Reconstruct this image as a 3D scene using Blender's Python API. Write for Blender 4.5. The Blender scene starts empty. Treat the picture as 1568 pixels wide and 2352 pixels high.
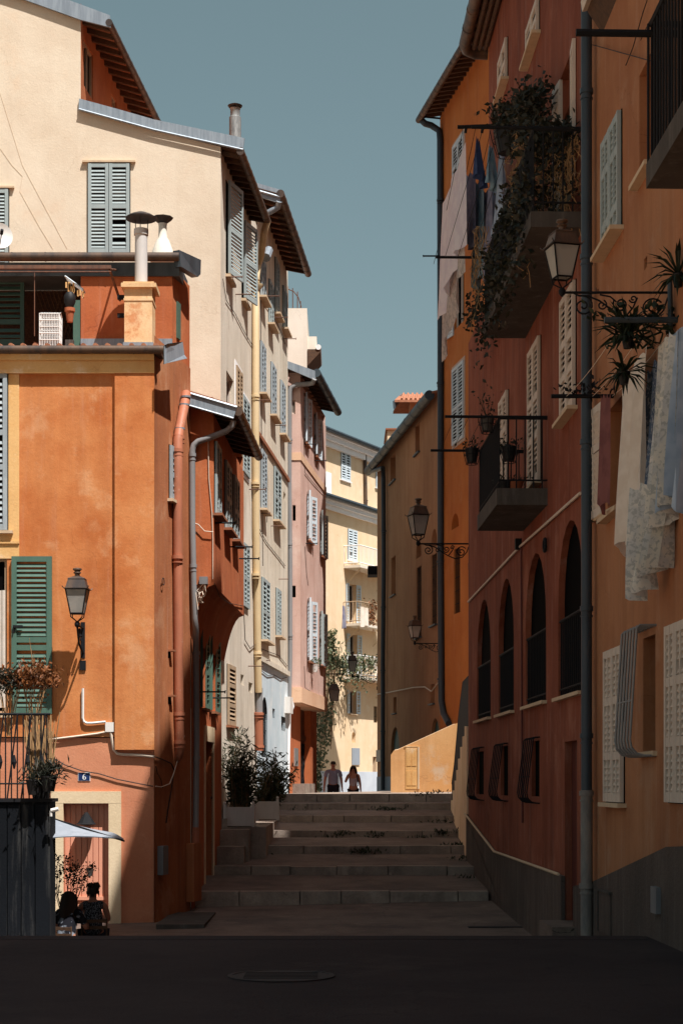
import bpy, bmesh, math, random
from mathutils import Vector
from mathutils.geometry import delaunay_2d_cdt
random.seed(7)
SC = bpy.context.scene
COL = SC.collection
R = math.radians
FL, CX, HY, EYE = 4000.0, 784.0, 1795.0, 1.6      # focal length in units of the drawing, optical axis, eye height


def P(x, y, Y):
    """world point seen along direction (x, y) at depth Y"""
    return Vector(((x - CX) / FL * Y, Y, EYE + (HY - y) / FL * Y))


class Fac:
    """a vertical facade plane: t runs to the right as seen from outside, d outward, z up"""
    def __init__(s, p, u, side='F'):
        L = math.hypot(*u)
        s.p = p; s.u = (u[0] / L, u[1] / L); s.n = (s.u[1], -s.u[0]); s.side = side; s.holes = []

    def hit(s, x, y, d=0.0):
        k = (x - CX) / FL
        p0 = s.p[0] + s.n[0] * d; p1 = s.p[1] + s.n[1] * d
        t = (k * p1 - p0) / (s.u[0] - k * s.u[1])
        Y = p1 + s.u[1] * t
        return t, EYE + (HY - y) / FL * Y

    def W(s, t, d, z):
        return Vector((s.p[0] + s.u[0] * t + s.n[0] * d, s.p[1] + s.u[1] * t + s.n[1] * d, z))

    def px(s, x, y, d=0.0):
        t, z = s.hit(x, y, d)
        return s.W(t, d, z)

    def T(s, t0=0, d0=0, z0=0, ang=0, tilt=0):
        ca, sa = math.cos(ang), math.sin(ang)
        ct, st = math.cos(tilt), math.sin(tilt)

        def f(v):
            x, y, z = v
            y, z = y * ct - z * st, y * st + z * ct
            x, y = x * ca - y * sa, x * sa + y * ca
            return s.W(t0 + x, d0 - y, z0 + z)
        return f

    def depth(s, t):
        return s.p[1] + s.u[1] * t


def ID(v):
    return Vector(v)


class MB:
    def __init__(s):
        s.v = []; s.f = []; s.m = []

    def add(s, vs, fs, T=ID, m=0):
        b = len(s.v)
        s.v += [Vector(T(v)) for v in vs]
        s.f += [tuple(i + b for i in f) for f in fs]
        s.m += [m] * len(fs)

    def box(s, x0, x1, y0, y1, z0, z1, T=ID, m=0):
        s.add([(x0, y0, z0), (x1, y0, z0), (x1, y1, z0), (x0, y1, z0), (x0, y0, z1), (x1, y0, z1), (x1, y1, z1), (x0, y1, z1)],
              [(0, 3, 2, 1), (4, 5, 6, 7), (0, 1, 5, 4), (1, 2, 6, 5), (2, 3, 7, 6), (3, 0, 4, 7)], T, m)

    def prism(s, poly, a, b, T=ID, m=0, axis='y'):
        """poly: list of 2-D points, extruded from a to b along axis"""
        def mk(p, q):
            if axis == 'y': return (p[0], q, p[1])
            if axis == 'x': return (q, p[0], p[1])
            return (p[0], p[1], q)
        n = len(poly)
        s.add([mk(p, a) for p in poly] + [mk(p, b) for p in poly],
              [tuple(range(n))[::-1], tuple(range(n, 2 * n))] + [(i, (i + 1) % n, n + (i + 1) % n, n + i) for i in range(n)], T, m)

    def hexa(s, lo, hi, T=ID, m=0):
        n = len(lo)
        s.add(list(lo) + list(hi), [tuple(range(n))[::-1], tuple(range(n, 2 * n))] +
              [(i, (i + 1) % n, n + (i + 1) % n, n + i) for i in range(n)], T, m)

    def tube(s, pts, r, n=8, T=ID, m=0, cap=True):
        pts = [Vector(T(p)) for p in pts]
        if len(pts) < 2: return
        rs = r if isinstance(r, (list, tuple)) else [r] * len(pts)
        rings = []; up = None
        for i, p in enumerate(pts):
            a = pts[max(i - 1, 0)]; b = pts[min(i + 1, len(pts) - 1)]
            d = (b - a)
            if d.length < 1e-9: d = Vector((0, 0, 1))
            d.normalize()
            if up is None:
                up = Vector((0, 0, 1)) if abs(d.z) < .9 else Vector((1, 0, 0))
            x = d.cross(up)
            if x.length < 1e-6: x = d.cross(Vector((0, 1, 0)))
            x.normalize(); up = x.cross(d).normalized()
            rings.append([p + (x * math.cos(2 * math.pi * k / n) + up * math.sin(2 * math.pi * k / n)) * rs[i] for k in range(n)])
        vs = [v for ring in rings for v in ring]
        fs = []
        for i in range(len(rings) - 1):
            for k in range(n):
                k2 = (k + 1) % n
                fs.append((i * n + k, i * n + k2, (i + 1) * n + k2, (i + 1) * n + k))
        if cap:
            fs.append(tuple(range(n))[::-1]); fs.append(tuple((len(rings) - 1) * n + k for k in range(n)))
        s.add(vs, fs, ID, m)

    def lathe(s, prof, c, n=16, T=ID, m=0, sx=1, sy=1):
        vs = []; fs = []
        for (r, z) in prof:
            for k in range(n):
                a = 2 * math.pi * k / n
                vs.append((c[0] + r * math.cos(a) * sx, c[1] + r * math.sin(a) * sy, c[2] + z))
        for i in range(len(prof) - 1):
            for k in range(n):
                k2 = (k + 1) % n
                fs.append((i * n + k, i * n + k2, (i + 1) * n + k2, (i + 1) * n + k))
        fs.append(tuple(range(n))[::-1]); fs.append(tuple((len(prof) - 1) * n + k for k in range(n)))
        s.add(vs, fs, T, m)

    def sheet(s, grid, m=0):
        nr, nc = len(grid), len(grid[0])
        s.add([v for row in grid for v in row],
              [(i * nc + j, i * nc + j + 1, (i + 1) * nc + j + 1, (i + 1) * nc + j) for i in range(nr - 1) for j in range(nc - 1)], ID, m)


def root_of(o):
    while o.parent: o = o.parent
    return o


def obj(name, mb, mats, parent=None, smooth=False, loc=None, label=None):
    me = bpy.data.meshes.new(name)
    if parent is not None: base = Vector(root_of(parent).location)
    elif loc is not None: base = Vector(loc)
    else:
        n = max(len(mb.v), 1)
        xs = [v.x for v in mb.v]; ys = [v.y for v in mb.v]; zs = [v.z for v in mb.v]
        base = Vector(((min(xs) + max(xs)) / 2, (min(ys) + max(ys)) / 2, min(zs)))
    me.from_pydata([tuple(v - base) for v in mb.v], [], mb.f)
    if not isinstance(mats, (list, tuple)): mats = [mats]
    for m in mats: me.materials.append(m)
    if len(mats) > 1: me.polygons.foreach_set('material_index', mb.m)
    bm = bmesh.new(); bm.from_mesh(me)
    bmesh.ops.recalc_face_normals(bm, faces=bm.faces)
    bm.to_mesh(me); bm.free()
    me.validate()
    if smooth:
        me.shade_smooth()
        me.set_sharp_from_angle(angle=R(42))
    me.update()
    o = bpy.data.objects.new(name, me); COL.objects.link(o)
    if parent is not None: o.parent = parent
    else: o.location = base
    if label: o['label'] = label
    return o


def thing(name, label, cat, loc, group=None):
    o = bpy.data.objects.new(name, None); COL.objects.link(o)
    o.empty_display_size = .3
    o.location = loc; o['label'] = label; o['category'] = cat
    if group: o['group'] = group
    return o


def tag(o, label, cat, group=None):
    o['label'] = label; o['category'] = cat
    if group: o['group'] = group
    return o


def struct(o):
    o['kind'] = 'structure'
    return o


# ------------------------------------------------------------------ materials
def lin(c):
    return tuple(((v / 255) / 12.92 if v / 255 <= .04045 else ((v / 255 + .055) / 1.055) ** 2.4) for v in c) + (1,)


class NT:
    def __init__(s, name):
        s.mat = bpy.data.materials.new(name); s.mat.use_nodes = True
        s.t = s.mat.node_tree; s.t.nodes.clear()
        s.out = s.n('ShaderNodeOutputMaterial'); s.b = s.n('ShaderNodeBsdfPrincipled')
        s.l(s.b.outputs[0], s.out.inputs[0])
        s.tc = s.n('ShaderNodeTexCoord')

    def n(s, ty, **kw):
        nd = s.t.nodes.new(ty)
        for k, v in kw.items(): setattr(nd, k, v)
        return nd

    def l(s, a, b): s.t.links.new(a, b)

    def noise(s, scale, detail=4, rough=.55, stretch=(1, 1, 1), off=0, dist=0):
        mp = s.n('ShaderNodeMapping'); mp.inputs['Scale'].default_value = stretch
        mp.inputs['Location'].default_value = (off, off * .7, off * .3)
        s.l(s.tc.outputs['Object'], mp.inputs['Vector'])
        nz = s.n('ShaderNodeTexNoise'); nz.inputs['Scale'].default_value = scale
        nz.inputs['Detail'].default_value = detail; nz.inputs['Roughness'].default_value = rough
        nz.inputs['Distortion'].default_value = dist
        s.l(mp.outputs[0], nz.inputs['Vector'])
        return nz.outputs[0]

    def ramp(s, fac, lo, hi, a=0., b=1.):
        r = s.n('ShaderNodeMapRange'); r.inputs['From Min'].default_value = lo; r.inputs['From Max'].default_value = hi
        r.inputs['To Min'].default_value = a; r.inputs['To Max'].default_value = b
        r.interpolation_type = 'SMOOTHSTEP'
        s.l(fac, r.inputs['Value'])
        return r.outputs[0]

    def mix(s, fac, a, b, mode='MIX'):
        m = s.n('ShaderNodeMix'); m.data_type = 'RGBA'; m.blend_type = mode
        if isinstance(fac, (int, float)): m.inputs[0].default_value = fac
        else: s.l(fac, m.inputs[0])
        for v, i in ((a, 6), (b, 7)):
            if isinstance(v, tuple): m.inputs[i].default_value = v
            else: s.l(v, m.inputs[i])
        return m.outputs[2]

    def bump(s, h, strength, dist=.01):
        b = s.n('ShaderNodeBump'); b.inputs['Strength'].default_value = strength; b.inputs['Distance'].default_value = dist
        s.l(h, b.inputs['Height']); s.l(b.outputs[0], s.b.inputs['Normal'])

    def col(s, c):
        if isinstance(c, tuple): s.b.inputs['Base Color'].default_value = c
        else: s.l(c, s.b.inputs['Base Color'])

    def rough(s, v, metal=0, spec=.3):
        s.b.inputs['Roughness'].default_value = v; s.b.inputs['Metallic'].default_value = metal
        s.b.inputs['Specular IOR Level'].default_value = spec


def plaster(name, c1, c2, worn=None, wornamt=.5, streak=.25, dark=None, sc=1.0, bump=.25, seed=0, crack=.35):
    """limewashed render: clouds of two tones, rain streaks, worn pale patches, fine grain"""
    t = NT(name)
    c1, c2 = lin(c1), lin(c2)
    big = t.ramp(t.noise(.6 * sc, 6, .62, off=seed), .36, .64)
    col = t.mix(big, c1, c2)
    mid = t.ramp(t.noise(2.2 * sc, 6, .62, off=seed + 3, dist=.2), .35, .7)
    m2 = t.mix(.35, c1, c2)
    col = t.mix(t.ramp(mid, 0, 1, 0, .45), col, m2)
    if worn:
        w = t.ramp(t.noise(.9 * sc, 8, .68, off=seed + 9, dist=.15), .54, .68, 0, wornamt)
        col = t.mix(w, col, lin(worn))
    st = t.ramp(t.noise(1.0, 4, .6, stretch=(2.6, 2.6, .2), off=seed + 5), .42, .72, 0, streak)
    dk = lin(dark) if dark else tuple(v * .45 for v in c2[:3]) + (1,)
    col = t.mix(st, col, dk)
    st2 = t.ramp(t.noise(1.0, 6, .7, stretch=(6, 6, .5), off=seed + 15), .5, .8, 0, streak * .5)
    col = t.mix(st2, col, t.mix(.5, c1, (1, .95, .85, 1)))
    fine = t.noise(28, 4, .7, off=seed)
    col = t.mix(t.ramp(fine, .3, .75, 0, .16), col, dk)
    spots = t.ramp(t.noise(7, 3, .5, off=seed + 2), .7, .78, 0, .3)
    col = t.mix(spots, col, dk)
    vo = t.n('ShaderNodeTexVoronoi'); vo.feature = 'DISTANCE_TO_EDGE'; vo.inputs['Scale'].default_value = .55 * sc
    wp = t.n('ShaderNodeVectorMath', operation='ADD'); sp_ = t.n('ShaderNodeTexNoise'); sp_.inputs['Scale'].default_value = 1.6; sp_.inputs['Detail'].default_value = 5
    t.l(t.tc.outputs['Object'], sp_.inputs['Vector']); t.l(t.tc.outputs['Object'], wp.inputs[0]); t.l(sp_.outputs['Color'], wp.inputs[1]); t.l(wp.outputs[0], vo.inputs['Vector'])
    ck = t.n('ShaderNodeMath', operation='MULTIPLY'); t.l(t.ramp(vo.outputs['Distance'], .0, .007, 1, 0), ck.inputs[0]); t.l(t.ramp(t.noise(.8, 3, .5, off=seed + 21), .48, .62, 0, crack), ck.inputs[1])
    col = t.mix(ck.outputs[0], col, dk)
    t.col(col); t.rough(.93, 0, .15)
    h = t.n('ShaderNodeMath', operation='ADD')
    t.l(t.noise(3.0, 5, .6, off=seed), h.inputs[0]); t.l(fine, h.inputs[1])
    t.bump(h.outputs[0], bump, .02)
    return t.mat


def paint(name, c, c2=None, rough=.6, var=.35, sc=6, chips=None, metal=0, spec=.3, stretch=(1, 1, .3)):
    t = NT(name)
    c = lin(c)
    d = lin(c2) if c2 else tuple(v * .6 for v in c[:3]) + (1,)
    col = t.mix(t.ramp(t.noise(sc, 5, .65, stretch=stretch), .35, .7, 0, var * 2), c, d)
    if chips:
        col = t.mix(t.ramp(t.noise(sc * 3, 6, .7, off=4), .62, .68, 0, .8), col, lin(chips))
    oi = t.n('ShaderNodeObjectInfo'); col = t.mix(t.ramp(oi.outputs['Random'], 0, 1, 0, .3), col, d)
    t.col(col); t.rough(rough, metal, spec)
    t.bump(t.noise(40, 3), .08, .005)
    return t.mat


def leafmat(name, c1, c2, trans=.25):
    t = NT(name)
    oi = t.noise(5.0, 2)
    col = t.mix(t.ramp(oi, .35, .65), lin(c1), lin(c2))
    t.col(col); t.rough(.55, 0, .3)
    tr = t.n('ShaderNodeBsdfTranslucent'); t.l(col, tr.inputs[0])
    mx = t.n('ShaderNodeMixShader'); mx.inputs[0].default_value = trans
    t.l(t.b.outputs[0], mx.inputs[1]); t.l(tr.outputs[0], mx.inputs[2]); t.l(mx.outputs[0], t.out.inputs[0])
    return t.mat


def cloth(name, c1, c2=None, pattern=None, psc=18, trans=.3):
    t = NT(name)
    col = t.mix(t.ramp(t.noise(4, 3), .4, .6), lin(c1), lin(c2 or c1))
    if pattern:
        col = t.mix(t.ramp(t.noise(psc, 2, .5, dist=.5), .5, .6, 0, .6), col, lin(pattern))
    t.col(col); t.rough(.9, 0, .1)
    t.bump(t.noise(60, 2), .1, .003)
    tr = t.n('ShaderNodeBsdfTranslucent'); t.l(col, tr.inputs[0])
    mx = t.n('ShaderNodeMixShader'); mx.inputs[0].default_value = trans
    t.l(t.b.outputs[0], mx.inputs[1]); t.l(tr.outputs[0], mx.inputs[2]); t.l(mx.outputs[0], t.out.inputs[0])
    return t.mat


M = {}
M['orange'] = plaster('orange_limewash', (204, 134, 82), (182, 104, 56), (216, 164, 120), .55, .25, (140, 76, 44), sc=1.3, seed=1)
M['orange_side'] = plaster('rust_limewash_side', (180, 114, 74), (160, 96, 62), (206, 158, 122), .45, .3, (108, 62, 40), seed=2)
M['salmon'] = plaster('salmon_render', (204, 138, 104), (192, 122, 90), (214, 154, 120), .35, .1, (150, 90, 64), seed=3)
M['ochre_trim'] = plaster('ochre_trim', (222, 180, 122), (210, 160, 100), (236, 218, 190), .75, .15, (168, 118, 72), seed=4)
M['rust'] = plaster('rust_render', (186, 108, 68), (170, 92, 56), (208, 140, 98), .45, .22, (108, 58, 38), seed=5)
M['beige'] = plaster('pale_beige_render', (224, 208, 185), (213, 194, 170), (220, 190, 160), .4, .14, (184, 162, 136), seed=6)
M['beige_side'] = plaster('dusty_beige_render', (220, 209, 192), (206, 193, 174), (188, 172, 152), .45, .3, (146, 132, 114), seed=7)
M['cream'] = plaster('worn_cream_render', (220, 210, 191), (206, 193, 172), (186, 172, 152), .5, .32, (142, 128, 110), seed=8)
M['white_blue'] = plaster('pale_blue_limewash', (206, 216, 220), (184, 200, 206), (234, 232, 226), .6, .2, (146, 156, 162), seed=9)
M['bluepale'] = plaster('pale_blue_grey_plinth', (196, 202, 208), (184, 190, 198), None, 0, .1, (140, 146, 152), seed=15)
M['white'] = plaster('white_render', (232, 222, 206), (220, 208, 190), None, 0, .15, (180, 162, 144), seed=10)
M['pink'] = plaster('pink_render', (210, 178, 164), (196, 160, 145), (220, 196, 180), .45, .25, (148, 108, 92), seed=11)
M['pink_trim'] = plaster('peach_trim', (220, 182, 150), (210, 168, 136), None, 0, .1, (168, 124, 98), seed=12)
M['yellow'] = plaster('yellow_render', (230, 205, 172), (222, 193, 156), (236, 222, 198), .5, .15, (192, 152, 104), seed=13)
M['yellow_low'] = plaster('peeling_yellow_render', (236, 202, 140), (226, 184, 110), (240, 226, 196), .7, .2, (190, 140, 80), seed=14)
M['bluegrey'] = plaster('blue_grey_plinth_paint', (150, 156, 164), (140, 148, 156), None, 0, .1, (110, 114, 120), seed=15)
M['r_ochre'] = plaster('amber_render', (174, 120, 84), (156, 102, 70), (176, 136, 108), .55, .28, (112, 72, 48), seed=16)
M['r_red'] = plaster('brick_red_render', (144, 82, 60), (122, 63, 44), (164, 108, 86), .5, .4, (76, 38, 30), seed=17)
M['r_pink'] = plaster('faded_red_render', (168, 88, 72), (156, 78, 64), (178, 104, 90), .4, .45, (108, 50, 42), seed=17)
M['r_orange'] = plaster('deep_orange_render', (190, 118, 62), (178, 104, 52), (188, 132, 90), .4, .2, (132, 72, 38), seed=18)
M['r_brown'] = plaster('ochre_brown_render', (172, 128, 94), (158, 114, 82), (170, 128, 100), .4, .25, (108, 74, 52), seed=19)
M['retain'] = plaster('flaking_yellow_render', (222, 172, 118), (206, 150, 94), (204, 178, 150), .85, .2, (150, 102, 68), seed=20)
M['palewall'] = plaster('pale_stair_render', (232, 200, 166), (222, 186, 150), (190, 146, 116), .5, .2, (150, 106, 80), seed=21)
M['plinth'] = plaster('rough_grey_cement', (98, 84, 76), (84, 74, 68), (112, 98, 88), .5, .35, (56, 48, 44), bump=.8, seed=22)
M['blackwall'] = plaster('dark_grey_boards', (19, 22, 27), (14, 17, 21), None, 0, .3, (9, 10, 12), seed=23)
M['chimney'] = plaster('rust_stained_render', (232, 204, 162), (222, 182, 134), (196, 118, 68), .75, .2, (140, 84, 56), sc=2.6, seed=24)
M['stone'] = plaster('worn_limestone', (158, 142, 128), (130, 115, 104), (178, 162, 146), .6, .25, (62, 54, 50), sc=2.5, bump=1.0, seed=25, crack=.6)
M['paving'] = plaster('worn_paving', (124, 107, 97), (98, 85, 78), (142, 124, 110), .6, .0, (48, 42, 39), bump=.9, sc=1.6, seed=26, crack=.9)
M['asphalt'] = plaster('dark_asphalt', (60, 51, 51), (48, 41, 42), (70, 60, 58), .6, .0, (30, 26, 27), sc=.8, bump=1.0, seed=27, crack=.7)
M['earth'] = plaster('dusty_ground', (90, 78, 68), (80, 70, 62), None, 0, 0, (60, 52, 46), seed=28)
M['rib'] = plaster('cream_door_surround', (228, 206, 172), (216, 192, 156), None, 0, .1, (186, 150, 114), seed=29)
M['cement'] = plaster('balcony_concrete', (84, 78, 72), (72, 66, 62), (96, 88, 80), .4, .3, (44, 40, 38), seed=30)
M['zinc'] = paint('zinc_sheet', (150, 158, 164), (120, 128, 136), .5, .4, 5, metal=.35, stretch=(3, 3, .3))
M['gutter'] = paint('aged_copper_gutter', (104, 82, 66), (62, 56, 54), .5, .5, 4, metal=.3)
M['slate'] = paint('dark_slate_sheet', (72, 82, 88), (50, 58, 64), .5, .4, 4, metal=.2)
M['iron'] = paint('black_iron', (24, 26, 30), (34, 31, 30), .75, .3, 12, spec=.15)
M['rustiron'] = paint('rusty_iron', (116, 78, 58), (84, 62, 52), .7, .5, 10)
M['wood'] = paint('dark_rafter_wood', (92, 66, 46), (66, 48, 36), .8, .5, 8, stretch=(2, 2, 2))
M['soffit_orange'] = paint('orange_soffit_board', (150, 80, 40), (110, 62, 36), .8, .5, 5)
M['sh_grey'] = paint('grey_blue_shutter_paint', (158, 168, 166), (140, 150, 150), .6, .3, 6)
M['sh_pale'] = paint('pale_blue_shutter_paint', (200, 210, 214), (182, 194, 200), .6, .25, 6)
M['sh_blue'] = paint('weathered_blue_shutter', (140, 148, 152), (160, 168, 170), .7, .5, 7, chips=(110, 104, 96))
M['sh_green'] = paint('green_shutter_paint', (78, 106, 92), (64, 92, 80), .55, .3, 5)
M['sh_dkgreen'] = paint('dark_green_paint', (52, 84, 78), (42, 70, 66), .6, .35, 5)
M['sh_tan'] = paint('bare_wood_shutter', (176, 152, 124), (150, 126, 100), .75, .4, 7)
M['sh_white'] = paint('chipped_white_shutter', (206, 190, 174), (186, 170, 156), .65, .3, 7, chips=(134, 112, 98))
M['sill'] = paint('stone_sill', (206, 180, 148), (180, 156, 128), .85, .3, 6)
M['sill_dk'] = paint('rust_sill', (150, 96, 66), (130, 82, 58), .85, .3, 6)
M['trimwhite'] = paint('white_cornice_paint', (236, 234, 232), (222, 218, 214), .8, .2, 3)
M['trimpink'] = paint('pale_window_surround', (196, 170, 150), (180, 154, 136), .85, .3, 4)
M['dark'] = paint('dark_interior', (12, 11, 11), (16, 14, 13), .95, .3, 2, spec=.02)
M['lattice'] = paint('brown_lattice', (70, 48, 36), (40, 30, 26), .85, .5, 30, stretch=(1, 1, 1))
M['pvc'] = paint('grey_downpipe', (138, 136, 134), (120, 118, 118), .5, .3, 4)
M['pvc_dark'] = paint('dark_blue_downpipe', (58, 66, 74), (48, 56, 62), .45, .3, 4)
M['pvc_terra'] = paint('terracotta_downpipe', (174, 108, 80), (152, 94, 70), .55, .4, 4, chips=(186, 146, 122))
M['pvc_yellow'] = paint('cream_downpipe', (214, 190, 150), (196, 170, 130), .55, .35, 4)
M['pvc_lower'] = paint('scuffed_iron_pipe', (142, 132, 122), (108, 102, 98), .65, .5, 8)
M['cablew'] = paint('pale_cable', (214, 196, 176), (190, 170, 150), .6, .2, 6)
M['cabled'] = paint('dark_cable', (60, 42, 34), (44, 34, 30), .7, .2, 6)
M['terra'] = paint('terracotta_tile', (176, 118, 88), (146, 96, 72), .85, .5, 9)
M['pot'] = paint('terracotta_pot', (176, 100, 64), (150, 84, 56), .85, .4, 9)
M['blackpot'] = paint('black_plastic_pot', (30, 28, 28), None, .6, .2, 6)
M['planter'] = paint('white_slatted_planter', (206, 198, 190), (186, 178, 170), .6, .3, 5)
M['doorsalmon'] = paint('salmon_plank_door', (220, 154, 126), (206, 140, 112), .7, .3, 3, stretch=(3, 3, .2))
M['doorbrown'] = paint('dark_brown_door', (92, 56, 38), (70, 42, 30), .6, .4, 4)
M['doorred'] = paint('maroon_door', (90, 38, 30), (72, 30, 26), .6, .3, 4)
M['metalpipe'] = paint('painted_flue', (206, 200, 194), (184, 178, 172), .5, .25, 5)
M['flueblack'] = paint('sooty_cowl', (46, 42, 42), (70, 56, 46), .6, .4, 9)
M['galv'] = paint('galvanised_flue', (168, 168, 164), (130, 130, 128), .45, .5, 14, metal=.4)
M['navy'] = paint('navy_enamel', (30, 50, 92), None, .35, .1, 6)
M['whitepaint'] = paint('white_enamel', (236, 236, 232), None, .4, .1, 6)
M['plastic'] = paint('white_plastic_box', (222, 216, 208), (206, 200, 192), .5, .2, 6)
M['greybox'] = paint('grey_meter_box', (120, 120, 120), (100, 100, 102), .6, .3, 5)
M['canvas'] = cloth('pale_canvas', (150, 156, 164), (140, 146, 154), trans=.1)
M['opal'] = cloth('opal_lamp_glass', (206, 200, 190), (190, 186, 178), trans=.5)
M['leaf_dk'] = leafmat('dark_leaf', (26, 36, 24), (46, 56, 34))
M['leaf_ivy'] = leafmat('ivy_leaf', (70, 82, 58), (118, 122, 92))
M['leaf_drab'] = leafmat('drab_olive_leaf', (34, 38, 28), (56, 52, 38))  # drab olive to brown leaf tones, mottled at random
M['leaf_dry'] = leafmat('dry_brown_leaf', (138, 84, 44), (96, 60, 34))
M['leaf_olean'] = leafmat('oleander_leaf', (40, 46, 32), (84, 84, 58))
M['stem'] = paint('woody_stem', (126, 96, 66), (94, 70, 50), .85, .4, 12)
M['straw'] = paint('dry_stalk', (176, 140, 96), (120, 92, 66), .85, .4, 12)
M['skin'] = paint('skin', (164, 114, 92), (150, 102, 82), .55, .15, 5)
M['hair'] = paint('dark_hair', (38, 28, 24), (52, 38, 30), .5, .3, 30)
M['hairb'] = paint('brown_hair', (66, 48, 38), (50, 36, 30), .5, .3, 30)
M['tee'] = cloth('grey_lilac_tshirt', (138, 138, 158), (124, 124, 144), trans=.03)
M['top'] = cloth('blush_tank_top', (176, 160, 164), (160, 144, 150), trans=.03)
M['manhole'] = paint('worn_iron_cover', (50, 44, 44), (40, 36, 36), .8, .3, 9)
M['denim'] = cloth('black_trousers', (26, 26, 34), (34, 34, 42), trans=.02)
M['blouse'] = cloth('black_dotted_top', (22, 22, 26), (30, 30, 34), (150, 154, 160), 70, trans=.02)
M['blouse2'] = cloth('dark_print_top', (24, 24, 28), (34, 34, 40), (170, 178, 190), 9, trans=.02)
M['c_pink'] = cloth('pale_pink_sheet', (240, 232, 234), (230, 220, 226))
M['c_floral'] = cloth('pale_floral_cloth', (214, 202, 190), (196, 188, 182), (150, 140, 130), 14)
M['c_blue'] = cloth('indigo_cotton', (70, 84, 118), (54, 66, 98))
M['c_teal'] = cloth('dusty_teal_cotton', (140, 166, 178), (116, 146, 160))
M['c_sky'] = cloth('pale_blue_cotton', (186, 200, 216), (166, 184, 204))
M['c_grey'] = cloth('lilac_grey_cotton', (150, 148, 164), (126, 126, 146))
M['c_white'] = cloth('white_linen', (240, 228, 214), (230, 216, 200))
M['c_rose'] = cloth('dusty_rose_cloth', (144, 94, 90), (128, 82, 80))
M['c_fleck'] = cloth('blue_flecked_cloth', (84, 100, 122), (70, 84, 104), (170, 172, 176), 22)
M['c_print'] = cloth('faded_floral_print', (228, 222, 210), (206, 206, 204), (160, 164, 162), 24)
# ------------------------------------------------------------------ builders
def in_poly(p, poly):
    x, y = p; c = False; n = len(poly)
    for i in range(n):
        x1, y1 = poly[i]; x2, y2 = poly[(i + 1) % n]
        if (y1 > y) != (y2 > y) and x < (x2 - x1) * (y - y1) / (y2 - y1) + x1: c = not c
    return c


def wall_sheet(mb, F, outline, holes=(), d=0.0, m=0):
    """a facade with openings: front skin plus the reveals of every opening"""
    vs = []; es = []

    def ring(poly):
        b = len(vs)
        vs.extend(Vector((p[0], p[1])) for p in poly)
        es.extend((b + i, b + (i + 1) % len(poly)) for i in range(len(poly)))
    ring(outline)
    for h, dep in holes: ring(h)
    rv, re, rf, *_ = delaunay_2d_cdt(vs, es, [], 0, 1e-5)
    fs = []
    for f in rf:
        c = sum((Vector(rv[i]) for i in f), Vector((0, 0))) / len(f)
        if in_poly(c, outline) and not any(in_poly(c, h) for h, dep in holes): fs.append(tuple(f))
    mb.add([F.W(p[0], d, p[1]) for p in rv], fs, ID, m)
    for h, dep in holes:
        n = len(h)
        mb.add([F.W(p[0], d, p[1]) for p in h] + [F.W(p[0], d - dep, p[1]) for p in h],
               [(i, (i + 1) % n, n + (i + 1) % n, n + i) for i in range(n)], ID, m)


def footblock(mb, pts, z0, z1, skip=(), m=0):
    """side walls and lid over a plan polygon; skip lists edges left open for facade sheets"""
    n = len(pts)
    vs = [(p[0], p[1], z0) for p in pts] + [(p[0], p[1], z1) for p in pts]
    fs = [(i, (i + 1) % n, n + (i + 1) % n, n + i) for i in range(n) if i not in skip]
    fs.append(tuple(range(n, 2 * n)))
    mb.add(vs, fs, ID, m)


def rect(t0, t1, z0, z1): return [(t0, z0), (t1, z0), (t1, z1), (t0, z1)]


def archpoly(t0, t1, z0, z1, rise=None, n=10):
    w = (t1 - t0) / 2; r = rise or w; c = (t0 + t1) / 2
    return [(t0, z0), (t1, z0)] + [(c + w * math.cos(math.pi * i / n), z1 - r + r * math.sin(math.pi * i / n)) for i in range(n + 1)]


def shutter_mb(T, w, h, spacing=.085, rails=(.46,), half=False, th=.045, stile=.07):
    mb = MB()
    mb.box(0, stile, -th, 0, 0, h, T); mb.box(w - stile, w, -th, 0, 0, h, T)
    if half: mb.box(w / 2 - .025, w / 2 + .025, -th, 0, 0, h, T)
    cuts = [(0, .1)] + [(h * r - .045, h * r + .045) for r in rails] + [(h - .09, h)]
    for a, b in cuts: mb.box(stile, w - stile, -th * .92, 0, a, b, T)
    for (a0, a), (b, b1) in zip(cuts[:-1], cuts[1:]):
        z = a + spacing * .6
        while z < b - spacing * .3:
            sl = [(-.036, z - .026), (-.030, z - .034), (-.004, z + .022), (-.010, z + .03)]
            mb.prism([(y_, z_ + random.uniform(-.006, .006)) for y_, z_ in sl], stile, w - stile, T, axis='x')
            z += spacing * (2 if random.random() < .012 else 1)
    return mb


def span(F, xl, xr, yt, yb, d=0.0):
    """facade rectangle from its bounding box in the drawing"""
    near, far = (xl, xr) if F.side == 'L' else (xr, xl) if F.side == 'R' else (xl, xl)
    zt = F.hit(near if yt < HY else far, yt, d)[1]
    zb = F.hit(far if yb < HY else near, yb, d)[1]
    t0 = F.hit(xl, yt, d)[0]; t1 = F.hit(xr, yt, d)[0]
    return min(t0, t1), max(t0, t1), zb, zt


def leafs(win, F, t0, t1, z0, z1, mat, n=2, d=.05, ang=0, spacing=.085, rails=(.46,), half=False, label=None):
    """a row of closed leaves filling an opening"""
    w = (t1 - t0) / n
    for i in range(n):
        if ang and i == n - 1:      # right leaf hinged on its right edge
            T = F.T(t1, d, z0, math.pi + ang); T0 = T
            T = lambda v, T0=T0: T0((v[0], -v[1], v[2]))
        else:
            T = F.T(t0 + i * w + .006, d, z0, -ang)
        obj('shutter', shutter_mb(T, w - .012, z1 - z0, spacing, rails, half), mat, win)


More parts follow.
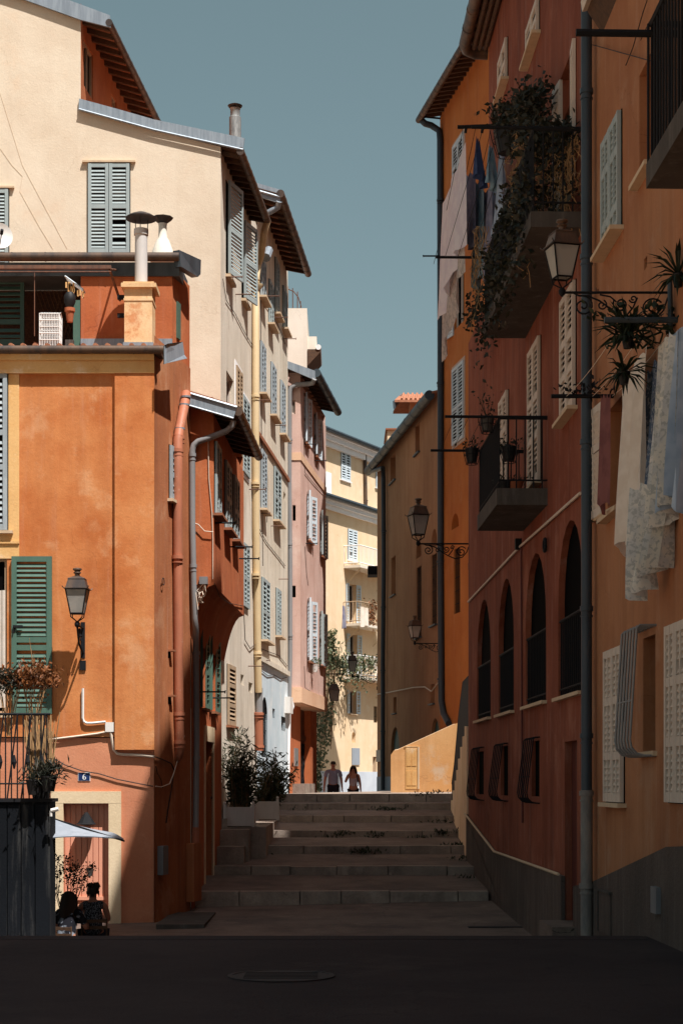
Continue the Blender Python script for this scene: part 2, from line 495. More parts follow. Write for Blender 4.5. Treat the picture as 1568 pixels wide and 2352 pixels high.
def window(house, F, xl, xr, yt, yb, kind='closed', sh='sh_grey', surround=None, sill='sill', rec=.18, n=2, ang=0,
           spacing=.085, rails=(.46,), d=0.0, half=False, glass='dark', bars=0, sillout=.1, arch=False, lintel=None):
    t0, t1, z0, z1 = span(F, xl, xr, yt, yb, d)
    mb = MB()
    T = F.T()
    b = .05
    if kind == 'closed':
        mb.box(t0 - .01, t1 + .01, -d - .012, -d + .02, z0 - .01, z1 + .01, T)
        win = obj('window', mb, M['dark'], house)
        leafs(win, F, t0, t1, z0, z1, M[sh], n, d + .013, ang, spacing, rails, half)
        if surround:
            fr = MB(); s = .1
            for a, bb, c, e in ((t0 - s, t0 - .012, z0 - s, z1 + s), (t1 + .012, t1 + s, z0 - s, z1 + s), (t0 - .012, t1 + .012, z1 + .012, z1 + s), (t0 - .012, t1 + .012, z0 - s, z0 - .012)):
                fr.box(a, bb, -d - .02, -d + .02, c, e, T)
            obj('frame', fr, M[surround], win)
    else:
        poly = archpoly(t0, t1, z0, z1) if arch else rect(t0, t1, z0, z1)
        F.holes.append((poly, rec, d))
        e = -d + rec - .02
        mb.box(t0 - .02, t1 + .02, e + .01, e + .02, z0 - .02, z1 + .02, T)
        win = obj('window', mb, M[glass], house)
        if kind in ('open', 'frame'):
            fr = MB()
            for a, bb, c, g in ((t0, t0 + b, z0, z1), (t1 - b, t1, z0, z1), (t0 + b, t1 - b, z1 - b, z1), (t0 + b, t1 - b, z0, z0 + b), ((t0 + t1) / 2 - .03, (t0 + t1) / 2 + .03, z0 + b, z1 - b)):
                fr.box(a, bb, e - .05, e, c, g, T)
            obj('frame', fr, M['sh_tan' if sh == 'sh_tan' else 'sh_white'], win)
        if kind == 'open':
            leafs(win, F, t0, t1, z0, z1, M[sh], 2, d + .015, ang or R(100), spacing, rails, half)
        if bars:
            br = MB()
            for i in range(bars):
                t = t0 + (t1 - t0) * (i + .5) / bars
                br.tube([(t, -d + .04, z0), (t, -d + .04, z1)], .011, 5, T)
            k = 0
            while z0 + .3 + k * .4 < z1:
                br.tube([(t0, -d + .04, z0 + .3 + k * .4), (t1, -d + .04, z0 + .3 + k * .4)], .009, 5, T); k += 1
            obj('window_bars', br, M['iron'], win)
    if sill:
        sb = MB(); sb.box(t0 - .09, t1 + .09, -d - sillout, -d + .02, z0 - .06, z0 - .012, T)
        obj('sill', sb, M[sill], win)
    if lintel:
        lb = MB(); lb.box(t0 - .12, t1 + .12, -d - .07, -d + .02, z1 + .015, z1 + .055, T)
        obj('lintel', lb, M[lintel], win)
    return win


def finish_wall(house, F, outline, mat, name='wall', d=0.0, extra=None):
    mb = MB()
    holes = [(h, dep) for h, dep, dd in F.holes if abs(dd - d) < 1e-6]
    wall_sheet(mb, F, outline, holes, d)
    if extra: extra(mb)
    return obj(name, mb, mat, house)


def halfpipe(mb, path, r, T=ID):
    mb.tube(path, r, 10, T)


def gutter(house, a, b, r=.085, mat='gutter', joints=7, name='gutter'):
    mb = MB(); a = Vector(a); b = Vector(b)
    mb.tube([a, b], r, 12)
    for i in range(1, joints):
        p = a.lerp(b, i / joints); q = a.lerp(b, i / joints + .02 / max((b - a).length, .1))
        mb.tube([p, q], r * 1.07, 12)
    return obj(name, mb, M[mat], house, smooth=True)


def pipe(house, pts, r, mat, joints=(), name='drainpipe', n=12):
    mb = MB()
    pts = [Vector(p) for p in pts]
    mb.tube(pts, r, n)
    for p in joints:
        p = Vector(p)
        mb.tube([p - Vector((0, 0, .03)), p + Vector((0, 0, .03))], r * 1.22, n)
        mb.tube([p - Vector((0, 0, .1)), p - Vector((0, 0, .08))], r * 1.14, n)
    return obj(name, mb, M[mat], house, smooth=True)


def pxpath(F, pts, d=.03): return [F.px(x, y, d) for x, y in pts]


def cable(house, F, pts, r=.012, mat='cablew', d=.03, name='cable'):
    mb = MB(); mb.tube(pxpath(F, pts, d), r, 5)
    return obj(name, mb, M[mat], house)


def rods(house, F, lst, r=.016, mat='iron', d0=0.0, name='drying_rod'):
    """bars standing straight out of the wall: (x at wall, y, x at tip)"""
    for xa, y, xb in lst:
        t, z = F.hit(xa, y, d0); a = F.W(t, d0, z)
        k = abs(xb - xa) / FL * a.y
        sgn = 1 if xb > xa else -1
        mb = MB(); mb.tube([a, a + Vector((sgn * k, 0, 0))], r, 6)
        mb.tube([a + Vector((sgn * k * .98, 0, -.03)), a + Vector((sgn * k, 0, .03))], r * .7, 5)
        obj(name, mb, M[mat], house)


def rafters(mb, F, ta, tb, din, dout, z, n, th=.09, drop=.1, rise=.3):
    for i in range(n):
        t = ta + (tb - ta) * (i + .5) / n
        lo = [(t - .04, din, z + (dout - din) * rise - drop), (t + .04, din, z + (dout - din) * rise - drop), (t + .04, dout, z - drop * .6), (t - .04, dout, z - drop * .6)]
        hi = [(a, b, c + drop) for a, b, c in lo]
        mb.hexa([F.W(*p) for p in lo], [F.W(*p) for p in hi])


def roof_slab(mb, F, ta, tb, dout, din, z, rise, th=.07):
    """pitched slab from the eave (dout) to the ridge (din, inland)"""
    zi = z + (dout - din) * rise
    lo = [F.W(ta, dout, z), F.W(tb, dout, z), F.W(tb, din, zi), F.W(ta, din, zi)]
    mb.hexa(lo, [p + Vector((0, 0, th)) for p in lo])


def spiral(c, r0, r1, a0, turns, n=26, sgn=1):
    out = []
    for i in range(n + 1):
        u = i / n; a = a0 + sgn * u * turns * 2 * math.pi; r = r0 + (r1 - r0) * u
        out.append((c[0] + r * math.cos(a), 0, c[1] + r * math.sin(a)))
    return out


def leaf_quads(mb, c, n, size, spread, up=(0, 0, 0), narrow=.5, m=0, rnd=random):
    for _ in range(n):
        p = Vector(c) + Vector((rnd.gauss(0, spread[0]), rnd.gauss(0, spread[1]), rnd.gauss(0, spread[2])))
        d = Vector((rnd.uniform(-1, 1), rnd.uniform(-1, 1), rnd.uniform(-1, 1))) + Vector(up)
        if d.length < .1: d = Vector((0, 0, 1))
        d.normalize()
        s = d.cross(Vector((rnd.uniform(-1, 1), rnd.uniform(-1, 1), rnd.uniform(-1, 1))))
        if s.length < .05: continue
        s.normalize(); nrm = d.cross(s)
        L = size * rnd.uniform(.6, 1.3); w = L * narrow * .5
        b = p + d * L * .5 + nrm * L * .06
        mb.add([p, b - s * w, p + d * L, b + s * w], [(0, 1, 2), (0, 2, 3)], ID, m)


def curve_pts(a, b, sag, n=8):
    a = Vector(a); b = Vector(b)
    return [a.lerp(b, i / n) - Vector((0, 0, sag * 4 * (i / n) * (1 - i / n))) for i in range(n + 1)]


def wiggle(a, b, amp, n=8, rnd=random):
    a = Vector(a); b = Vector(b)
    out = [a]
    for i in range(1, n):
        out.append(a.lerp(b, i / n) + Vector((rnd.gauss(0, amp), rnd.gauss(0, amp), rnd.gauss(0, amp * .5))))
    return out + [b]


def street_lamp(label, tip, wall, size=.42, scroll=True, rot=0.0, group=None):
    """lantern standing on the tip of a wall bracket; tip and wall are points, wall is where the arm meets the wall"""
    tip = Vector(tip); wall = Vector(wall)
    t = thing('street_lamp', label, 'street lamp', wall, group)
    k = size / .42
    ax = (wall - tip); L = ax.length; ax.normalize()
    up = Vector((0, 0, 1))

    def TB(v): return tip + ax * v[0] + up * v[2] + ax.cross(up) * v[1]
    b = MB()
    b.tube([(-.02 * k, 0, 0), (L, 0, 0)], .02 * k, 8, TB)
    b.lathe([(.01, -.06 * k), (.05 * k, -.02 * k), (.055 * k, .03 * k), (.03 * k, .07 * k)], (0, 0, 0), 10, TB)
    if scroll:
        r = .014 * k
        q = L / 1.03
        b.tube([(.1 * q, 0, 0), (.16 * q, 0, -.03 * q), (.24 * q, 0, -.03 * q), (.36 * q, 0, -.08 * q), (.48 * q, 0, -.17 * q), (.60 * q, 0, -.24 * q), (.74 * q, 0, -.3 * q), (.88 * q, 0, -.27 * q), (.97 * q, 0, -.17 * q), (1.01 * q, 0, -.05 * q)], r, 6, TB)
        b.tube(spiral((.2 * q, -.13 * q), .1 * q, .012 * q, 1.6, 1.7, sgn=-1), r, 6, TB)
        b.tube(spiral((.38 * q, -.12 * q), .05 * q, .008 * q, 1.2, 1.4, sgn=-1), r * .9, 6, TB)
        b.tube(spiral((.56 * q, -.11 * q), .075 * q, .01 * q, 2.6, 1.6, sgn=1), r, 6, TB)
        b.tube(spiral((.68 * q, -.06 * q), .04 * q, .008 * q, 3.4, 1.3, sgn=1), r * .9, 6, TB)
        b.tube(spiral((.86 * q, -.16 * q), .11 * q, .012 * q, .6, 1.7, sgn=1), r, 6, TB)
        b.tube([(.6 * q, 0, -.24 * q), (.68 * q, 0, -.14 * q), (.72 * q, 0, -.05 * q)], r, 6, TB)
        b.tube([(.36 * q, 0, -.02 * q), (.46 * q, 0, -.04 * q), (.52 * q, 0, -.09 * q)], r * .9, 6, TB)
    else:
        b.tube([(0, 0, -.02), (.05, 0, -.1), (.2, 0, -.3), (L, 0, -.42)], .018, 6, TB)
        b.tube(spiral((.25, -.12), .09, .012, .4, 1.5), .012, 6, TB)
        b.tube(spiral((.42, -.2), .07, .012, 2.4, 1.4, sgn=-1), .012, 6, TB)
    obj('bracket', b, M['iron'], t, smooth=True)
    w = MB()

    w.box(L - .012, L + .028, -.035, .035, -.42 * k if scroll else -.5, .12 * k, TB)
    w.box(L - .03, L + .028, -.05, .05, -.62 * k if scroll else -.7, -.46 * k if scroll else -.54, TB)
    obj('wall_plate', w, M['iron'], t)
    cr, sr = math.cos(rot), math.sin(rot)

    def TL(v): return tip + Vector((v[0] * cr - v[1] * sr, v[0] * sr + v[1] * cr, v[2] + .06 * k))
    bt, tp, h0, h1 = .115 * k, .2 * k, .16 * k, .62 * k
    fr = MB()
    for sx, sy in ((-1, -1), (1, -1), (1, 1), (-1, 1)):
        fr.tube([(0, 0, 0), (sx * bt * .45, sy * bt * .45, .04 * k), (sx * bt * .95, sy * bt * .95, .09 * k), (sx * bt, sy * bt, h0)], .011 * k, 6, TL)
        fr.tube([(sx * bt, sy * bt, h0 - .02 * k), (sx * tp, sy * tp, h1)], .013 * k, 6, TL)
    for q, z in ((bt, h0), (tp, h1)):
        c = [(-q, -q, z), (q, -q, z), (q, q, z), (-q, q, z)]
        for i in range(4): fr.tube([c[i], c[(i + 1) % 4]], .014 * k, 6, TL)
    obj('lantern_frame', fr, M['iron'], t)
    for a in range(4):
        c, s = math.cos(a * math.pi / 2), math.sin(a * math.pi / 2)
        g = MB()

        def rt(v, c=c, s=s): return TL((v[0] * c - v[1] * s, v[0] * s + v[1] * c, v[2]))
        e = .012 * k
        g.add([(-bt + e, -bt, h0), (bt - e, -bt, h0), (tp - e, -tp, h1), (-tp + e, -tp, h1), (-bt + e, -bt + .006, h0), (bt - e, -bt + .006, h0), (tp - e, -tp + .006, h1), (-tp + e, -tp + .006, h1)],
              [(0, 1, 2, 3), (7, 6, 5, 4), (0, 4, 5, 1), (1, 5, 6, 2), (2, 6, 7, 3), (3, 7, 4, 0)], rt)
        obj('glass_pane', g, M['opal'], t)
    rf = MB()
    ov, r2 = .235 * k, .155 * k
    z1, z2 = h1 + .02 * k, h1 + .2 * k
    sq = lambda q, z: [(-q, -q, z), (q, -q, z), (q, q, z), (-q, q, z)]
    rf.hexa(sq(ov, z1 - .015 * k), sq(ov, z1), TL); rf.hexa(sq(tp * 1.02, z1), sq(r2, z2), TL); rf.hexa(sq(r2 * 1.08, z2), sq(r2 * 1.02, z2 + .015 * k), TL)
    for sx, sy in ((-1, -1), (1, -1), (1, 1), (-1, 1)): rf.tube([(sx * ov, sy * ov, z1), (sx * (ov + .02 * k), sy * (ov + .02 * k), z1 + .03 * k)], .01 * k, 5, TL)
    rf.hexa(sq(r2 * .95, z2 + .015 * k), sq(.06 * k, z2 + .06 * k), TL)
    obj('lantern_roof', rf, M['lamproof'] if 'lamproof' in M else M['gutter'], t)
    ch = MB()
    ch.lathe([(.05 * k, 0), (.05 * k, .05 * k), (.08 * k, .07 * k), (.05 * k, .1 * k), (.09 * k, .13 * k), (.085 * k, .155 * k), (.03 * k, .17 * k)], (0, 0, z2 + .055 * k), 14, TL)
    obj('chimney_cap', ch, M['gutter'], t, smooth=True)
    return t


def cloth_sheet(name, label, a, b, drop, mat, folds=5, amp=.05, hem=0.0, taper=1.0, group=None, nr=14, nc=22, cat='laundry', ragged=0., sway=(0, 0, 0), th=.0):
    """cloth pegged along a line from a to b; hangs by drop with folds across its width"""
    a = Vector(a); b = Vector(b); ax = (b - a); L = ax.length; ax.normalize()
    nrm = ax.cross(Vector((0, 0, 1))).normalized()
    rnd = random.Random(sum(map(ord, label)))
    ph = [rnd.uniform(0, 6.28) for _ in range(3)]
    mb = MB(); g = []
    for i in range(nr + 1):
        v = i / nr; row = []
        for j in range(nc + 1):
            u = j / nc
            w = (u - .5) * (1 + (taper - 1) * v) + .5
            f = math.sin(u * folds * 6.283 + ph[0] + v * .8) * amp * (.25 + v) + math.sin(u * folds * 2.7 * 6.283 + ph[1] - v * 2) * amp * .35 * v
            dz = drop * (1 + hem * (u - .5)) * v + (rnd.uniform(-1, 1) * ragged * drop if i == nr else 0) + .06 * drop * math.sin(u * 6.28 + ph[2]) * v
            top = -.05 * math.sin(u * 6.283 * 2) ** 2 * (1 - v)
            row.append(a + ax * (w * L) + nrm * (f + .03 * v) + Vector((0, 0, top - dz)) + Vector(sway) * v * v)
        g.append(row)
    mb.sheet(g)
    o = obj(name, mb, M[mat], None, smooth=True)
    o.data.shade_smooth()
    return tag(o, label, cat, group)


def skin_fig(name, joints, edges, mat, parent, levels=2, root='pelvis'):
    """one continuous body surface grown round a jointed skeleton; joints: name -> (point, rx, ry)"""
    names = list(joints); ix = {n: i for i, n in enumerate(names)}
    base = Vector(root_of(parent).location)
    me = bpy.data.meshes.new(name)
    me.from_pydata([tuple(Vector(joints[n][0]) - base) for n in names], [(ix[a], ix[b]) for a, b in edges], [])
    me.materials.append(mat)
    o = bpy.data.objects.new(name, me); COL.objects.link(o); o.parent = parent
    md = o.modifiers.new('Skin', 'SKIN'); md.use_smooth_shade = True
    lay = me.skin_vertices[0].data
    for n in names:
        r = joints[n][1:]
        lay[ix[n]].radius = (r[0], r[-1]); lay[ix[n]].use_root = (n == root)
    sb = o.modifiers.new('Sub', 'SUBSURF'); sb.levels = levels; sb.render_levels = levels
    return o
# ================================================================== orange house with number 6
LO = -2.2
F1 = Fac((0, 29.0), (1, 0))
L1 = thing('orange_house', 'orange limewashed corner house with number 6 plate, roof terrace and green shutter', 'house', P(355, HY, 29) + Vector((-1, 0, 0)))
tP, _ = F1.hit(355, 1000)                  # the street corner
CORN = F1.W(tP, 0, 0)
CB = P(437, HY, 31.3)                      # where the side wall meets the bay house
F1s = Fac((CORN.x, CORN.y), (CB.x - CORN.x, CB.y - CORN.y), 'L')
zE = F1.hit(300, 812)[1]                   # under the eave
z17 = F1.hit(300, 1692)[1]
# panels of the upper wall
dP = -.07
t26 = F1.hit(264, 1000)[0]; t4 = F1.hit(45, 1000, dP)[0]; tW = F1.hit(-260, 1000)[0]
zF = F1.hit(300, 857)[1]
window(L1, F1, -75, 19, 857, 1218, 'closed', 'sh_blue', sill='sill', d=dP, rails=(.4, .62), spacing=.1)
window(L1, F1, -100, 17, 1282, 1640, 'frame', 'sh_tan', sill='sill', rec=.12, d=dP, glass='dark')
finish_wall(L1, F1, [(tW, z17), (t26, z17), (t26, zF), (tW, zF)], M['orange'], 'upper_wall', dP,
            lambda mb: mb.box(tW, t26, -dP + .001, .35, z17, z17 + .05, F1.T()))
st = MB()
zs0, zs1 = F1.hit(20, 1283, dP)[1], F1.hit(20, 860, dP)[1]
t2 = F1.hit(20, 1000, dP)[0]
st.box(t2, t4, .058, .075, zs0, zs1, F1.T()); st.box(F1.hit(-100, 0, dP)[0], t2, .058, .075, zs0, F1.hit(20, 1222, dP)[1], F1.T())
st.box(F1.hit(-100, 0, dP)[0], t4 + .004, .03, .075, F1.hit(20, 1249, dP)[1], F1.hit(20, 1243, dP)[1], F1.T())
obj('window_surround', st, M['ochre_trim'], L1)
pl = MB(); zP = F1.hit(300, 1722)[1]
pl.box(t26, tP - .002, 0, .4, zP, zF, F1.T())
obj('pilaster', pl, M['orange'], L1)
fz = MB(); fz.box(tW, tP, -.02, .4, zF, zE + .12, F1.T()); fz.box(tW, tP, -.06, .4, zE - .12, zE + .1, F1.T())
obj('frieze', fz, M['ochre_trim'], L1)
dL = -.11
tD0, tD1 = F1.hit(147, 2000, dL)[0], F1.hit(251, 2000, dL)[0]; zD = F1.hit(200, 1845, dL)[1]
F1.holes.append((rect(tD0, tD1, LO, zD), .16, dL))
finish_wall(L1, F1, [(tW, LO), (tP - .02, LO), (tP - .02, zP + .2), (tW, zP + .2)], M['salmon'], 'lower_wall', dL)
dr = MB(); dr.box(tD0 - .02, tD1 + .02, -dL + .13, -dL + .16, LO, zD + .02, F1.T())
door = obj('door', dr, M['doorsalmon'], L1)
pk = MB(); npk = 8
for i in range(npk):
    a = tD0 + (tD1 - tD0) * i / npk; bq = tD0 + (tD1 - tD0) * (i + 1) / npk
    pk.box(a + .006, bq - .006, -dL + .11, -dL + .131, LO, zD - .03, F1.T())
pk.box(tD0, tD1, -dL + .08, -dL + .109, F1.hit(200, 2068, dL)[1], F1.hit(200, 2060, dL)[1], F1.T())
obj('plank', pk, M['doorsalmon'], door)
ds = MB(); w_ = .205
ds.box(tD0 - w_, tD0, -dL - .06, -dL + .002, LO, zD, F1.T()); ds.box(tD1, tD1 + w_, -dL - .06, -dL + .002, LO, zD, F1.T()); ds.box(tD0 - w_, tD1 + w_, -dL - .062, -dL + .002, zD, zD + .2, F1.T())
obj('door_frame', ds, M['rib'], door)
bk = MB()
bk.lathe([(.02, .2), (.05, .16), (.14, .02), (.17, 0), (.05, -.02)], tuple(F1.px(199, 1893, dL + .07)), 10)
obj('wall_lantern', bk, M['iron'], door)
# side wall towards the steps
tS = F1s.hit(437, 1000)[0]
window(L1, F1s, 388, 397, 1022, 1150, 'closed', 'sh_blue', n=1, spacing=.1, sillout=.1)
zr = F1s.hit(420, 640)[1]
finish_wall(L1, F1s, [(0, LO), (tS + .02, LO), (tS + .02, zE + .3), (0, zE + .3)], M['orange_side'], 'side_wall', 0)
for (xa, xb, ya, yb) in ((386, 392, 1492, 1512), (386, 393, 1596, 1618)):
    t0, t1, z0, z1 = span(F1s, xa, xb, ya, yb)
    m = MB(); m.box(t0, t1, -.1, .01, z1 - .03, z1, F1s.T()); obj('vent_hood', m, M['sill_dk'], L1)
    m = MB(); m.box(t0, t1, -.004, .02, z0, z1 - .035, F1s.T()); obj('wall_vent', m, M['dark'], L1)
m = MB(); footblock(m, [tuple(F1.W(tW, -.3, 0)[:2]), tuple(F1.W(tP - .02, -.3, 0)[:2]), tuple(F1s.W(tS, -.03, 0)[:2]), tuple(F1.W(tW, -2.4, 0)[:2])], LO, zE + .2, (0,))
obj('rear_wall', m, M['orange_side'], L1)
# lower roof strip and its gutter
gz = F1.hit(300, 803, .1)[1]
tile = MB()
tx0, tx1 = tW, tP + .12
tile.hexa([F1.W(tx0, .1, gz + .02), F1.W(tx1, .1, gz + .02), F1.W(tx1, -1.75, gz + .2), F1.W(tx0, -1.75, gz + .2)],
          [F1.W(tx0, .1, gz + .07), F1.W(tx1, .1, gz + .07), F1.W(tx1, -1.75, gz + .25), F1.W(tx0, -1.75, gz + .25)])
tt = tx0
while tt < tx1 - .1:
    tile.tube([F1.W(tt + .09, .11, gz + .065), F1.W(tt + .09, -1.7, gz + .25)], .045, 8); tt += .2
obj('terrace_roof', tile, M['terra'], L1)
sf = MB(); sf.box(tx0, tx1, -.09, .3, gz - .06, gz - .02, F1.T()); obj('soffit', sf, M['wood'], L1)
gutter(L1, F1.W(tx0, .1, gz), F1.W(tP + .17, .1, gz), .07, 'gutter', 9)
fl = MB()
a = [F1.px(378, 793, .32), F1.px(378, 836, .32), F1.px(384, 834, .3), F1.px(430, 823, -.6), F1.px(424, 815, -.6), F1.px(420, 785, -.6), F1.px(386, 789, .3)]
fl.hexa(a, [p + Vector((-.02, .03, 0)) for p in a]); obj('verge_flashing', fl, M['zinc'], L1)
# upper storey set back behind the terrace
F2 = Fac((0, 30.75), (1, 0))
a2, b2 = F2.hit(186, 700)[0], F2.hit(396, 700)[0]; z0, z1 = F2.hit(300, 815)[1], F2.hit(300, 628)[1]
m = MB()
wall_sheet(m, F2, [(a2, z0), (b2, z0), (b2, z1), (a2, z1)])
m.add([F2.W(a2, 0, z0), F2.W(a2, -1.2, z0), F2.W(a2, -1.2, z1), F2.W(a2, 0, z1)], [(0, 1, 2, 3)])
F2s = Fac((F2.W(b2, 0, 0).x, 30.75), (CB.x + .02 - F2.W(b2, 0, 0).x, 32.3 - 30.75), 'L')
tq = F2s.hit(436, 700)[0]
wall_sheet(m, F2s, [(0, z0 - .5), (tq, z0 - .5), (tq, z1 + .1), (0, z1 + .1)])
obj('terrace_wall', m, M['rust'], L1)
t0, t1, q0, q1 = span(F2s, 405, 412, 692, 782)
m = MB(); m.box(t0, t1, -.03, .02, q0, q1, F2s.T()); obj('side_shutter', m, M['sh_green'], L1)
m = MB(); m.box(tW, a2, 1.1, 1.15, z0, z1, F2.T()); obj('lattice_screen', m, M['lattice'], L1)
m = MB()
for i in range(26):
    x = F2.hit(60, 0)[0] + i * .075
    m.tube([F2.W(x, -1.06, z0), F2.W(x + .5, -1.06, z1)], .008, 4); m.tube([F2.W(x + .5, -1.07, z0), F2.W(x, -1.07, z1)], .008, 4)
obj('lattice', m, M['wood'], L1)
t0, t1, q0, q1 = span(F2, -40, 57, 642, 793, -.5)
obj('terrace_shutter', shutter_mb(F2.T(t0, -.5, q0), t1 - t0, q1 - q0, .1, (.35,)), M['sh_dkgreen'], L1)
m = MB(); m.box(F2.hit(169, 0)[0], a2 - .01, -.02, .05, z0, F2.hit(0, 690)[1], F2.T()); obj('green_post', m, M['sh_green'], L1)
m = MB()
zA, zB = F2.hit(0, 632, .1)[1], F2.hit(0, 602, .1)[1]
ex = F2.hit(412, 0, .1)[0]
m.hexa([F2.W(tW, .05, zA), F2.W(ex, .05, zA), F2.W(ex, -1.6, zA + .1), F2.W(tW, -1.6, zA + .1)], [F2.W(tW, .09, zB), F2.W(ex, .09, zB), F2.W(ex, -1.6, zB + .15), F2.W(tW, -1.6, zB + .15)])
obj('upper_roof', m, M['slate'], L1)
gzz = F2.hit(0, 590, .12)[1]
gutter(L1, F2.W(tW, .12, gzz), F2.W(ex, .12, gzz), .08, 'gutter', 8)
m = MB()
a = [P(412, 574, 30.6), P(416, 612, 30.6), P(455, 636, 31.4), P(461, 630, 31.5), P(462, 597, 31.5)]
m.hexa(a, [p + Vector((-.12, .06, 0)) for p in a]); obj('upper_flashing', m, M['slate'], L1)
m = MB()
r0, r1 = F2.hit(-60, 617, .9)[0], F2.hit(256, 617, .9)[0]; rz = F2.hit(0, 618, .9)[1]
m.box(r0, r1, -.93, -.87, rz, rz + .06, F2.T()); m.tube([F2.W(r0, .95, rz - .06), F2.W(r1, .95, rz - .06)], .012, 6)
m.tube([F2.W(r1 - .03, .9, rz), F2.px(276, 690, .05)], .025, 6); m.tube([F2.W(r1 - .03, .9, rz), F2.W(r1 - .03, 0, rz + .25)], .02, 6)
m.tube([F2.px(80, 622, .9), F2.px(80, 772, .9)], .008, 5)
obj('awning_rail', m, M['rustiron'], L1)
m = MB(); m.box(F2.hit(186, 0, .05)[0], F2.hit(396, 0, .05)[0], -.06, .0, F2.hit(0, 800, .05)[1], F2.hit(0, 778, .05)[1], F2.T()); obj('wall_flashing', m, M['zinc'], L1)
# terrace chimney with its steel flue
ch = MB()
Tc = F2.T(0, .75, 0)
c0, c1 = F2.hit(286, 0, 1.05)[0], F2.hit(350, 0, 1.05)[0]; cz0, cz1 = F2.hit(0, 800, 1.05)[1], F2.hit(0, 661, 1.05)[1]
Tc = F2.T()
ch.box(c0, c1, -1.05, -.55, cz0 - .1, cz1, Tc); ch.box(c0 - .012, c1 + .012, -1.062, -.538, cz1 - .22, cz1 - .18, Tc)
chim = obj('terrace_chimney', ch, M['chimney'], L1)
m = MB(); m.box(c0 - .05, c1 + .07, -1.11, -.49, cz1, cz1 + .07, Tc); m.box(c0 - .02, c1 + .03, -1.08, -.52, cz1 + .07, cz1 + .1, Tc); obj('chimney_cap', m, M['chimney'], chim)
m = MB(); m.box(c0 - .02, c1 + .02, -1.075, -.52, cz0 - .1, cz0 + .1, Tc); obj('base_flashing', m, M['zinc'], chim)
fc = F2.W((c0 + c1) / 2 + .02, .8, 0)
fz0, fz1 = cz1 + .1, F2.hit(0, 527, .8)[1]
m = MB(); m.lathe([(.108, fz0), (.108, fz1 - .1), (.125, fz1 - .1), (.125, fz1), (.1, fz1 + .01)], (fc.x, fc.y, 0), 18); obj('flue_pipe', m, M['metalpipe'], chim, smooth=True)
m = MB(); zt = F2.hit(0, 501, .8)[1]
m.lathe([(.02, zt - .01), (.265, zt - .02), (.27, zt), (.2, zt + .045), (.09, zt + .09), (.01, zt + .105)], (fc.x, fc.y, 0), 20)
for k in range(3):
    q = k * 2.1 + .5; m.tube([(fc.x + .11 * math.cos(q), fc.y + .11 * math.sin(q), fz1 - .06), (fc.x + .13 * math.cos(q), fc.y + .13 * math.sin(q), zt)], .008, 5)
obj('flue_cowl', m, M['flueblack'], chim, smooth=True)
m = MB()
for yy in (683, 725):
    t, z = F2.hit(281, yy, .9); m.box(t - .08, t + .06, -.93, -.87, z - .035, z + .035, Tc)
obj('wall_bracket', m, M['iron'], chim)
# second chimney, white and flared, behind the upper roof
cx, cy = P(374, 0, 32.6).x, 32.6
zq = lambda y: P(0, y, 32.6).z
m = MB(); m.lathe([(.24, zq(600)), (.2, zq(578)), (.12, zq(553)), (.08, zq(545)), (.075, zq(520)), (.085, zq(514))], (cx, cy, 0), 18)
c2 = obj('flared_chimney', m, M['white'], L1, smooth=True)
m = MB(); m.lathe([(.07, zq(514)), (.19, zq(503)), (.2, zq(500)), (.1, zq(497)), (.03, zq(495))], (cx, cy, 0), 9); obj('chimney_cowl', m, M['flueblack'], c2)
# red downpipe and small things on the walls
pp = lambda x, y, d=.09: F1s.px(x, y, d)
pipe(L1, [pp(428, 905, .06), pp(425, 925, .1), pp(413, 985, .1), pp(411, 1000, .1), pp(409, 1010, .1), pp(408, 1130), pp(409, 1380), pp(411, 1600), pp(413, 1720), pp(410, 1735, .06), pp(404, 1743, -.02)], .085, 'pvc_terra',
     [pp(411, 1005, .1), pp(408, 1035), pp(408, 1280), pp(412, 1640), pp(413, 1705)])
m = MB()
for y in (912, 930, 985):
    t = (y - 905) / 80; p = pp(428 - 15 * t, y, .1); m.tube([p - Vector((0, 0, .015)), p + Vector((0, 0, .015))], .092, 12)
obj('pipe_clamp', m, M['zinc'], L1)
cable(L1, F1, [(191, 1581), (191, 1650), (193, 1657), (200, 1661), (212, 1661), (243, 1658)], .022, 'plastic', dP + .04, 'conduit')
m = MB(); t0, t1, q0, q1 = span(F1, 243, 263, 1659, 1681, dP); m.box(t0, t1, .03, .13, q0, q1, F1.T()); obj('junction_box', m, M['plastic'], L1)
cable(L1, F1, [(112, 1699), (170, 1692), (225, 1685), (254, 1679)], .018, 'cablew', dL + .05)
cable(L1, F1, [(255, 1681), (258, 1700), (262, 1722), (270, 1731), (282, 1733), (330, 1735), (355, 1738)], .024, 'cablew', dL + .05)
cable(L1, F1s, [(356, 1738), (375, 1745), (394, 1754), (400, 1768), (396, 1800), (386, 1860), (382, 1890)], .012, 'cabled', .03)
cable(L1, F1, [(118, 1738), (150, 1757), (190, 1771), (228, 1777), (270, 1790), (320, 1800), (352, 1806)], .01, 'cabled', dL + .03)
cable(L1, F1s, [(358, 1806), (370, 1808), (390, 1800), (398, 1780), (410, 1740), (424, 1690)], .009, 'cablew', .04)
cable(L1, F1s, [(358, 1760), (362, 1776), (370, 1790), (374, 1810)], .008, 'cabled', .03)
m = MB(); t0, t1, q0, q1 = span(F1s, 362, 374, 1942, 2010, 0); m.box(t0, t1, -.1, .02, q0, q1, F1s.T()); obj('meter_box', m, M['greybox'], L1)
m = MB(); t0, t1, q0, q1 = span(F1s, 432, 446, 1935, 2045, 0); m.box(t0 - .1, t1, -.14, .0, q0 - .2, q1, F1s.T()); obj('corner_guard', m, M['orange_side'], L1)
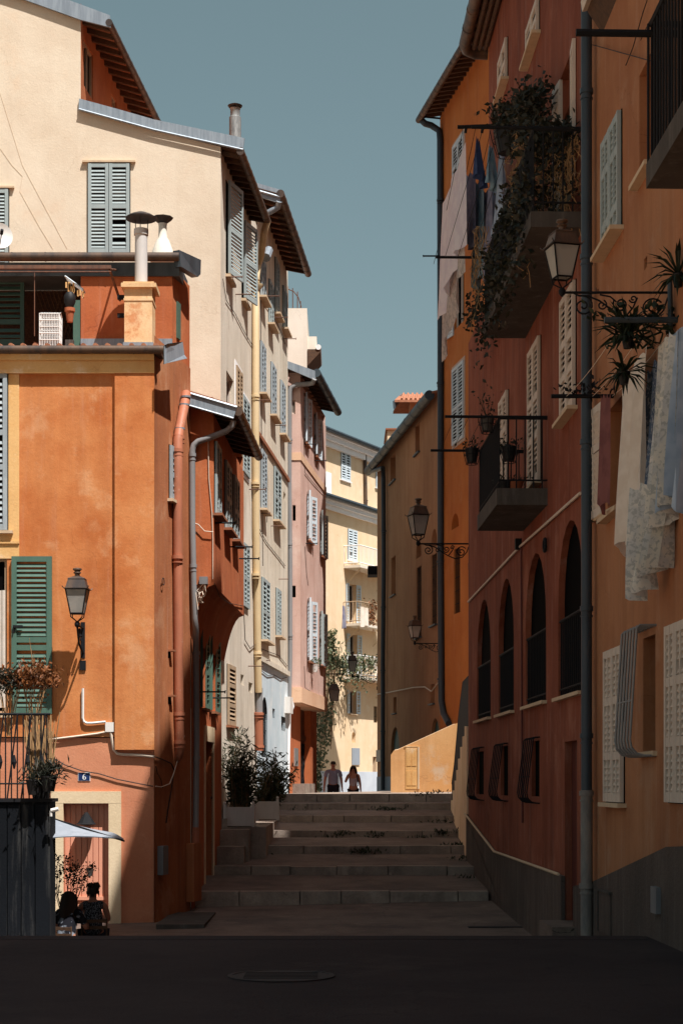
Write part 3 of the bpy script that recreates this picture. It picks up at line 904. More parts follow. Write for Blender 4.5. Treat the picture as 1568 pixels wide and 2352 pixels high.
m = MB(); m.tube(spiral((0, 0), .06, .06, 0, 1, 14), .008, 5, F1s.T(F1s.hit(370, 1336)[0], .04, F1s.hit(370, 1336)[1])); obj('wall_ring', m, M['iron'], L1)
# green open leaf beside the lower window
t0, t1, q0, q1 = span(F1, 29, 121, 1279, 1640, dP)
gl = obj('open_shutter', shutter_mb(F1.T(t0, dP + .03, q0), t1 - t0, q1 - q0, .082, (.42, .47), th=.05, stile=.085), M['sh_green'], L1)
m = MB(); t, z = F1.hit(36, 1440, dP); m.box(t - .02, t + .14, -dP - .12, -dP - .09, z - .02, z + .02, F1.T()); m.tube([F1.W(t, dP + .1, z), F1.W(t - .02, dP + .1, z - .12)], .012, 5); obj('latch', m, M['iron'], gl)
# lace curtain in that window
m = MB(); g = []
t0, t1, q0, q1 = span(F1, -60, 15, 1355, 1625, dP)
for i in range(8):
    g.append([F1.W(t0 + (t1 - t0) * j / 16, dP - .06 + .02 * math.sin(j * 1.4), q0 + (q1 - q0) * i / 7) for j in range(17)])
m.sheet(g); obj('lace_curtain', m, M['c_white'], L1)

# number plate
def plate():
    t0, t1, q0, q1 = span(F1, 180, 208, 1774, 1794, dL)
    m = MB(); m.box(t0, t1, -dL - .012, -dL + .002, q0, q1, F1.T())
    o = obj('number_plate', m, M['whitepaint'], None)
    tag(o, 'navy enamel house number plate reading 6 on the salmon wall above the door', 'sign')
    m = MB(); m.box(t0 + .008, t1 - .008, -dL - .016, -dL - .011, q0 + .008, q1 - .008, F1.T()); obj('blue_field', m, M['navy'], o)
    c = ((t0 + t1) / 2 + .004, (q0 + q1) / 2)
    h = (q1 - q0) * .36; pts_o = []; m = MB()
    # bowl of the 6 with a thick left side, then the tapering tail
    n = 20; rx, rz = h * .58, h * .52; cz = c[1] - h * .42
    out = [(c[0] + rx * math.cos(2 * math.pi * i / n), cz + rz * math.sin(2 * math.pi * i / n)) for i in range(n)]
    inn = [(c[0] + rx * .06 + rx * .4 * math.cos(2 * math.pi * i / n), cz + rz * .68 * math.sin(2 * math.pi * i / n)) for i in range(n)]
    yy = -dL - .0185
    T = F1.T()
    m.add([(p[0], yy, p[1]) for p in out + inn], [(i, (i + 1) % n, n + (i + 1) % n, n + i) for i in range(n)], T)
    tail_o = [(c[0] - rx, cz), (c[0] - rx * .95, cz + h * .5), (c[0] - rx * .55, cz + h * 1.0), (c[0] + rx * .2, cz + h * 1.38), (c[0] + rx * .75, cz + h * 1.3)]
    tail_i = [(c[0] - rx * .42, cz), (c[0] - rx * .4, cz + h * .5), (c[0] - rx * .15, cz + h * .9), (c[0] + rx * .3, cz + h * 1.2), (c[0] + rx * .8, cz + h * 1.1)]
    k = len(tail_o)
    m.add([(p[0], yy - .001, p[1]) for p in tail_o + tail_i], [(i, i + 1, k + i + 1, k + i) for i in range(k - 1)], T)
    obj('numeral', m, M['whitepaint'], o)


plate()

# ================================================================== rust house with the bay
BY = 31.3
L2 = thing('bay_house', 'rust orange house with projecting upper bay, grey green shutters and low tiled eave', 'house', P(460, HY, 32))
FB = Fac((0, BY), (1, 0))
bc = FB.W(FB.hit(491, 1000)[0], 0, 0)
FBs = Fac((bc.x, BY), (.0365, 1), 'L')
FG = Fac((CB.x + .01, BY + .1), (.036, 1), 'L')             # ground-floor wall
tbE = FBs.hit(560, 1400)[0]
for (xl, xr, yt, yb) in ((492, 503, 1013, 1193), (515, 527, 1056, 1228), (534, 545, 1090, 1253)):
    window(L2, FBs, xl, xr, yt, yb, 'closed', 'sh_grey', n=2, spacing=.1, sill='sill_dk', sillout=.16)
zb0 = FB.hit(489, 1343)[1]; ztop = FB.hit(489, 945)[1] - .05
fl0 = FB.hit(436, 1000)[0]; fl1 = FB.hit(491, 1000)[0]
m = MB(); wall_sheet(m, FB, [(fl0 - .3, zb0), (fl1, zb0), (fl1, ztop + .3), (fl0 - .3, ztop + .3)]); obj('bay_front', m, M['rust'], L2)
finish_wall(L2, FBs, [(0, zb0), (tbE, zb0), (tbE, ztop), (0, ztop)], M['rust'], 'bay_side')
# curved corbel carrying the bay
m = MB(); n = 7; rows = []
dep = .42
for i in range(n + 1):
    u = i / n
    row = []
    for j in range(6):
        t = tbE * j / 5
        row.append(FBs.W(t, -dep * u ** .75, zb0 - .98 * u ** 1.7))
    rows.append(row)
m.sheet(rows)
m.add([r[0] for r in rows] + [FBs.W(0, -dep, zb0)], [tuple(range(len(rows) + 1))]); m.add([r[-1] for r in rows] + [FBs.W(tbE, -dep, zb0)], [tuple(range(len(rows) + 1))])
obj('bay_corbel', m, M['rust'], L2)
tgE = FG.hit(509, 1700)[0]
for xl, xr in ((456, 463), (471, 481), (494, 507)):
    t0, t1, q0, q1 = span(FG, xl, xr, 1440 if xl < 470 else 1462, 1632)
    pass
window(L2, FG, 463, 472, 1440, 1628, 'open', 'sh_green', sill='sill_dk', ang=R(171), rec=.2, spacing=.1)
window(L2, FG, 485, 495, 1465, 1636, 'open', 'sh_green', sill='sill_dk', ang=R(171), rec=.2, spacing=.1)
t0, t1, q0, q1 = span(FG, 471, 489, 1702, 1960)
FG.holes.append((rect(t0, t1, -.6, q1), .2, 0))
finish_wall(L2, FG, [(0, LO), (tgE, LO), (tgE, zb0 + .2), (0, zb0 + .2)], M['rust'], 'ground_wall')
m = MB(); m.box(t0 - .02, t1 + .02, .16, .2, -.6, q1, FG.T()); dr = obj('door', m, M['sh_dkgreen'], L2)
m = MB()
for i in range(2):
    a = t0 + .06 + i * (t1 - t0) / 2
    m.box(a, a + (t1 - t0) / 2 - .12, .135, .161, -.3, q1 - 1.1, FG.T())
obj('door_panel', m, M['sh_dkgreen'], dr)
m = MB(); m.box(t0 + .05, t1 - .05, .14, .161, q1 - .75, q1 - .1, FG.T()); obj('transom_grille', m, M['pvc'], dr)
m = MB(); m.box(t0 - .16, t0, -.02, .03, -.6, q1, FG.T()); m.box(t1, t1 + .16, -.02, .03, -.6, q1, FG.T()); m.box(t0 - .16, t1 + .16, -.022, .03, q1, q1 + .3, FG.T()); obj('door_frame', m, M['rib'], dr)
m = MB(); p = FG.px(486, 1832, .02); m.lathe([(.01, -.03), (.03, 0), (.01, .03)], tuple(p), 8); obj('handle', m, M['rustiron'], dr)
# roof
ge = FBs.hit(591, 1082, .43)[0]
gzb = FBs.hit(546, 950, .43)[1]
m = MB(); roof_slab(m, FBs, -.25, ge, .42, -3.2, gzb + .03, .32); obj('roof', m, M['terra'], L2)
m = MB(); rafters(m, FBs, -.1, ge, -.6, .4, gzb - .0, 9, drop=.1, rise=.3)
m.hexa([FBs.W(-.2, .4, gzb + .012), FBs.W(ge, .4, gzb + .012), FBs.W(ge, -.7, gzb + .352), FBs.W(-.2, -.7, gzb + .352)], [FBs.W(-.2, .4, gzb + .026), FBs.W(ge, .4, gzb + .026), FBs.W(ge, -.7, gzb + .37), FBs.W(-.2, -.7, gzb + .37)])
obj('soffit', m, M['wood'], L2)
gutter(L2, FBs.W(-.2, .46, gzb), FBs.W(ge, .46, gzb), .085, 'gutter', 9)
m = MB()
a = [P(435, 904, BY - .3), P(544, 936, BY - .3), P(536, 961, BY - .3), P(436, 932, BY - .3)]
m.hexa(a, [p + Vector((0, .05, 0)) for p in a]); m.tube([a[0], a[1]], .03, 6); m.tube([a[3], a[2]], .02, 6)
obj('verge_flashing', m, M['zinc'], L2)
q = lambda x, y, d=.1: FB.px(x, y, d)
pipe(L2, [q(536, 966, .12), q(534, 978), q(520, 990), q(480, 1006), q(455, 1014), q(446, 1022), q(442, 1034), q(442, 1200), q(445, 1350), q(447, 1420, .05), q(450, 1445, .0), FG.px(450, 1480, .07), FG.px(452, 1700, .07), FG.px(450, 1880, .07), FG.px(449, 1935, .07)], .055, 'pvc',
     [q(442, 1045), q(444, 1300), FG.px(451, 1500, .07), FG.px(452, 1740, .07)])
m = MB(); m.tube([FG.px(449, 1900, .07), FG.px(449, 2000, .07)], .07, 12); obj('pipe_foot', m, M['pvc_terra'], L2)
cable(L2, FB, [(478, 1000), (480, 1100), (487, 1180), (489, 1240), (489, 1330)], .009, 'cablew', .02)
cable(L2, FB, [(443, 1200), (456, 1205), (470, 1220), (490, 1222)], .009, 'cablew', .06)
cable(L2, FB, [(444, 1280), (447, 1340), (455, 1400)], .009, 'cablew', .12)
m = MB(); t0, t1, q0, q1 = span(FB, 459, 478, 1326, 1343); m.box(t0, t1, -.12, .0, q0, q1, FB.T()); obj('junction_box', m, M['greybox'], L2)
m = MB()
for k in range(6): m.tube(wiggle(FB.px(466 + k, 1340, .1), FB.px(452 + k * 3, 1385, .05), .03, 5), .007, 4)
obj('loose_wires', m, M['cablew'], L2)
cable(L2, FBs, [(493, 1340), (505, 1370), (525, 1385), (559, 1392)], .008, 'cabled', .02)
rods(L2, FG, [(459, 1589, 518), (483, 1603, 539)])
rods(L2, FBs, [(494, 1201, 541), (528, 1256, 580), (549, 1283, 595)])
m = MB(); footblock(m, [tuple(FB.W(fl0 - .3, -.02, 0)[:2]), tuple(FBs.W(0, -.02, 0)[:2]), tuple(FBs.W(tbE, -.02, 0)[:2]), (-9, FBs.W(tbE, 0, 0).y)], zb0, gzb + .3, (0, 1))
obj('rear_wall', m, M['rust'], L2)

# ================================================================== pale gable house
YG = 37.2
L3 = thing('gable_house', 'tall pale beige house with stepped zinc edged gable and grey shutters', 'house', P(420, HY, YG))
F3 = Fac((0, YG), (1, 0))
c3 = F3.W(F3.hit(507, 800)[0], 0, 0)
F3s = Fac((c3.x, YG), (.0815, 1), 'L')
zz = lambda x, y: F3.hit(x, y)
tL = F3.hit(-320, 0)[0]
window(L3, F3, 203, 299, 376, 583, 'closed', 'sh_grey', sill=None, spacing=.075, rails=(.52,), lintel='sill')
window(L3, F3, -70, 21, 435, 640, 'closed', 'sh_grey', sill=None, spacing=.075, rails=(.52,), lintel='sill')
slope = (43 - 0) / (185 - 73.)
out = [(tL, LO), (zz(507, 0)[0], LO), zz(507, 337), zz(420, 316), zz(353, 298), zz(270, 275), zz(186, 254), zz(186, 45), (tL, zz(0, 43 - slope * (185 + 320))[1])]
finish_wall(L3, F3, out, M['beige'])
m = MB()
def strip(top, bot, Y, th=.05):
    for i in range(len(top) - 1):
        a = [P(*top[i], Y), P(*top[i + 1], Y), P(*bot[i + 1], Y), P(*bot[i], Y)]
        m.hexa(a, [p + Vector((0, th, 0)) for p in a])
strip([(182, 226), (270, 250), (353, 274), (460, 296), (562, 317)], [(181, 252), (270, 276), (353, 297), (460, 319), (558, 343)], YG - .06)
strip([(-300, -172), (60, -40), (159, 0), (253, 35)], [(-300, -112), (60, 0), (185, 45), (255, 63)], YG - .09)
m.tube([P(182, 251, YG - .08), P(353, 298, YG - .08), P(558, 344, YG - .08)], .025, 6)
obj('verge_flashing', m, M['zinc'], L3)
# upper storey side wall
cu = F3.W(F3.hit(186, 100)[0], 0, 0)
F3u = Fac((cu.x, YG), (.0815, 1), 'L')
window(L3, F3u, 193, 214, 88, 232, 'frame', 'sh_tan', sill=None, rec=.1)
window(L3, F3u, 257, 268, 214, 262, 'frame', 'sh_tan', sill=None, rec=.1)
finish_wall(L3, F3u, [(0, zz(186, 260)[1] - 1), (6, zz(186, 260)[1] - 1), (6, zz(186, 40)[1] + .3), (0, zz(186, 40)[1] + .3)], M['orange_side'], 'upper_side_wall')
zu = F3u.hit(256, 62, .62)[1]; te = 6.0
m = MB(); roof_slab(m, F3u, .05, te, .6, -6, zu + .0, .34, .03); obj('upper_roof', m, M['terra'], L3)
m = MB(); rafters(m, F3u, .0, te, -.1, .56, zu - .02, 14, drop=.1, rise=.35); obj('upper_soffit', m, M['wood'], L3)
gutter(L3, F3u.W(-.05, .62, zu), F3u.W(te, .62, zu), .075, 'gutter', 14)
# street side
tE3 = F3s.hit(590, 900)[0]
def tilted(F, xl, yt, yb, w, ang, mat='sh_grey', house=None, n=1):
    t, z1 = F.hit(xl, yt); _, z0 = F.hit(xl, yb)
    mb = MB(); mb.box(t - .02, t + w * .95, -.015, .01, z0, z1, F.T())
    win = obj('window', mb, M['dark'], house)
    obj('shutter', shutter_mb(F.T(t, .05, z0, -ang), w, z1 - z0, .08, (.48,)), M[mat], win)
    s = MB(); s.box(t - .06, t + w + .06, -.11, .02, z0 - .09, z0 - .03, F.T()); obj('sill', s, M['sill'], win)
tilted(F3s, 519, 414, 627, .78, R(14), 'sh_grey', L3)
tilted(F3s, 555, 506, 683, .78, R(14), 'sh_grey', L3)
window(L3, F3s, 520, 536, 850, 1050, 'frame', 'sh_white', rec=.15, sill=None)
window(L3, F3s, 540, 553, 838, 1070, 'closed', 'sh_tan', surround='trimwhite', sill=None, spacing=.1)
window(L3, F3s, 555, 570, 905, 1100, 'closed', 'sh_grey', surround='trimwhite', sill=None, spacing=.1)
window(L3, F3s, 556, 569, 1245, 1400, 'closed', 'sh_grey', sill=None, spacing=.1)
window(L3, F3s, 521, 537, 1525, 1668, 'closed', 'sh_tan', n=1, sill='sill_dk', spacing=.1, rails=(.33, .66))
window(L3, F3s, 553, 560, 1548, 1575, 'hole', sill=None, rec=.15)
window(L3, F3s, 571, 580, 1566, 1592, 'hole', sill=None, rec=.15)
ztp = zz(507, 337)[1]
finish_wall(L3, F3s, [(0, LO), (tE3, LO), (tE3, ztp + .2), (0, ztp + .05)], M['beige_side'], 'side_wall')
gz3 = F3s.hit(549, 345, .4)[1] - .02
ge3 = F3s.hit(614, 545, .42)[0]
m = MB(); roof_slab(m, F3s, -.02, ge3 + .2, .4, -3.0, gz3 + .03, .27); obj('roof', m, M['terra'], L3)
m = MB(); rafters(m, F3s, 0, ge3, -.12, .38, gz3 - .02, 12, drop=.09, rise=.27)
m.hexa([F3s.W(0, .38, gz3 + .01), F3s.W(ge3, .38, gz3 + .01), F3s.W(ge3, -.2, gz3 + .17), F3s.W(0, -.2, gz3 + .17)], [F3s.W(0, .38, gz3 + .024), F3s.W(ge3, .38, gz3 + .024), F3s.W(ge3, -.2, gz3 + .184), F3s.W(0, -.2, gz3 + .184)])
obj('soffit', m, M['wood'], L3)
gutter(L3, F3s.W(-.05, .43, gz3), F3s.W(ge3, .43, gz3), .085, 'gutter', 11)
q = lambda x, y, d=.1: F3s.px(x, y, d)
pipe(L3, [F3s.W(ge3 - .1, .43, gz3), F3s.W(ge3 - .1, .36, gz3 - .25), q(600, 585, .2), q(592, 610), q(588, 640), q(587, 900), q(588, 1200), q(592, 1500), q(594, 1590)], .085, 'pvc_yellow', [q(587, 640), q(587, 910), q(587, 1110), q(588, 1320), q(592, 1500)])
m = MB(); p = q(588, 665); m.lathe([(.08, -.12), (.1, -.02), (.16, .06), (.17, .12), (.1, .13)], tuple(p), 12); obj('pipe_hopper', m, M['pvc_yellow'], L3, smooth=True)
pipe(L3, [q(595, 1580), q(595, 1640)], .09, 'pvc', []); pipe(L3, [q(594, 1636), q(595, 1722)], .105, 'pvc_terra', [q(594, 1640), q(595, 1715)])
rods(L3, F3s, [(519, 636, 557), (541, 676, 579), (572, 1124, 610), (570, 1530, 604)], .014, 'rustiron')
fp = P(540, 0, 38.6)
zq = lambda y: P(0, y, 38.6).z
m = MB(); m.lathe([(.13, zq(335)), (.13, zq(270)), (.105, zq(268)), (.105, zq(252)), (.12, zq(250))], (fp.x, fp.y, 0), 16); fl_ = obj('flue_pipe', m, M['galv'], L3, smooth=True)
m = MB(); m.lathe([(.15, zq(245.5)), (.165, zq(243)), (.08, zq(239)), (.01, zq(237))], (fp.x, fp.y, 0), 16)
for k in range(4): m.tube([(fp.x + .1 * math.cos(k * 1.57), fp.y + .1 * math.sin(k * 1.57), zq(252)), (fp.x + .11 * math.cos(k * 1.57), fp.y + .11 * math.sin(k * 1.57), zq(244))], .012, 5)
obj('flue_cowl', m, M['flueblack'], fl_)
cable(L3, F3, [(0, 212), (52, 380), (100, 470), (155, 572)], .003, 'sill', .004)
cable(L3, F3, [(0, 340), (28, 380), (52, 405), (46, 440), (90, 520), (122, 572)], .003, 'sill', .004)
cable(L3, F3s, [(512, 640), (520, 690), (540, 720), (560, 760), (584, 800)], .008, 'cabled', .02)
cable(L3, F3s, [(560, 1400), (563, 1470), (575, 1490), (586, 1480)], .01, 'cabled', .03)
m = MB(); footblock(m, [tuple(F3.W(tL, -.02, 0)[:2]), tuple(F3s.W(0, -.02, 0)[:2]), tuple(F3s.W(tE3, -.02, 0)[:2]), (-14, F3s.W(tE3, 0, 0).y)], LO, zz(186, 262)[1] - .7, (0, 1)); obj('rear_wall', m, M['beige'], L3)
m = MB(); footblock(m, [tuple(F3.W(tL, -.02, 0)[:2]), tuple(F3u.W(0, -.02, 0)[:2]), tuple(F3u.W(6, -.02, 0)[:2]), (-14, 43)], zz(186, 260)[1] - .5, zz(186, 45)[1], (0, 1)); obj('rear_storey', m, M['beige'], L3)
m = MB()
dc = P(-2, 546, 36.6)
nrm = Vector((.35, -1, .25)).normalized(); xa = nrm.cross(Vector((0, 0, 1))).normalized(); ya = xa.cross(nrm)
rr = [[dc + xa * (.28 * u * math.cos(a * math.pi / 10)) + ya * (.3 * u * math.sin(a * math.pi / 10)) + nrm * (.1 * u * u) for a in range(21)] for u in (0, .3, .6, .85, 1)]
m.sheet(rr); m.sheet([[p - nrm * .015 for p in r] for r in rr])
dish = obj('satellite_dish', m, M['plastic'], None, smooth=True); tag(dish, 'white satellite dish at the left edge on the pale beige gable', 'satellite dish')
m = MB(); m.tube([dc + ya * -.28, dc + nrm * .4 - ya * .1], .012, 6); m.tube([dc + nrm * .36 - ya * .12, dc + nrm * .46 - ya * .08], .035, 8); m.tube([dc, dc - nrm * .35], .025, 6); obj('feed_arm', m, M['iron'], dish)

# ================================================================== worn cream house behind the yellow pipe
L4 = thing('cream_house', 'worn cream house with narrow grey shutters, deep dark eave and pale blue ground floor', 'house', P(625, HY, 45))
p4 = F3s.W(tE3, 0, 0)
F4 = Fac((p4.x, p4.y), (.0815, 1), 'L')
tE4 = F4.hit(661, 900)[0]
sp = .11
for (xl, xr, yt, yb, s) in ((597, 607, 585, 700, 'sh_blue'), (616, 625, 640, 760, 'sh_grey'), (630, 638, 590, 735, 'sh_grey'), (648, 656, 655, 770, 'sh_grey'),
                            (597, 607, 782, 918, 'sh_blue'), (621, 631, 830, 968, 'sh_blue'), (643, 652, 872, 1010, 'sh_blue'),
                            (598, 609, 1030, 1180, 'sh_blue'), (628, 642, 1070, 1210, 'sh_grey'),
                            (600, 616, 1325, 1478, 'sh_grey'), (633, 642, 1350, 1465, 'sh_grey')):
    window(L4, F4, xl, xr, yt, yb, 'closed', s, spacing=sp, sillout=.18)
window(L4, F4, 651, 656, 1128, 1152, 'hole', sill=None, rec=.15)
window(L4, F4, 601, 614, 1598, 1740, 'hole', sill=None, rec=.2, arch=True, bars=6)
window(L4, F4, 626, 631, 1627, 1650, 'hole', sill=None, rec=.15)
window(L4, F4, 646, 655, 1645, 1680, 'hole', sill=None, rec=.15)
zt4 = F4.hit(645, 470, .55)[1]
zlow = F4.hit(598, 1515)[1]
finish_wall(L4, F4, [(0, zlow), (tE4, zlow), (tE4, zt4 + .35), (0, zt4 + .35)], M['cream'])
F4.d = .0
m = MB(); hs = [(h, dep) for h, dep, dd in F4.holes]; wall_sheet(m, F4, [(0, -.5), (tE4, -.5), (tE4, zlow), (0, zlow)], [h for h in hs if min(p[1] for p in h[0]) < zlow], 0.0); obj('ground_wall', m, M['white_blue'], L4)
m = MB(); m.box(-.02, tE4, -.07, .02, zlow - .05, zlow + .08, F4.T()); obj('string_course', m, M['cream'], L4)
t0, z0_ = F4.hit(598, 1007); t1, z1_ = F4.hit(660, 1104)
m = MB(); m.box(0, tE4, -.06, .02, z0_ - .05, z0_ + .05, F4.T()); obj('upper_course', m, M['sill_dk'], L4)
ge4a, ge4 = -.3, F4.hit(706, 628, .6)[0]
m = MB(); roof_slab(m, F4, ge4a + .1, ge4, .58, -4, zt4 + .03, .28, .03); obj('roof', m, M['terra'], L4)
m = MB(); rafters(m, F4, ge4a, ge4, -.1, .56, zt4 + .03, 14, drop=.1, rise=.28)
m.hexa([F4.W(ge4a, .56, zt4 + .03), F4.W(ge4, .56, zt4 + .03), F4.W(ge4, -.2, zt4 + .26), F4.W(ge4a, -.2, zt4 + .26)], [F4.W(ge4a, .56, zt4 + .05), F4.W(ge4, .56, zt4 + .05), F4.W(ge4, -.2, zt4 + .28), F4.W(ge4a, -.2, zt4 + .28)])
obj('soffit', m, M['wood'], L4)
gutter(L4, F4.W(ge4a, .62, zt4 + .04), F4.W(ge4, .62, zt4 + .04), .1, 'gutter', 13)
m = MB(); Yv = F4.depth(ge4a)
a = [P(586, 419, Yv), P(645, 436, Yv), P(643, 467, Yv), P(590, 449, Yv)]
m.hexa(a, [p + Vector((0, .06, 0)) for p in a]); m.tube([P(588, 437, Yv - .02), P(644, 453, Yv - .02)], .03, 6); obj('verge_flashing', m, M['zinc'], L4)
pipe(L4, [P(641, 462, Yv), P(638, 476, Yv + .1), P(625, 484, Yv + .1), P(604, 494, Yv + .2)], .075, 'zinc', [])
m = MB(); m.tube([F3s.px(617, 575, .3), F3s.px(611, 592, .3)], .11, 8); obj('pipe_hopper', m, M['zinc'], L4)
rods(L4, F4, [(606, 680, 641), (628, 729, 661), (650, 778, 680), (596, 919, 621), (632, 977, 656), (600, 1179, 620), (622, 1208, 648), (640, 1330, 662), (605, 1517, 620)], .012, 'rustiron')
for pth in ([(599, 690), (601, 1000), (604, 1300)], [(596, 1215), (612, 1245), (640, 1280), (655, 1300)], [(600, 1490), (625, 1500), (640, 1505), (660, 1530)], [(600, 1540), (615, 1552), (630, 1550), (645, 1560), (660, 1555)], [(610, 700), (625, 720), (640, 750), (655, 790)], [(597, 1010), (610, 1040), (614, 1100), (613, 1200)]):
    cable(L4, F4, pth, .009, 'cabled', .02)
m = MB(); t0, t1, q0, q1 = span(F4, 654, 661, 1600, 1640); m.box(t0, t1, -.15, 0, q0, q1, F4.T()); obj('meter_box', m, M['plastic'], L4)
m = MB(); footblock(m, [tuple(F4.W(0, -.02, 0)[:2]), tuple(F4.W(tE4, -.02, 0)[:2]), (-12, F4.W(tE4, 0, 0).y), (-12, p4.y)], LO, zt4 + .3, (0,)); obj('rear_wall', m, M['cream'], L4)
# white roof house above the pink one
W4 = thing('white_house', 'white rendered roof block with iron railing above the pink house', 'house', P(680, HY, 57))
Yw = 57
m = MB()
x0, x1 = P(640, 0, Yw).x, P(705, 0, Yw).x
m.box(x0 - 2, x1, Yw, Yw + 4, -1, P(0, 708, Yw).z); obj('wall', m, M['white'], W4)
m = MB(); m.box(x1 + .003, P(727, 0, Yw).x, Yw + .1, Yw + 3, P(0, 803, Yw).z, P(0, 771, Yw).z); obj('parapet', m, M['white'], W4)
m = MB(); m.hexa([P(706, 840, Yw), P(706, 802, Yw), P(736, 802, Yw), P(736, 808, Yw)], [P(706, 840, Yw) + Vector((0, 2, 0)), P(706, 802, Yw) + Vector((0, 2, 0)), P(736, 802, Yw) + Vector((0, 2, 0)), P(736, 808, Yw) + Vector((0, 2, 0))]); obj('soffit', m, M['wood'], W4)
m = MB(); m.tube([P(731, 797, Yw - .03), P(731, 797, Yw - .03) + Vector((0, 2.4, 0))], .09, 10); obj('gutter', m, M['trimwhite'], W4)
m = MB()
zt = P(0, 708, Yw).z
for x, y in ((661, 656), (672, 660), (683, 668), (690, 690)): m.tube([(P(x, 0, Yw).x, Yw + .1, zt), (P(x, 0, Yw).x, Yw + .1, P(0, y, Yw).z)], .018, 6)
m.tube([P(x, y, Yw + .1) for x, y in ((650, 662), (662, 664), (675, 670), (685, 683), (692, 706))], .018, 6)
obj('roof_railing', m, M['rustiron'], W4)

# ================================================================== pink house
L5 = thing('pink_house', 'pink house with peach bands, open pale shutters and carved brown door under its overhang', 'house', P(700, HY, 52))
Y5 = 50.2
F5 = Fac((0, Y5), (1, 0))
c5 = F5.W(F5.hit(690, 1000)[0], 0, 0)
F5s = Fac((c5.x, Y5), (.113, 1), 'L')
tE5 = F5s.hit(748, 1300)[0]
zb5 = F5.hit(690, 1612)[1]; zt5 = F5.hit(690, 880)[1]
window(L5, F5, 669, 678, 919, 951, 'frame', sill=None, rec=.12)
window(L5, F5, 672, 679, 1160, 1196, 'hole', sill=None, rec=.15)
window(L5, F5, 671, 679, 1345, 1372, 'hole', sill=None, rec=.15)
finish_wall(L5, F5, [(F5.hit(655, 0)[0], zb5), (F5.hit(690, 0)[0], zb5), (F5.hit(690, 0)[0], zt5 + .3), (F5.hit(655, 0)[0], zt5 + .3)], M['pink'], 'front_wall')
for (xl, xr, yt, yb) in ((700, 706, 905, 1025), (723, 729, 952, 1055), (706, 714, 1130, 1248), (736, 742, 1175, 1282), (707, 715, 1375, 1522), (735, 741, 1405, 1530)):
    window(L5, F5s, xl, xr, yt, yb, 'open', 'sh_pale' if xl < 730 else 'sh_grey', sill='sill_dk', ang=R(160), rec=.2, spacing=.11, surround=None)
finish_wall(L5, F5s, [(0, zb5), (tE5, zb5), (tE5, zt5), (0, zt5)], M['pink'], 'side_wall')
m = MB(); zc = F5.hit(690, 1057)[1]
xl5 = F5.hit(655, 0)[0]; xr5 = F5.hit(690, 0)[0]
m.box(xl5, xr5 + .02, -.025, 0.01, zc, zc + .22, F5.T()); obj('peach_band', m, M['pink_trim'], L5); m = MB(); m.box(xl5, xr5 + .04, -.045, 0.01, zb5 - .02, zb5 + .42, F5.T()); obj('peach_band', m, M['pink_trim'], L5); m = MB(); m.box(-.0, tE5, -.025, .01, zc + .002, zc + .218, F5s.T()); obj('peach_band', m, M['pink_trim'], L5); m = MB()
m.box(-.02, tE5, -.045, .01, zb5 - .022, zb5 + .4, F5s.T()); obj('peach_band', m, M['pink_trim'], L5)
m = MB(); vs = [F5.W(xl5, 0, zb5), F5.W(xr5, 0, zb5), F5s.W(tE5, 0, zb5), F5s.W(tE5, -3, zb5)]; m.hexa(vs, [v + Vector((0, 0, -.05)) for v in vs]); obj('overhang_soffit', m, M['pink_trim'], L5)
F5g = Fac((F5.W(F5.hit(671, 0)[0], 0, 0).x - .05, Y5 + .3), (.10, 1), 'L')
tg5 = F5g.hit(727, 1700, 0)[0]
t0, t1, q0, q1 = span(F5g, 690, 713, 1618, 1812)
F5g.holes.append((rect(t0, t1, .3, q1), .25, 0))
finish_wall(L5, F5g, [(-.3, -.5), (tg5, -.5), (tg5, zb5), (-.3, zb5)], M['rust'], 'ground_wall')
m = MB(); m.box(t0, t1, .2, .26, .3, q1, F5g.T()); dr = obj('door', m, M['doorbrown'], L5)
m = MB(); zdl = F5g.hit(690, 1690)[1]
for i in range(2):
    for k in range(5):
        a = t0 + (t1 - t0) * (i + .22 + .14 * k) / 2; m.tube(wiggle(F5g.W(a, -.17, .9), F5g.W(a, -.17, zdl - .2), .02, 14), .018, 4)
obj('door_grille', m, M['iron'], dr)
m = MB(); m.box(t0, t1, .15, .21, zdl - .1, zdl + .05, F5g.T()); m.box((t0 + t1) / 2 - .04, (t0 + t1) / 2 + .04, .15, .21, .3, zdl - .1, F5g.T()); obj('door_rail', m, M['doorbrown'], dr)
m = MB(); t0, t1, q0, q1 = span(F5g, 675, 683, 1718, 1760); m.box(t0, t1, -.03, .01, q0, q1, F5g.T()); obj('wall_plaque', m, M['galv'], L5)
m = MB(); m.box(*[F5g.hit(x, 0)[0] for x in (672, 697)], -.35, .1, .9, F5g.hit(680, 1800)[1], F5g.T()); obj('door_step', m, M['stone'], L5)
gz5 = F5s.hit(727, 862, .45)[1]; ge5 = F5s.hit(774, 945, .47)[0]
m = MB(); roof_slab(m, F5s, -.15, ge5, .44, -2.5, gz5 + .02, .3, .03); obj('roof', m, M['terra'], L5)
m = MB(); rafters(m, F5s, -.2, ge5, -.1, .42, gz5 - .02, 10, drop=.09, rise=.3)
m.hexa([F5s.W(-.2, .42, gz5 + .01), F5s.W(ge5, .42, gz5 + .01), F5s.W(ge5, -.2, gz5 + .2), F5s.W(-.2, -.2, gz5 + .2)], [F5s.W(-.2, .42, gz5 + .025), F5s.W(ge5, .42, gz5 + .025), F5s.W(ge5, -.2, gz5 + .22), F5s.W(-.2, -.2, gz5 + .22)]); obj('soffit', m, M['wood'], L5)
gutter(L5, F5s.W(-.25, .5, gz5 - .02), F5s.W(ge5, .5, gz5 - .02), .12, 'slate', 6)
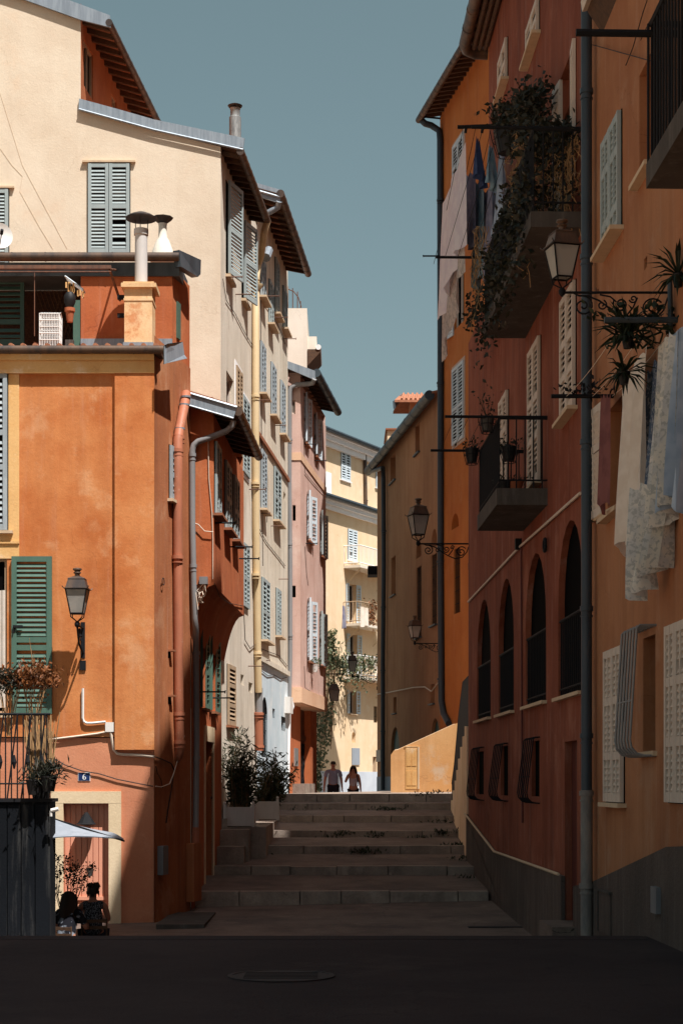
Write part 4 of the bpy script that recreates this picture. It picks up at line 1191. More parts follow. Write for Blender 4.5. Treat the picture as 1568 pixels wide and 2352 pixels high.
m = MB(); a = [P(660, 829, Y5 - .3), P(727.5, 853, Y5 - .3), P(723.6, 873, Y5 - .3), P(660, 846, Y5 - .3)]; m.hexa(a, [p + Vector((0, .06, 0)) for p in a]); obj('verge_flashing', m, M['zinc'], L5)
q = lambda x, y, d=.1: F5.px(x, y, d)
pipe(L5, [q(722, 870, .3), q(718, 880, .2), q(706, 882), q(680, 884), q(669, 890), q(665, 900), q(664, 1100), q(666, 1300), q(666, 1500), q(664, 1600)], .07, 'pvc', [q(665, 1010), q(665, 1250), q(666, 1460)])
pipe(L5, [q(667, 1612), q(670, 1622), q(662, 1640), q(660, 1720), q(659, 1800)], .08, 'trimwhite', [])
rods(L5, F5s, [(698, 1020, 726), (722, 1058, 749), (702, 1248, 729), (728, 1530, 757)], .014)
for pth in ([(697, 1000), (700, 1085), (720, 1110), (744, 1135)], [(700, 1255), (704, 1320), (708, 1345)], [(699, 1530), (701, 1580), (730, 1600)]): cable(L5, F5s, pth, .008, 'cabled', .02)
m = MB(); footblock(m, [tuple(F5.W(xl5, -.02, 0)[:2]), tuple(F5s.W(0, -.02, 0)[:2]), tuple(F5s.W(tE5, -.02, 0)[:2]), (-10, F5s.W(tE5, 0, 0).y)], zb5 + .02, zt5 + .3, (0, 1)); obj('rear_wall', m, M['pink'], L5)
# ================================================================== yellow end house closing the street
Y6 = 78.0
L6 = thing('end_house', 'warm yellow house closing the end of the street with white cornices and three balconies', 'house', P(800, HY, 80))
p6 = P(735, 0, Y6)
F6 = Fac((p6.x, Y6), (.5, 1), 'L')
tE6 = F6.hit(905, 1200)[0]
def z6(x, y): return F6.hit(x, y)
zc1 = z6(742, 1000)[1]; zc2 = z6(745, 1150)[1]
for (xl, xr, yt, yb) in ((782, 803, 1031, 1107), (862, 882, 1052, 1126), (798, 819, 1214, 1290)):
    window(L6, F6, xl, xr, yt, yb, 'closed', 'sh_pale', spacing=.12, sill='trimwhite', sillout=.08)
for (xl, xr, yt, yb) in ((801, 818, 1340, 1432), (803, 820, 1456, 1552), (803, 818, 1586, 1640)):
    window(L6, F6, xl, xr, yt, yb, 'open', 'sh_pale', spacing=.12, sill='sill' if yt > 1580 else None, ang=R(170), rec=.25)
window(L6, F6, 808, 816, 1681, 1706, 'hole', sill=None, rec=.2, arch=True, glass='whitepaint')
window(L6, F6, 856, 864, 1738, 1790, 'hole', sill=None, rec=.2, glass='doorred')
window(L6, F6, 858, 866, 1622, 1660, 'hole', sill=None, rec=.2, bars=3)
window(L6, F6, 737, 756, 1092, 1133, 'hole', sill=None, rec=.3, arch=True, glass='trimwhite')
zw = z6(800, 1772)[1]; zm = z6(800, 1700)[1]
finish_wall(L6, F6, [(0, zw), (tE6, zw), (tE6, zc1 + .2), (0, zc1 + .2)], M['yellow'])
m = MB(); m.box(-.02, tE6, -.02, .02, -1.5, zw, F6.T()); obj('painted_plinth', m, M['bluepale'], L6)
m = MB()
for za, k in ((zc1, 1.0), (zc2, .8)):
    m.box(-.5, tE6, -.16 * k, .02, za - .45 * k, za - .2 * k, F6.T()); m.box(-.5, tE6, -.3 * k, .02, za - .2 * k, za + .02, F6.T()); m.box(-.5, tE6, -.4 * k, .02, za + .02, za + .1, F6.T())
obj('cornice', m, M['trimwhite'], L6)
m = MB(); m.tube([F6.W(-.5, .5, zc1 + .16), F6.W(tE6, .5, zc1 + .16)], .1, 8); m.tube([F6.W(-.5, .4, zc2 + .16), F6.W(tE6, .4, zc2 + .16)], .11, 8); obj('gutter', m, M['slate'], L6)
m = MB(); roof_slab(m, F6, -.5, tE6, .4, -5, zc1 + .12, .28)
for i in range(40): m.tube([F6.W(-.4 + i * .25, .38, zc1 + .2), F6.W(-.4 + i * .25, -5, zc1 + .2 + 5.38 * .28)], .07, 6)
obj('roof', m, M['terra'], L6)
pipe(L6, [F6.px(838, 1040, .1), F6.px(840, 1184, .1)], .08, 'gutter', [F6.px(840, 1150, .1)])
m = MB()
m.box(F6.hit(738, 0)[0] - .2, F6.hit(760, 0)[0], -.03, .01, z6(757, 1134)[1] - .1, z6(757, 1086)[1], F6.T())
obj('arched_surround', m, M['trimwhite'], L6)
for k, (xl, xr, ys, yr) in enumerate(((783, 870, 1299, 1254), (782, 862, 1432, 1383), (782, 870, 1554, 1506))):
    t0, zs = z6(xl + 6, ys); t1 = z6(xr, ys)[0]; zr = z6(xl + 6, yr)[1]
    m = MB(); m.box(t0, t1, -.85, .02, zs - .12, zs, F6.T()); bal = obj('balcony', m, M['white'], L6)
    m = MB(); T = F6.T()
    c = [(t0, -.02), (t0, -.82), (t1, -.82), (t1, -.02)]
    for z in (zs + .1, zr):
        m.tube([(a, b, z) for a, b in c], .024, 5, T)
    for (a0, b0), (a1, b1) in zip(c[:-1], c[1:]):
        nn = max(3, int(math.hypot(a1 - a0, b1 - b0) / .14))
        for i in range(nn): m.tube([(a0 + (a1 - a0) * i / nn, b0 + (b1 - b0) * i / nn, zs), (a0 + (a1 - a0) * i / nn, b0 + (b1 - b0) * i / nn, zr)], .013, 4, T)
    obj('railing', m, M['sh_tan' if k == 1 else 'trimwhite'], bal)
    for t in (t0 + .25, t1 - .3):
        m = MB(); m.tube([F6.W(t, .75, zs - .12), F6.W(t, .0, zs - .85)], .02, 5); m.tube(spiral((.2, -.2), .13, .02, 0, 1.3, 14), .016, 5, F6.T(t, .55, zs - .08))
        obj('balcony_brace', m, M['sill'], bal)
m = MB(); t0, t1, q0, q1 = span(F6, 807, 824, 1718, 1757); m.box(t0, t1, -.05, .01, q0, q1, F6.T()); obj('wall_panel', m, M['bluegrey'], L6)
m = MB(); footblock(m, [tuple(F6.W(0, -.02, 0)[:2]), tuple(F6.W(tE6, -.02, 0)[:2]), tuple(F6.W(tE6, -8, 0)[:2]), tuple(F6.W(0, -8, 0)[:2])], -1.5, zc1 + .15, (0,)); obj('rear_wall', m, M['yellow'], L6)

# ================================================================== right side: amber house, red house
def XR(Y): return 3.7235 - .029 * Y
FR = Fac((XR(36.6), 36.6), (.029, -1), 'R')
tJ = FR.hit(1346, 1000)[0]                       # joint of the red and the amber house
tN = 36.6 + 6                                    # the amber house runs on past the viewer
R1 = thing('amber_house', 'tall amber house at the right edge with grey cement plinth and chipped white shutters', 'house', FR.W(tJ + 2, 0, 0))
FA = Fac(FR.p, FR.u, 'R')
kw = dict(half=True, spacing=.07)
window(R1, FA, 1388, 1428, 252, 586, 'closed', 'sh_grey', rails=(.2, .68), sillout=.16, **kw)
window(R1, FA, 1394, 1434, 1482, 1843, 'closed', 'sh_white', rails=(.3, .66), sillout=.1, **kw)
window(R1, FA, 1536, 1586, 1420, 1845, 'closed', 'sh_white', rails=(.34, .68), sill=None, **kw)
window(R1, FA, 1467, 1496, 116, 420, 'hole', rec=.3, glass='r_ochre', sillout=.1)
window(R1, FA, 1476, 1504, 1456, 1725, 'hole', rec=.22, glass='plinth', sillout=.05)
window(R1, FA, 1478, 1485, 586, 622, 'hole', rec=.15, sill=None)
window(R1, FA, 1395, 1430, 905, 1190, 'hole', rec=.25, glass='dark', sillout=.12)
window(R1, FA, 1480, 1505, 700, 880, 'hole', rec=.25, glass='dark', sill=None)
t0, t1, q0, q1 = span(FA, 1388, 1414, 2046, 2150)
zpl = [FA.hit(x, y) for x, y in ((1354, 2032), (1540, 1945), (1600, 1943))]
tH = 24.6                                        # added unseen taller part starts here, made to shade the road
finish_wall(R1, FA, [(tJ, LO), (tN, LO), (tN, 26), (tH, 26), (tH, 21.6), (tJ, 21.6)], M['r_ochre'])
# leaf of the half hidden window, swung out from the wall
t, z1 = FA.hit(1386, 922); z0 = FA.hit(1386, 1180)[1]
obj('open_shutter', shutter_mb(FA.T(t, .04, z0, R(180 + 4)), .8, z1 - z0, .075, (.62,), True), M['sh_white'], R1)
m = MB()
pol = [(tJ, LO), (tN, LO), (tN, zpl[2][1]), (zpl[2][0], zpl[2][1]), (zpl[1][0], zpl[1][1]), (zpl[0][0], zpl[0][1])]
m.prism(pol, -.05, .02, FA.T()); obj('plinth', m, M['plinth'], R1)
m = MB(); m.box(t0, t1, -.075, -.045, q0, q1, FA.T()); hh = obj('plinth_hatch', m, M['plinth'], R1)
m = MB(); m.box(t0 - .03, t1 + .03, -.09, -.04, q1, q1 + .03, FA.T()); m.box(t0 - .03, t0, -.09, -.04, q0, q1, FA.T()); obj('hatch_frame', m, M['cement'], hh)
m = MB(); t0, t1, q0, q1 = span(FA, 1515, 1528, 2035, 2100); m.box(t0, t1, -.1, -.045, q0, q1, FA.T()); obj('meter_box', m, M['greybox'], R1)
m = MB(); m.tube([FA.px(1358, 1196, .03), FA.px(1425, 1158, .03), FA.px(1600, 1050, .03)], .03, 6); obj('string_course', m, M['sill'], R1)
# bulging window grille
def grille(house, F, xl, xr, yt, yb, n, out=.28, mat='iron', r=.011, top=.1):
    t0, t1, z0, z1 = span(F, xl, xr, yt, yb); m = MB(); T = F.T()
    for i in range(n):
        t = t0 + (t1 - t0) * i / (n - 1)
        m.tube([(t, 0, z1), (t, -top + .03, z1), (t, -top, z1 - .03), (t, -out, z0 + .16), (t, -out + .015, z0 + .08), (t, -out + .07, z0 + .02), (t, -out + .14, z0), (t, 0, z0)], r, 6, T)
    for z, d in ((z1, .04), ((z0 + z1) / 2 - .1, top + (out - top) * .58), (z0, .06)): m.tube([(t0, -d, z), (t1, -d, z)], r * .8, 5, T)
    return obj('window_grille', m, M[mat], house)
grille(R1, FA, 1470, 1506, 1436, 1738, 6, .27, 'pvc', .014, .2)
# balcony at the top right corner
tb = FA.hit(1697, 437)[0]; zb = 6.52
m = MB(); m.box(tb, tb + 4.5, -.78, .02, zb, zb + .2, FA.T()); bal = obj('balcony', m, M['cement'], R1)
m = MB(); T = FA.T()
for i in range(9): m.tube([(tb + .04, -.05 - i * .09, zb + .2), (tb + .04, -.05 - i * .09, zb + 1.35)], .012, 6, T)
for i in range(32): m.tube([(tb + .04 + i * .11, -.74, zb + .2), (tb + .04 + i * .11, -.74, zb + 1.35)], .012, 6, T)
m.tube([(tb + .04, 0, zb + 1.35), (tb + .04, -.74, zb + 1.35), (tb + 4.4, -.74, zb + 1.35)], .03, 6, T)
m.tube([(tb + .04, -.02, zb + 1.27), (tb + .04, -1.37, zb + 1.27)], .03, 6, T); obj('railing', m, M['iron'], bal)
# shutter canopy at the top
m = MB(); ta, z = FA.hit(1382, 78); tb2 = ta + 2.6
m.hexa([FA.W(ta, .0, z), FA.W(tb2, .0, z), FA.W(tb2, .2, z + .3), FA.W(ta, .2, z + .3)], [FA.W(ta, .0, z + .08), FA.W(tb2, .0, z + .08), FA.W(tb2, .17, z + .36), FA.W(ta, .17, z + .36)])
ps = obj('propped_shutter', m, M['wood'], R1)
m = MB(); m.hexa([FA.W(ta, .16, z + .28), FA.W(tb2, .16, z + .28), FA.W(tb2, .24, z + .26), FA.W(ta, .24, z + .26)], [FA.W(ta, .18, z + .4), FA.W(tb2, .18, z + .4), FA.W(tb2, .26, z + .38), FA.W(ta, .26, z + .38)]); obj('shutter_rail', m, M['sh_white'], ps)
for pth in ([(1436, 150), (1452, 110), (1475, 30), (1485, 0)], [(1470, 92), (1490, 50), (1520, 0)], [(1350, 100), (1440, 125), (1530, 150), (1568, 165)]): cable(R1, FA, pth, .006, 'cabled', .05)
rods(R1, FA, [(1366, 112, 1371), (1374, 666, 1368)], .01, 'rustiron')
m = MB(); footblock(m, [tuple(FA.W(tJ, -.02, 0)[:2]), tuple(FA.W(tN, -.02, 0)[:2]), (14, -6), (14, FA.depth(tJ))], LO, 21.5, (0,)); footblock(m, [tuple(FA.W(tH, -.02, 0)[:2]), tuple(FA.W(tN, -.02, 0)[:2]), (14, -6), (14, FA.depth(tH))], 21.5, 26, (0,)); obj('rear_wall', m, M['r_ochre'], R1)

R2 = thing('red_house', 'faded brick red house with arched loggia openings, grey plinth and two balconies', 'house', FR.W(tJ - 7, 0, 0))
FD = Fac(FR.p, FR.u, 'R')
for (xl, xr, yt, yb) in ((1095, 1126, 1362, 1655), (1144, 1179, 1312, 1641), (1206, 1253, 1248, 1622), (1281, 1337, 1168, 1602)):
    w = window(R2, FD, xl, xr, yt, yb, 'hole', rec=.1, arch=True, sill='sill', sillout=.08)  # near-black panel close behind each arch paints in the loggia's deep shade
    t0, t1, z0, z1 = span(FD, xl, xr, yt, yb)
    m = MB(); T = FD.T()
    for i in range(13): m.tube([(t0 + (t1 - t0) * (i + .5) / 13, .03, z0), (t0 + (t1 - t0) * (i + .5) / 13, .03, z0 + 1.05)], .012, 5, T)
    m.tube([(t0, .03, z0 + 1.05), (t1, .03, z0 + 1.05)], .022, 6, T); m.tube([(t0, .03, z0 + .1), (t1, .03, z0 + .1)], .016, 6, T)
    obj('railing', m, M['iron'], w)
for k, (xl, xr, yt, yb) in enumerate(((1093, 1110, 1725, 1825), (1149, 1166, 1712, 1828), (1220, 1238, 1700, 1830))):
    window(R2, FD, xl, xr, yt, yb, 'hole', rec=.07, sill=None)
    t0, t1, z0, z1 = span(FD, xl, xr, yt, yb)
grille(R2, FD, 1094, 1111, 1716, 1838, 6, .2); grille(R2, FD, 1147, 1166, 1707, 1840, 6, .2); grille(R2, FD, 1217, 1239, 1693, 1845, 6, .2)
t0, t1, q0, q1 = span(FD, 1296, 1324, 1700, 2115)
FD.holes.append((rect(t0, t1, -1.2, q1), .14, 0))
m = MB(); m.box(t0 - .02, t1 + .02, .1, .14, -1.2, q1, FD.T()); obj('door', m, M['doorred'], R2)
for (xl, xr, yt, yb, kd) in ((1148, 1166, 85, 236, 'c'), (1213, 1239, -10, 150, 'c'), (1217, 1242, 770, 1132, 'c'), (1150, 1168, 895, 1130, 'c'), (1292, 1323, 642, 972, 'c')):
    window(R2, FD, xl, xr, yt, yb, 'closed', 'sh_white', rails=(.33, .6) if yt > 500 else (.46,), spacing=.08, half=False, sillout=.14)
window(R2, FD, 1286, 1310, 120, 480, 'open', 'sh_white', rec=.3, sill=None, ang=R(175), spacing=.08)
zpr = [FD.hit(x, y) for x, y in ((1072, 1870), (1140, 1957), (1290, 2010), (1346, 2030))]
tS1 = FD.hit(1122, 400)[0]
ze = FD.hit(1070, 105, .43)[1]
finish_wall(R2, FD, [(0, LO), (tJ, LO), (tJ, ze + .3), (tS1, ze + .3), (tS1, 10.8), (0, 10.8)], M['r_red'])
# paler paint between the loggia and the upper floor
m = MB()
cab = [FD.hit(x, y) for x, y in ((1078, 1382), (1195, 1258), (1337, 1133))]
m.tube([FD.W(*(c[0], .03, c[1])) for c in cab], .022, 6); obj('cable', m, M['cablew'], R2)
m = MB(); m.tube([FD.px(1196, 1250, .03), FD.px(1197, 1460, .03), FD.px(1199, 1890, .03)], .018, 6); obj('conduit', m, M['doorred'], R2)
m = MB(); t, z = FD.hit(1196, 1255); m.box(t - .05, t + .08, -.1, 0, z - .05, z + .12, FD.T()); obj('junction_box', m, M['iron'], R2)
m = MB(); m.tube(spiral((0, 0), .09, .09, 0, 1, 14), .025, 6, FD.T(FD.hit(1258, 1252)[0], .05, FD.hit(1258, 1252)[1])); obj('wall_ring', m, M['iron'], R2)
m = MB(); pol = [(0, LO), (t0, LO), (t0, zpr[2][1]), (zpr[1][0], zpr[1][1]), (zpr[0][0], zpr[0][1]), (0, zpr[0][1])]
m.prism(pol, -.05, .02, FD.T()); m.prism([(t1, LO), (tJ, LO), (tJ, zpr[3][1]), (t1, zpr[2][1] - .08)], -.05, .02, FD.T()); obj('plinth', m, M['plinth'], R2)
m = MB(); m.tube([FD.W(z_[0], .05, z_[1] + .01) for z_ in zpr[:3]], .022, 6); obj('plinth_edge', m, M['sill'], R2)
m = MB(); m.box(t0 - .05, t1 + .1, -.34, .1, LO, FD.hit(1324, 2128)[1], FD.T()); obj('door_step', m, M['paving'], R2)
# eave
m = MB(); roof_slab(m, FD, tS1, tJ, .40, -.3, ze + .05, .25); obj('roof', m, M['terra'], R2)
m = MB(); rafters(m, FD, tS1, tJ, -.02, .36, ze + .03, 26, drop=.08, rise=.2)
for i in range(3): m.tube([FD.W(tS1, .06 + .11 * i, ze - .03), FD.W(tJ, .06 + .11 * i, ze - .03)], .05, 8)
obj('soffit', m, M['wood'], R2)
m = MB()
m.tube([FD.W(tJ, .46, ze), FD.W(tS1 + .1, .46, ze), FD.W(tS1 - .1, .40, ze - .02), FD.W(tS1 - .2, .24, ze - .04), FD.W(tS1 - .2, .0, ze - .05)], .115, 12)
for i in range(14):
    t = tJ + (tS1 - tJ) * i / 14; m.tube([FD.W(t, .46, ze), FD.W(t + .05, .46, ze)], .123, 12)
obj('gutter', m, M['gutter'], R2, smooth=True)
m = MB(); w0 = FD.W
for (ya, yb, sb, zt) in ((22.02, 25.2, .25, 22.8), (25.2, 29, .4, 21.0), (29, 32.6, .6, 20.0)):
    footblock(m, [(XR(ya) + sb, ya), (13, ya), (13, yb), (XR(yb) + sb, yb)], ze + .25, zt)
obj('added_shadow_tiers', m, M['r_red'], R2)  # unseen tiers added above the eave to set the shadow edge opposite
m = MB(); footblock(m, [tuple(FD.W(0, -.02, 0)[:2]), tuple(FD.W(tJ, -.02, 0)[:2]), (13, 22.02), (13, 36.58)], LO, 10.7, (0,)); footblock(m, [tuple(FD.W(tS1, -.02, 0)[:2]), tuple(FD.W(tJ, -.02, 0)[:2]), (13, 22.02), (13, FD.depth(tS1))], 10.7, ze + .25, (0,)); obj('rear_wall', m, M['r_red'], R2)
m = MB(); footblock(m, [(4.35, 33.5), (13, 33.5), (13, 39.0), (4.35, 39.0)], 0, 21.5); obj('added_shade_block', m, M['r_red'], R2)  # unseen block added behind the facade to shade the steps
# small balcony
def rbalc(Yn, Yf, zb, dep, th, hr, plate):
    ta, tb_ = 36.6 - Yf, 36.6 - Yn
    m = MB(); m.box(ta, tb_, -dep, .02, zb, zb + th, FD.T()); b = obj('balcony', m, M['cement'], R2)
    m = MB(); T = FD.T(); z0 = zb + th
    nn = int((tb_ - ta) / .11)
    for i in range(nn + 1): m.tube([(ta + .03 + (tb_ - ta - .06) * i / nn, -dep + .04, z0), (ta + .03 + (tb_ - ta - .06) * i / nn, -dep + .04, z0 + hr)], .012, 5, T)
    for t in (ta + .03, tb_ - .03):
        for i in range(6): m.tube([(t, -dep + .04 + i * .125, z0), (t, -dep + .04 + i * .125, z0 + hr)], .011, 5, T)
        m.tube([(t, 0, z0 + hr), (t, -dep + .04, z0 + hr)], .02, 6, T); m.tube([(t, 0, z0 + .12), (t, -dep + .04, z0 + .12)], .014, 6, T)
    m.tube([(ta + .03, -dep + .04, z0 + hr), (tb_ - .03, -dep + .04, z0 + hr)], .022, 6, T); m.tube([(ta + .03, -dep + .04, z0 + .1), (tb_ - .03, -dep + .04, z0 + .1)], .014, 6, T)
    if plate: m.box(ta + .2, tb_ - 1.2, -dep + .045, -dep + .055, z0 + .05, z0 + hr - .05, T)
    obj('railing', m, M['iron'], b)
    m = MB()
    m.tube([(tb_ - .03, 0, z0 + hr + .02), (tb_ - .03, -dep - .75, z0 + hr + .02)], .022, 6, T); m.tube([(ta + .03, 0, z0 + hr + .02), (ta + .03, -dep - .75, z0 + hr + .02)], .022, 6, T)
    for k in range(3): m.tube([(tb_ - .03, -dep - .2 - .2 * k, z0 + hr + .02), (ta + .03, -dep - .2 - .2 * k, z0 + hr + .02)], .004, 4, T)
    obj('drying_rod', m, M['iron'], b)
    return z0 + hr
zR1 = rbalc(25.3, 27.95, 5.62, .74, .24, 1.02, False)
zR2 = rbalc(22.15, 27.7, 8.65, .68, .2, 1.05, True)
# joint downpipe of the two houses
q = lambda y, d=.12: FA.px(1346, y, d)
pipe(R1, [q(-250), q(200), q(560), q(1000), q(1390), q(1820)], .068, 'pvc_dark', [q(210), q(590), q(1015), q(1398), q(1690)])
pipe(R1, [q(1815), q(1960), q(2180)], .074, 'pvc_lower', [q(1822), q(2035)])

# ================================================================== stair wall and retaining wall
SW = thing('stair_wall', 'pale flaking stepped wall of a side stair with black metal parapet', 'wall', (3.0, 40, 0))
def stairpx(x, y):
    # plane from the red corner (x 1072, depth 36.6) back to (x 1033, depth 46)
    a = Vector((XR(36.6) - .02, 36.66)); b = Vector(((1033 - CX) / FL * 46, 46)); u = b - a
    k = (x - CX) / FL; s = (k * a.y - a.x) / (u.x - k * u.y); Y = a.y + u.y * s
    return Vector((a.x + u.x * s, Y, EYE + (HY - y) / FL * Y))
steps_px = [(1072, 1668), (1066, 1668), (1066, 1690), (1061, 1692), (1061, 1715), (1056, 1716), (1056, 1742), (1051, 1743), (1051, 1768), (1047, 1769), (1047, 1793), (1043, 1793), (1043, 1815), (1039, 1816), (1039, 1838), (1035, 1838), (1034, 1900)]
top = [stairpx(x, y) for x, y in steps_px]
pts = [Vector((top[0].x, top[0].y, -1.5))] + top + [Vector((top[-1].x, top[-1].y, -1.5))]
m = MB(); m.hexa(pts, [p + Vector((1.3, 0, 0)) for p in pts]); obj('stepped_wall', m, M['palewall'], SW)
par = [(1072, 1553), (1059, 1567), (1050, 1640), (1040, 1755), (1034, 1800), (1035, 1880), (1039, 1850), (1044, 1815), (1048, 1792), (1052, 1768), (1057, 1740), (1062, 1714), (1067, 1688), (1072, 1665)]
pp_ = [stairpx(x, y) + Vector((.03, 0, 0)) for x, y in par]
m = MB(); m.hexa(pp_, [p + Vector((.03, 0, 0)) for p in pp_]); m.tube([stairpx(x, y) + Vector((.045, 0, 0)) for x, y in par[:5]], .025, 6); obj('metal_parapet', m, M['iron'], SW)
RW = thing('retaining_wall', 'sunlit yellow retaining wall with sloping top and walled up cupboard door', 'wall', (2.2, 49, 1.0))
aW = P(897, 1812, 50.0); bW = P(1041, 1823, 49.3)
FW = Fac((aW.x, aW.y), (bW.x - aW.x, bW.y - aW.y), 'F')
m = MB(); o_ = [FW.hit(897, 1830), FW.hit(1075, 1840), FW.hit(1075, 1650), FW.hit(1041, 1664), FW.hit(975, 1694), FW.hit(913, 1722), FW.hit(904, 1724), FW.hit(897, 1734)]
o_[0] = (o_[0][0], .6); o_[1] = (o_[1][0], .6)
m.prism(o_, 0, .35, FW.T()); obj('wall', m, M['retain'], RW)
m = MB(); m.tube([FW.W(p[0], -.1, p[1]) for p in o_[3:7]], .03, 6); obj('coping', m, M['sill'], RW)
m = MB(); t0, t1, q0, q1 = span(FW, 931, 959, 1716, 1812); m.box(t0, t1, -.012, .01, q0, q1, FW.T()); m.box(t0 - .03, t1 + .05, -.02, .01, q1, q1 + .03, FW.T()); cd = obj('cupboard_door', m, M['ochre_trim'], RW)
m = MB()
zm_ = (q0 + q1) / 2
for a, b_, c, e in ((t0 + .04, (t0 + t1) / 2 - .01, q0 + .1, zm_ - .08), ((t0 + t1) / 2 + .01, t1 - .04, q0 + .1, zm_ - .08), (t0 + .04, (t0 + t1) / 2 - .01, zm_ + .06, q1 - .05), ((t0 + t1) / 2 + .01, t1 - .04, zm_ + .06, q1 - .05)): m.box(a, b_, -.022, -.01, c, e, FW.T())
obj('door_panel', m, M['ochre_trim'], cd)
m = MB(); m.box(t1 + .005, t1 + .05, -.03, .01, q0, q1, FW.T()); obj('door_frame', m, M['sill'], cd)

# ================================================================== orange and brown houses beyond the stair
pA = P(1122, 0, 49.2); pB = P(1010, 0, 55.0)
R3 = thing('deep_orange_house', 'tall deep orange house with rafter eave and pale framed shutters beyond the stair', 'house', (pB.x + .4, 53, 0))
F3r = Fac((pB.x, pB.y), (pA.x - pB.x, pA.y - pB.y), 'R')
t3 = F3r.hit(1122, 400)[0]
for (xl, xr, yt, yb) in ((1041, 1066, 302, 440), (1040, 1066, 826, 1025)): window(R3, F3r, xl, xr, yt, yb, 'closed', 'sh_pale', surround='trimpink', spacing=.1, sill=None)
window(R3, F3r, 1042, 1065, 610, 760, 'frame', 'sh_pale', surround='trimpink', sill=None, rec=.15)
t, z1 = F3r.hit(1042, 640); z0 = F3r.hit(1042, 770)[1]
obj('open_shutter', shutter_mb(F3r.T(t, .04, z0, R(180 + 8)), .7, z1 - z0, .1), M['sh_pale'], R3)
window(R3, F3r, 1036, 1053, 1174, 1218, 'hole', rec=.3, arch=True, glass='r_orange', sill=None)
window(R3, F3r, 1042, 1056, 1255, 1411, 'hole', rec=.25, bars=5, sill=None)
z3 = F3r.hit(963, 280, .6)[1]
finish_wall(R3, F3r, [(0, -1), (t3, -1), (t3, z3 + .5), (0, z3 + .4)], M['r_orange'])
m = MB(); roof_slab(m, F3r, -.1, t3, .62, -4, z3 + .05, .3); obj('roof', m, M['terra'], R3)
m = MB(); rafters(m, F3r, 0, t3, -.05, .6, z3 + .02, 17, drop=.1, rise=.26)
m.hexa([F3r.W(-.1, .6, z3 + .02), F3r.W(t3, .6, z3 + .02), F3r.W(t3, -.2, z3 + .26), F3r.W(-.1, -.2, z3 + .26)], [F3r.W(-.1, .6, z3 + .04), F3r.W(t3, .6, z3 + .04), F3r.W(t3, -.2, z3 + .28), F3r.W(-.1, -.2, z3 + .28)]); obj('soffit', m, M['wood'], R3)
gutter(R3, F3r.W(-.15, .66, z3), F3r.W(t3, .66, z3), .1, 'gutter', 12)
q = lambda x, y, d=.1: F3r.px(x, y, d)
pipe(R3, [F3r.W(.0, .6, z3 - .05), q(976, 284, .5), q(990, 288, .3), q(1008, 300), q(1010, 320), q(1011, 800), q(1011, 1300), q(1013, 1610), q(1018, 1640), q(1030, 1662)], .1, 'pvc_dark', [q(1011, 460), q(1011, 880), q(1011, 1290), q(1012, 1560)])
m = MB(); m.tube([q(1010, 272, 0), q(970, 268, .62)], .03, 6); obj('eave_bracket', m, M['iron'], R3)
rods(R3, F3r, [(1022, 588, 971)], .025, 'iron')
m = MB(); footblock(m, [tuple(F3r.W(0, -.02, 0)[:2]), tuple(F3r.W(t3, -.02, 0)[:2]), (13, 49.2), (13, 56)], -1, z3 + .3, (0,)); obj('rear_wall', m, M['r_orange'], R3)
pC = P(866, 0, 68.3)
R4 = thing('brown_house', 'ochre brown shaded house with slender grilled windows and blue grey plinth', 'house', (pC.x + 1, 62, 0))
F4r = Fac((pC.x, pC.y), (pB.x - pC.x, pB.y - pC.y), 'R')
t4r = F4r.hit(1009.5, 1000)[0]
for (xl, xr, yt, yb) in ((896, 908, 1038, 1112), (953, 963, 968, 1046), (898, 908, 1275, 1370)): window(R4, F4r, xl, xr, yt, yb, 'hole', rec=.3, glass='r_brown', sill='slate', sillout=.08)
for (xl, xr, yt, yb) in ((956, 967, 1298, 1466), (990, 1003, 1268, 1438)): window(R4, F4r, xl, xr, yt, yb, 'hole', rec=.25, bars=5, sill='slate', sillout=.1)
for (xl, xr, yt, yb) in ((955, 967, 1235, 1285), (990, 1003, 1210, 1262)): window(R4, F4r, xl, xr, yt, yb, 'hole', rec=.25, arch=True, glass='r_brown', sill=None)
for (xl, xr, yt, yb) in ((903, 910, 1600, 1638), (988, 997, 1570, 1616)): window(R4, F4r, xl, xr, yt, yb, 'hole', rec=.2, glass='r_brown', sill='slate', sillout=.08)
for (xl, xr, yt, yb) in ((897, 917, 1668, 1745), (989, 1009, 1648, 1700)): window(R4, F4r, xl, xr, yt, yb, 'hole', rec=.12, arch=True, glass='sh_dkgreen', sill=None)
z4 = F4r.hit(876, 1053, .2)[1]
zg = F4r.hit(870, 1784)[1]
finish_wall(R4, F4r, [(0, zg), (t4r, zg), (t4r, z4 + .2), (0, z4 + .2)], M['r_brown'])
m = MB(); m.box(0, t4r, -.02, .02, -1.5, zg, F4r.T()); obj('painted_plinth', m, M['bluegrey'], R4)
m = MB(); roof_slab(m, F4r, -.3, t4r - .02, .25, -5, z4 + .05, .25); obj('roof', m, M['terra'], R4)
gutter(R4, F4r.W(-.35, .32, z4), F4r.W(t4r - .05, .32, z4), .16, 'slate', 10)
q = lambda x, y, d=.14: F4r.px(x, y, d)
pipe(R4, [F4r.W(-.2, .32, z4 - .05), q(879, 1075, .2), q(880, 1095), q(881, 1300), q(879, 1500), q(879, 1815)], .085, 'pvc_dark', [q(881, 1220), q(880, 1395), q(879, 1540), q(879, 1680), q(878, 1770)])
cable(R4, F4r, [(865, 1595), (895, 1590), (950, 1579), (975, 1578), (990, 1588), (1010, 1562)], .022, 'cablew', .05)
m = MB(); footblock(m, [tuple(F4r.W(0, -.02, 0)[:2]), tuple(F4r.W(t4r, -.02, 0)[:2]), (13, 55.1), (13, 68.3)], -1.5, z4 + .1, (0,)); obj('rear_wall', m, M['r_brown'], R4)
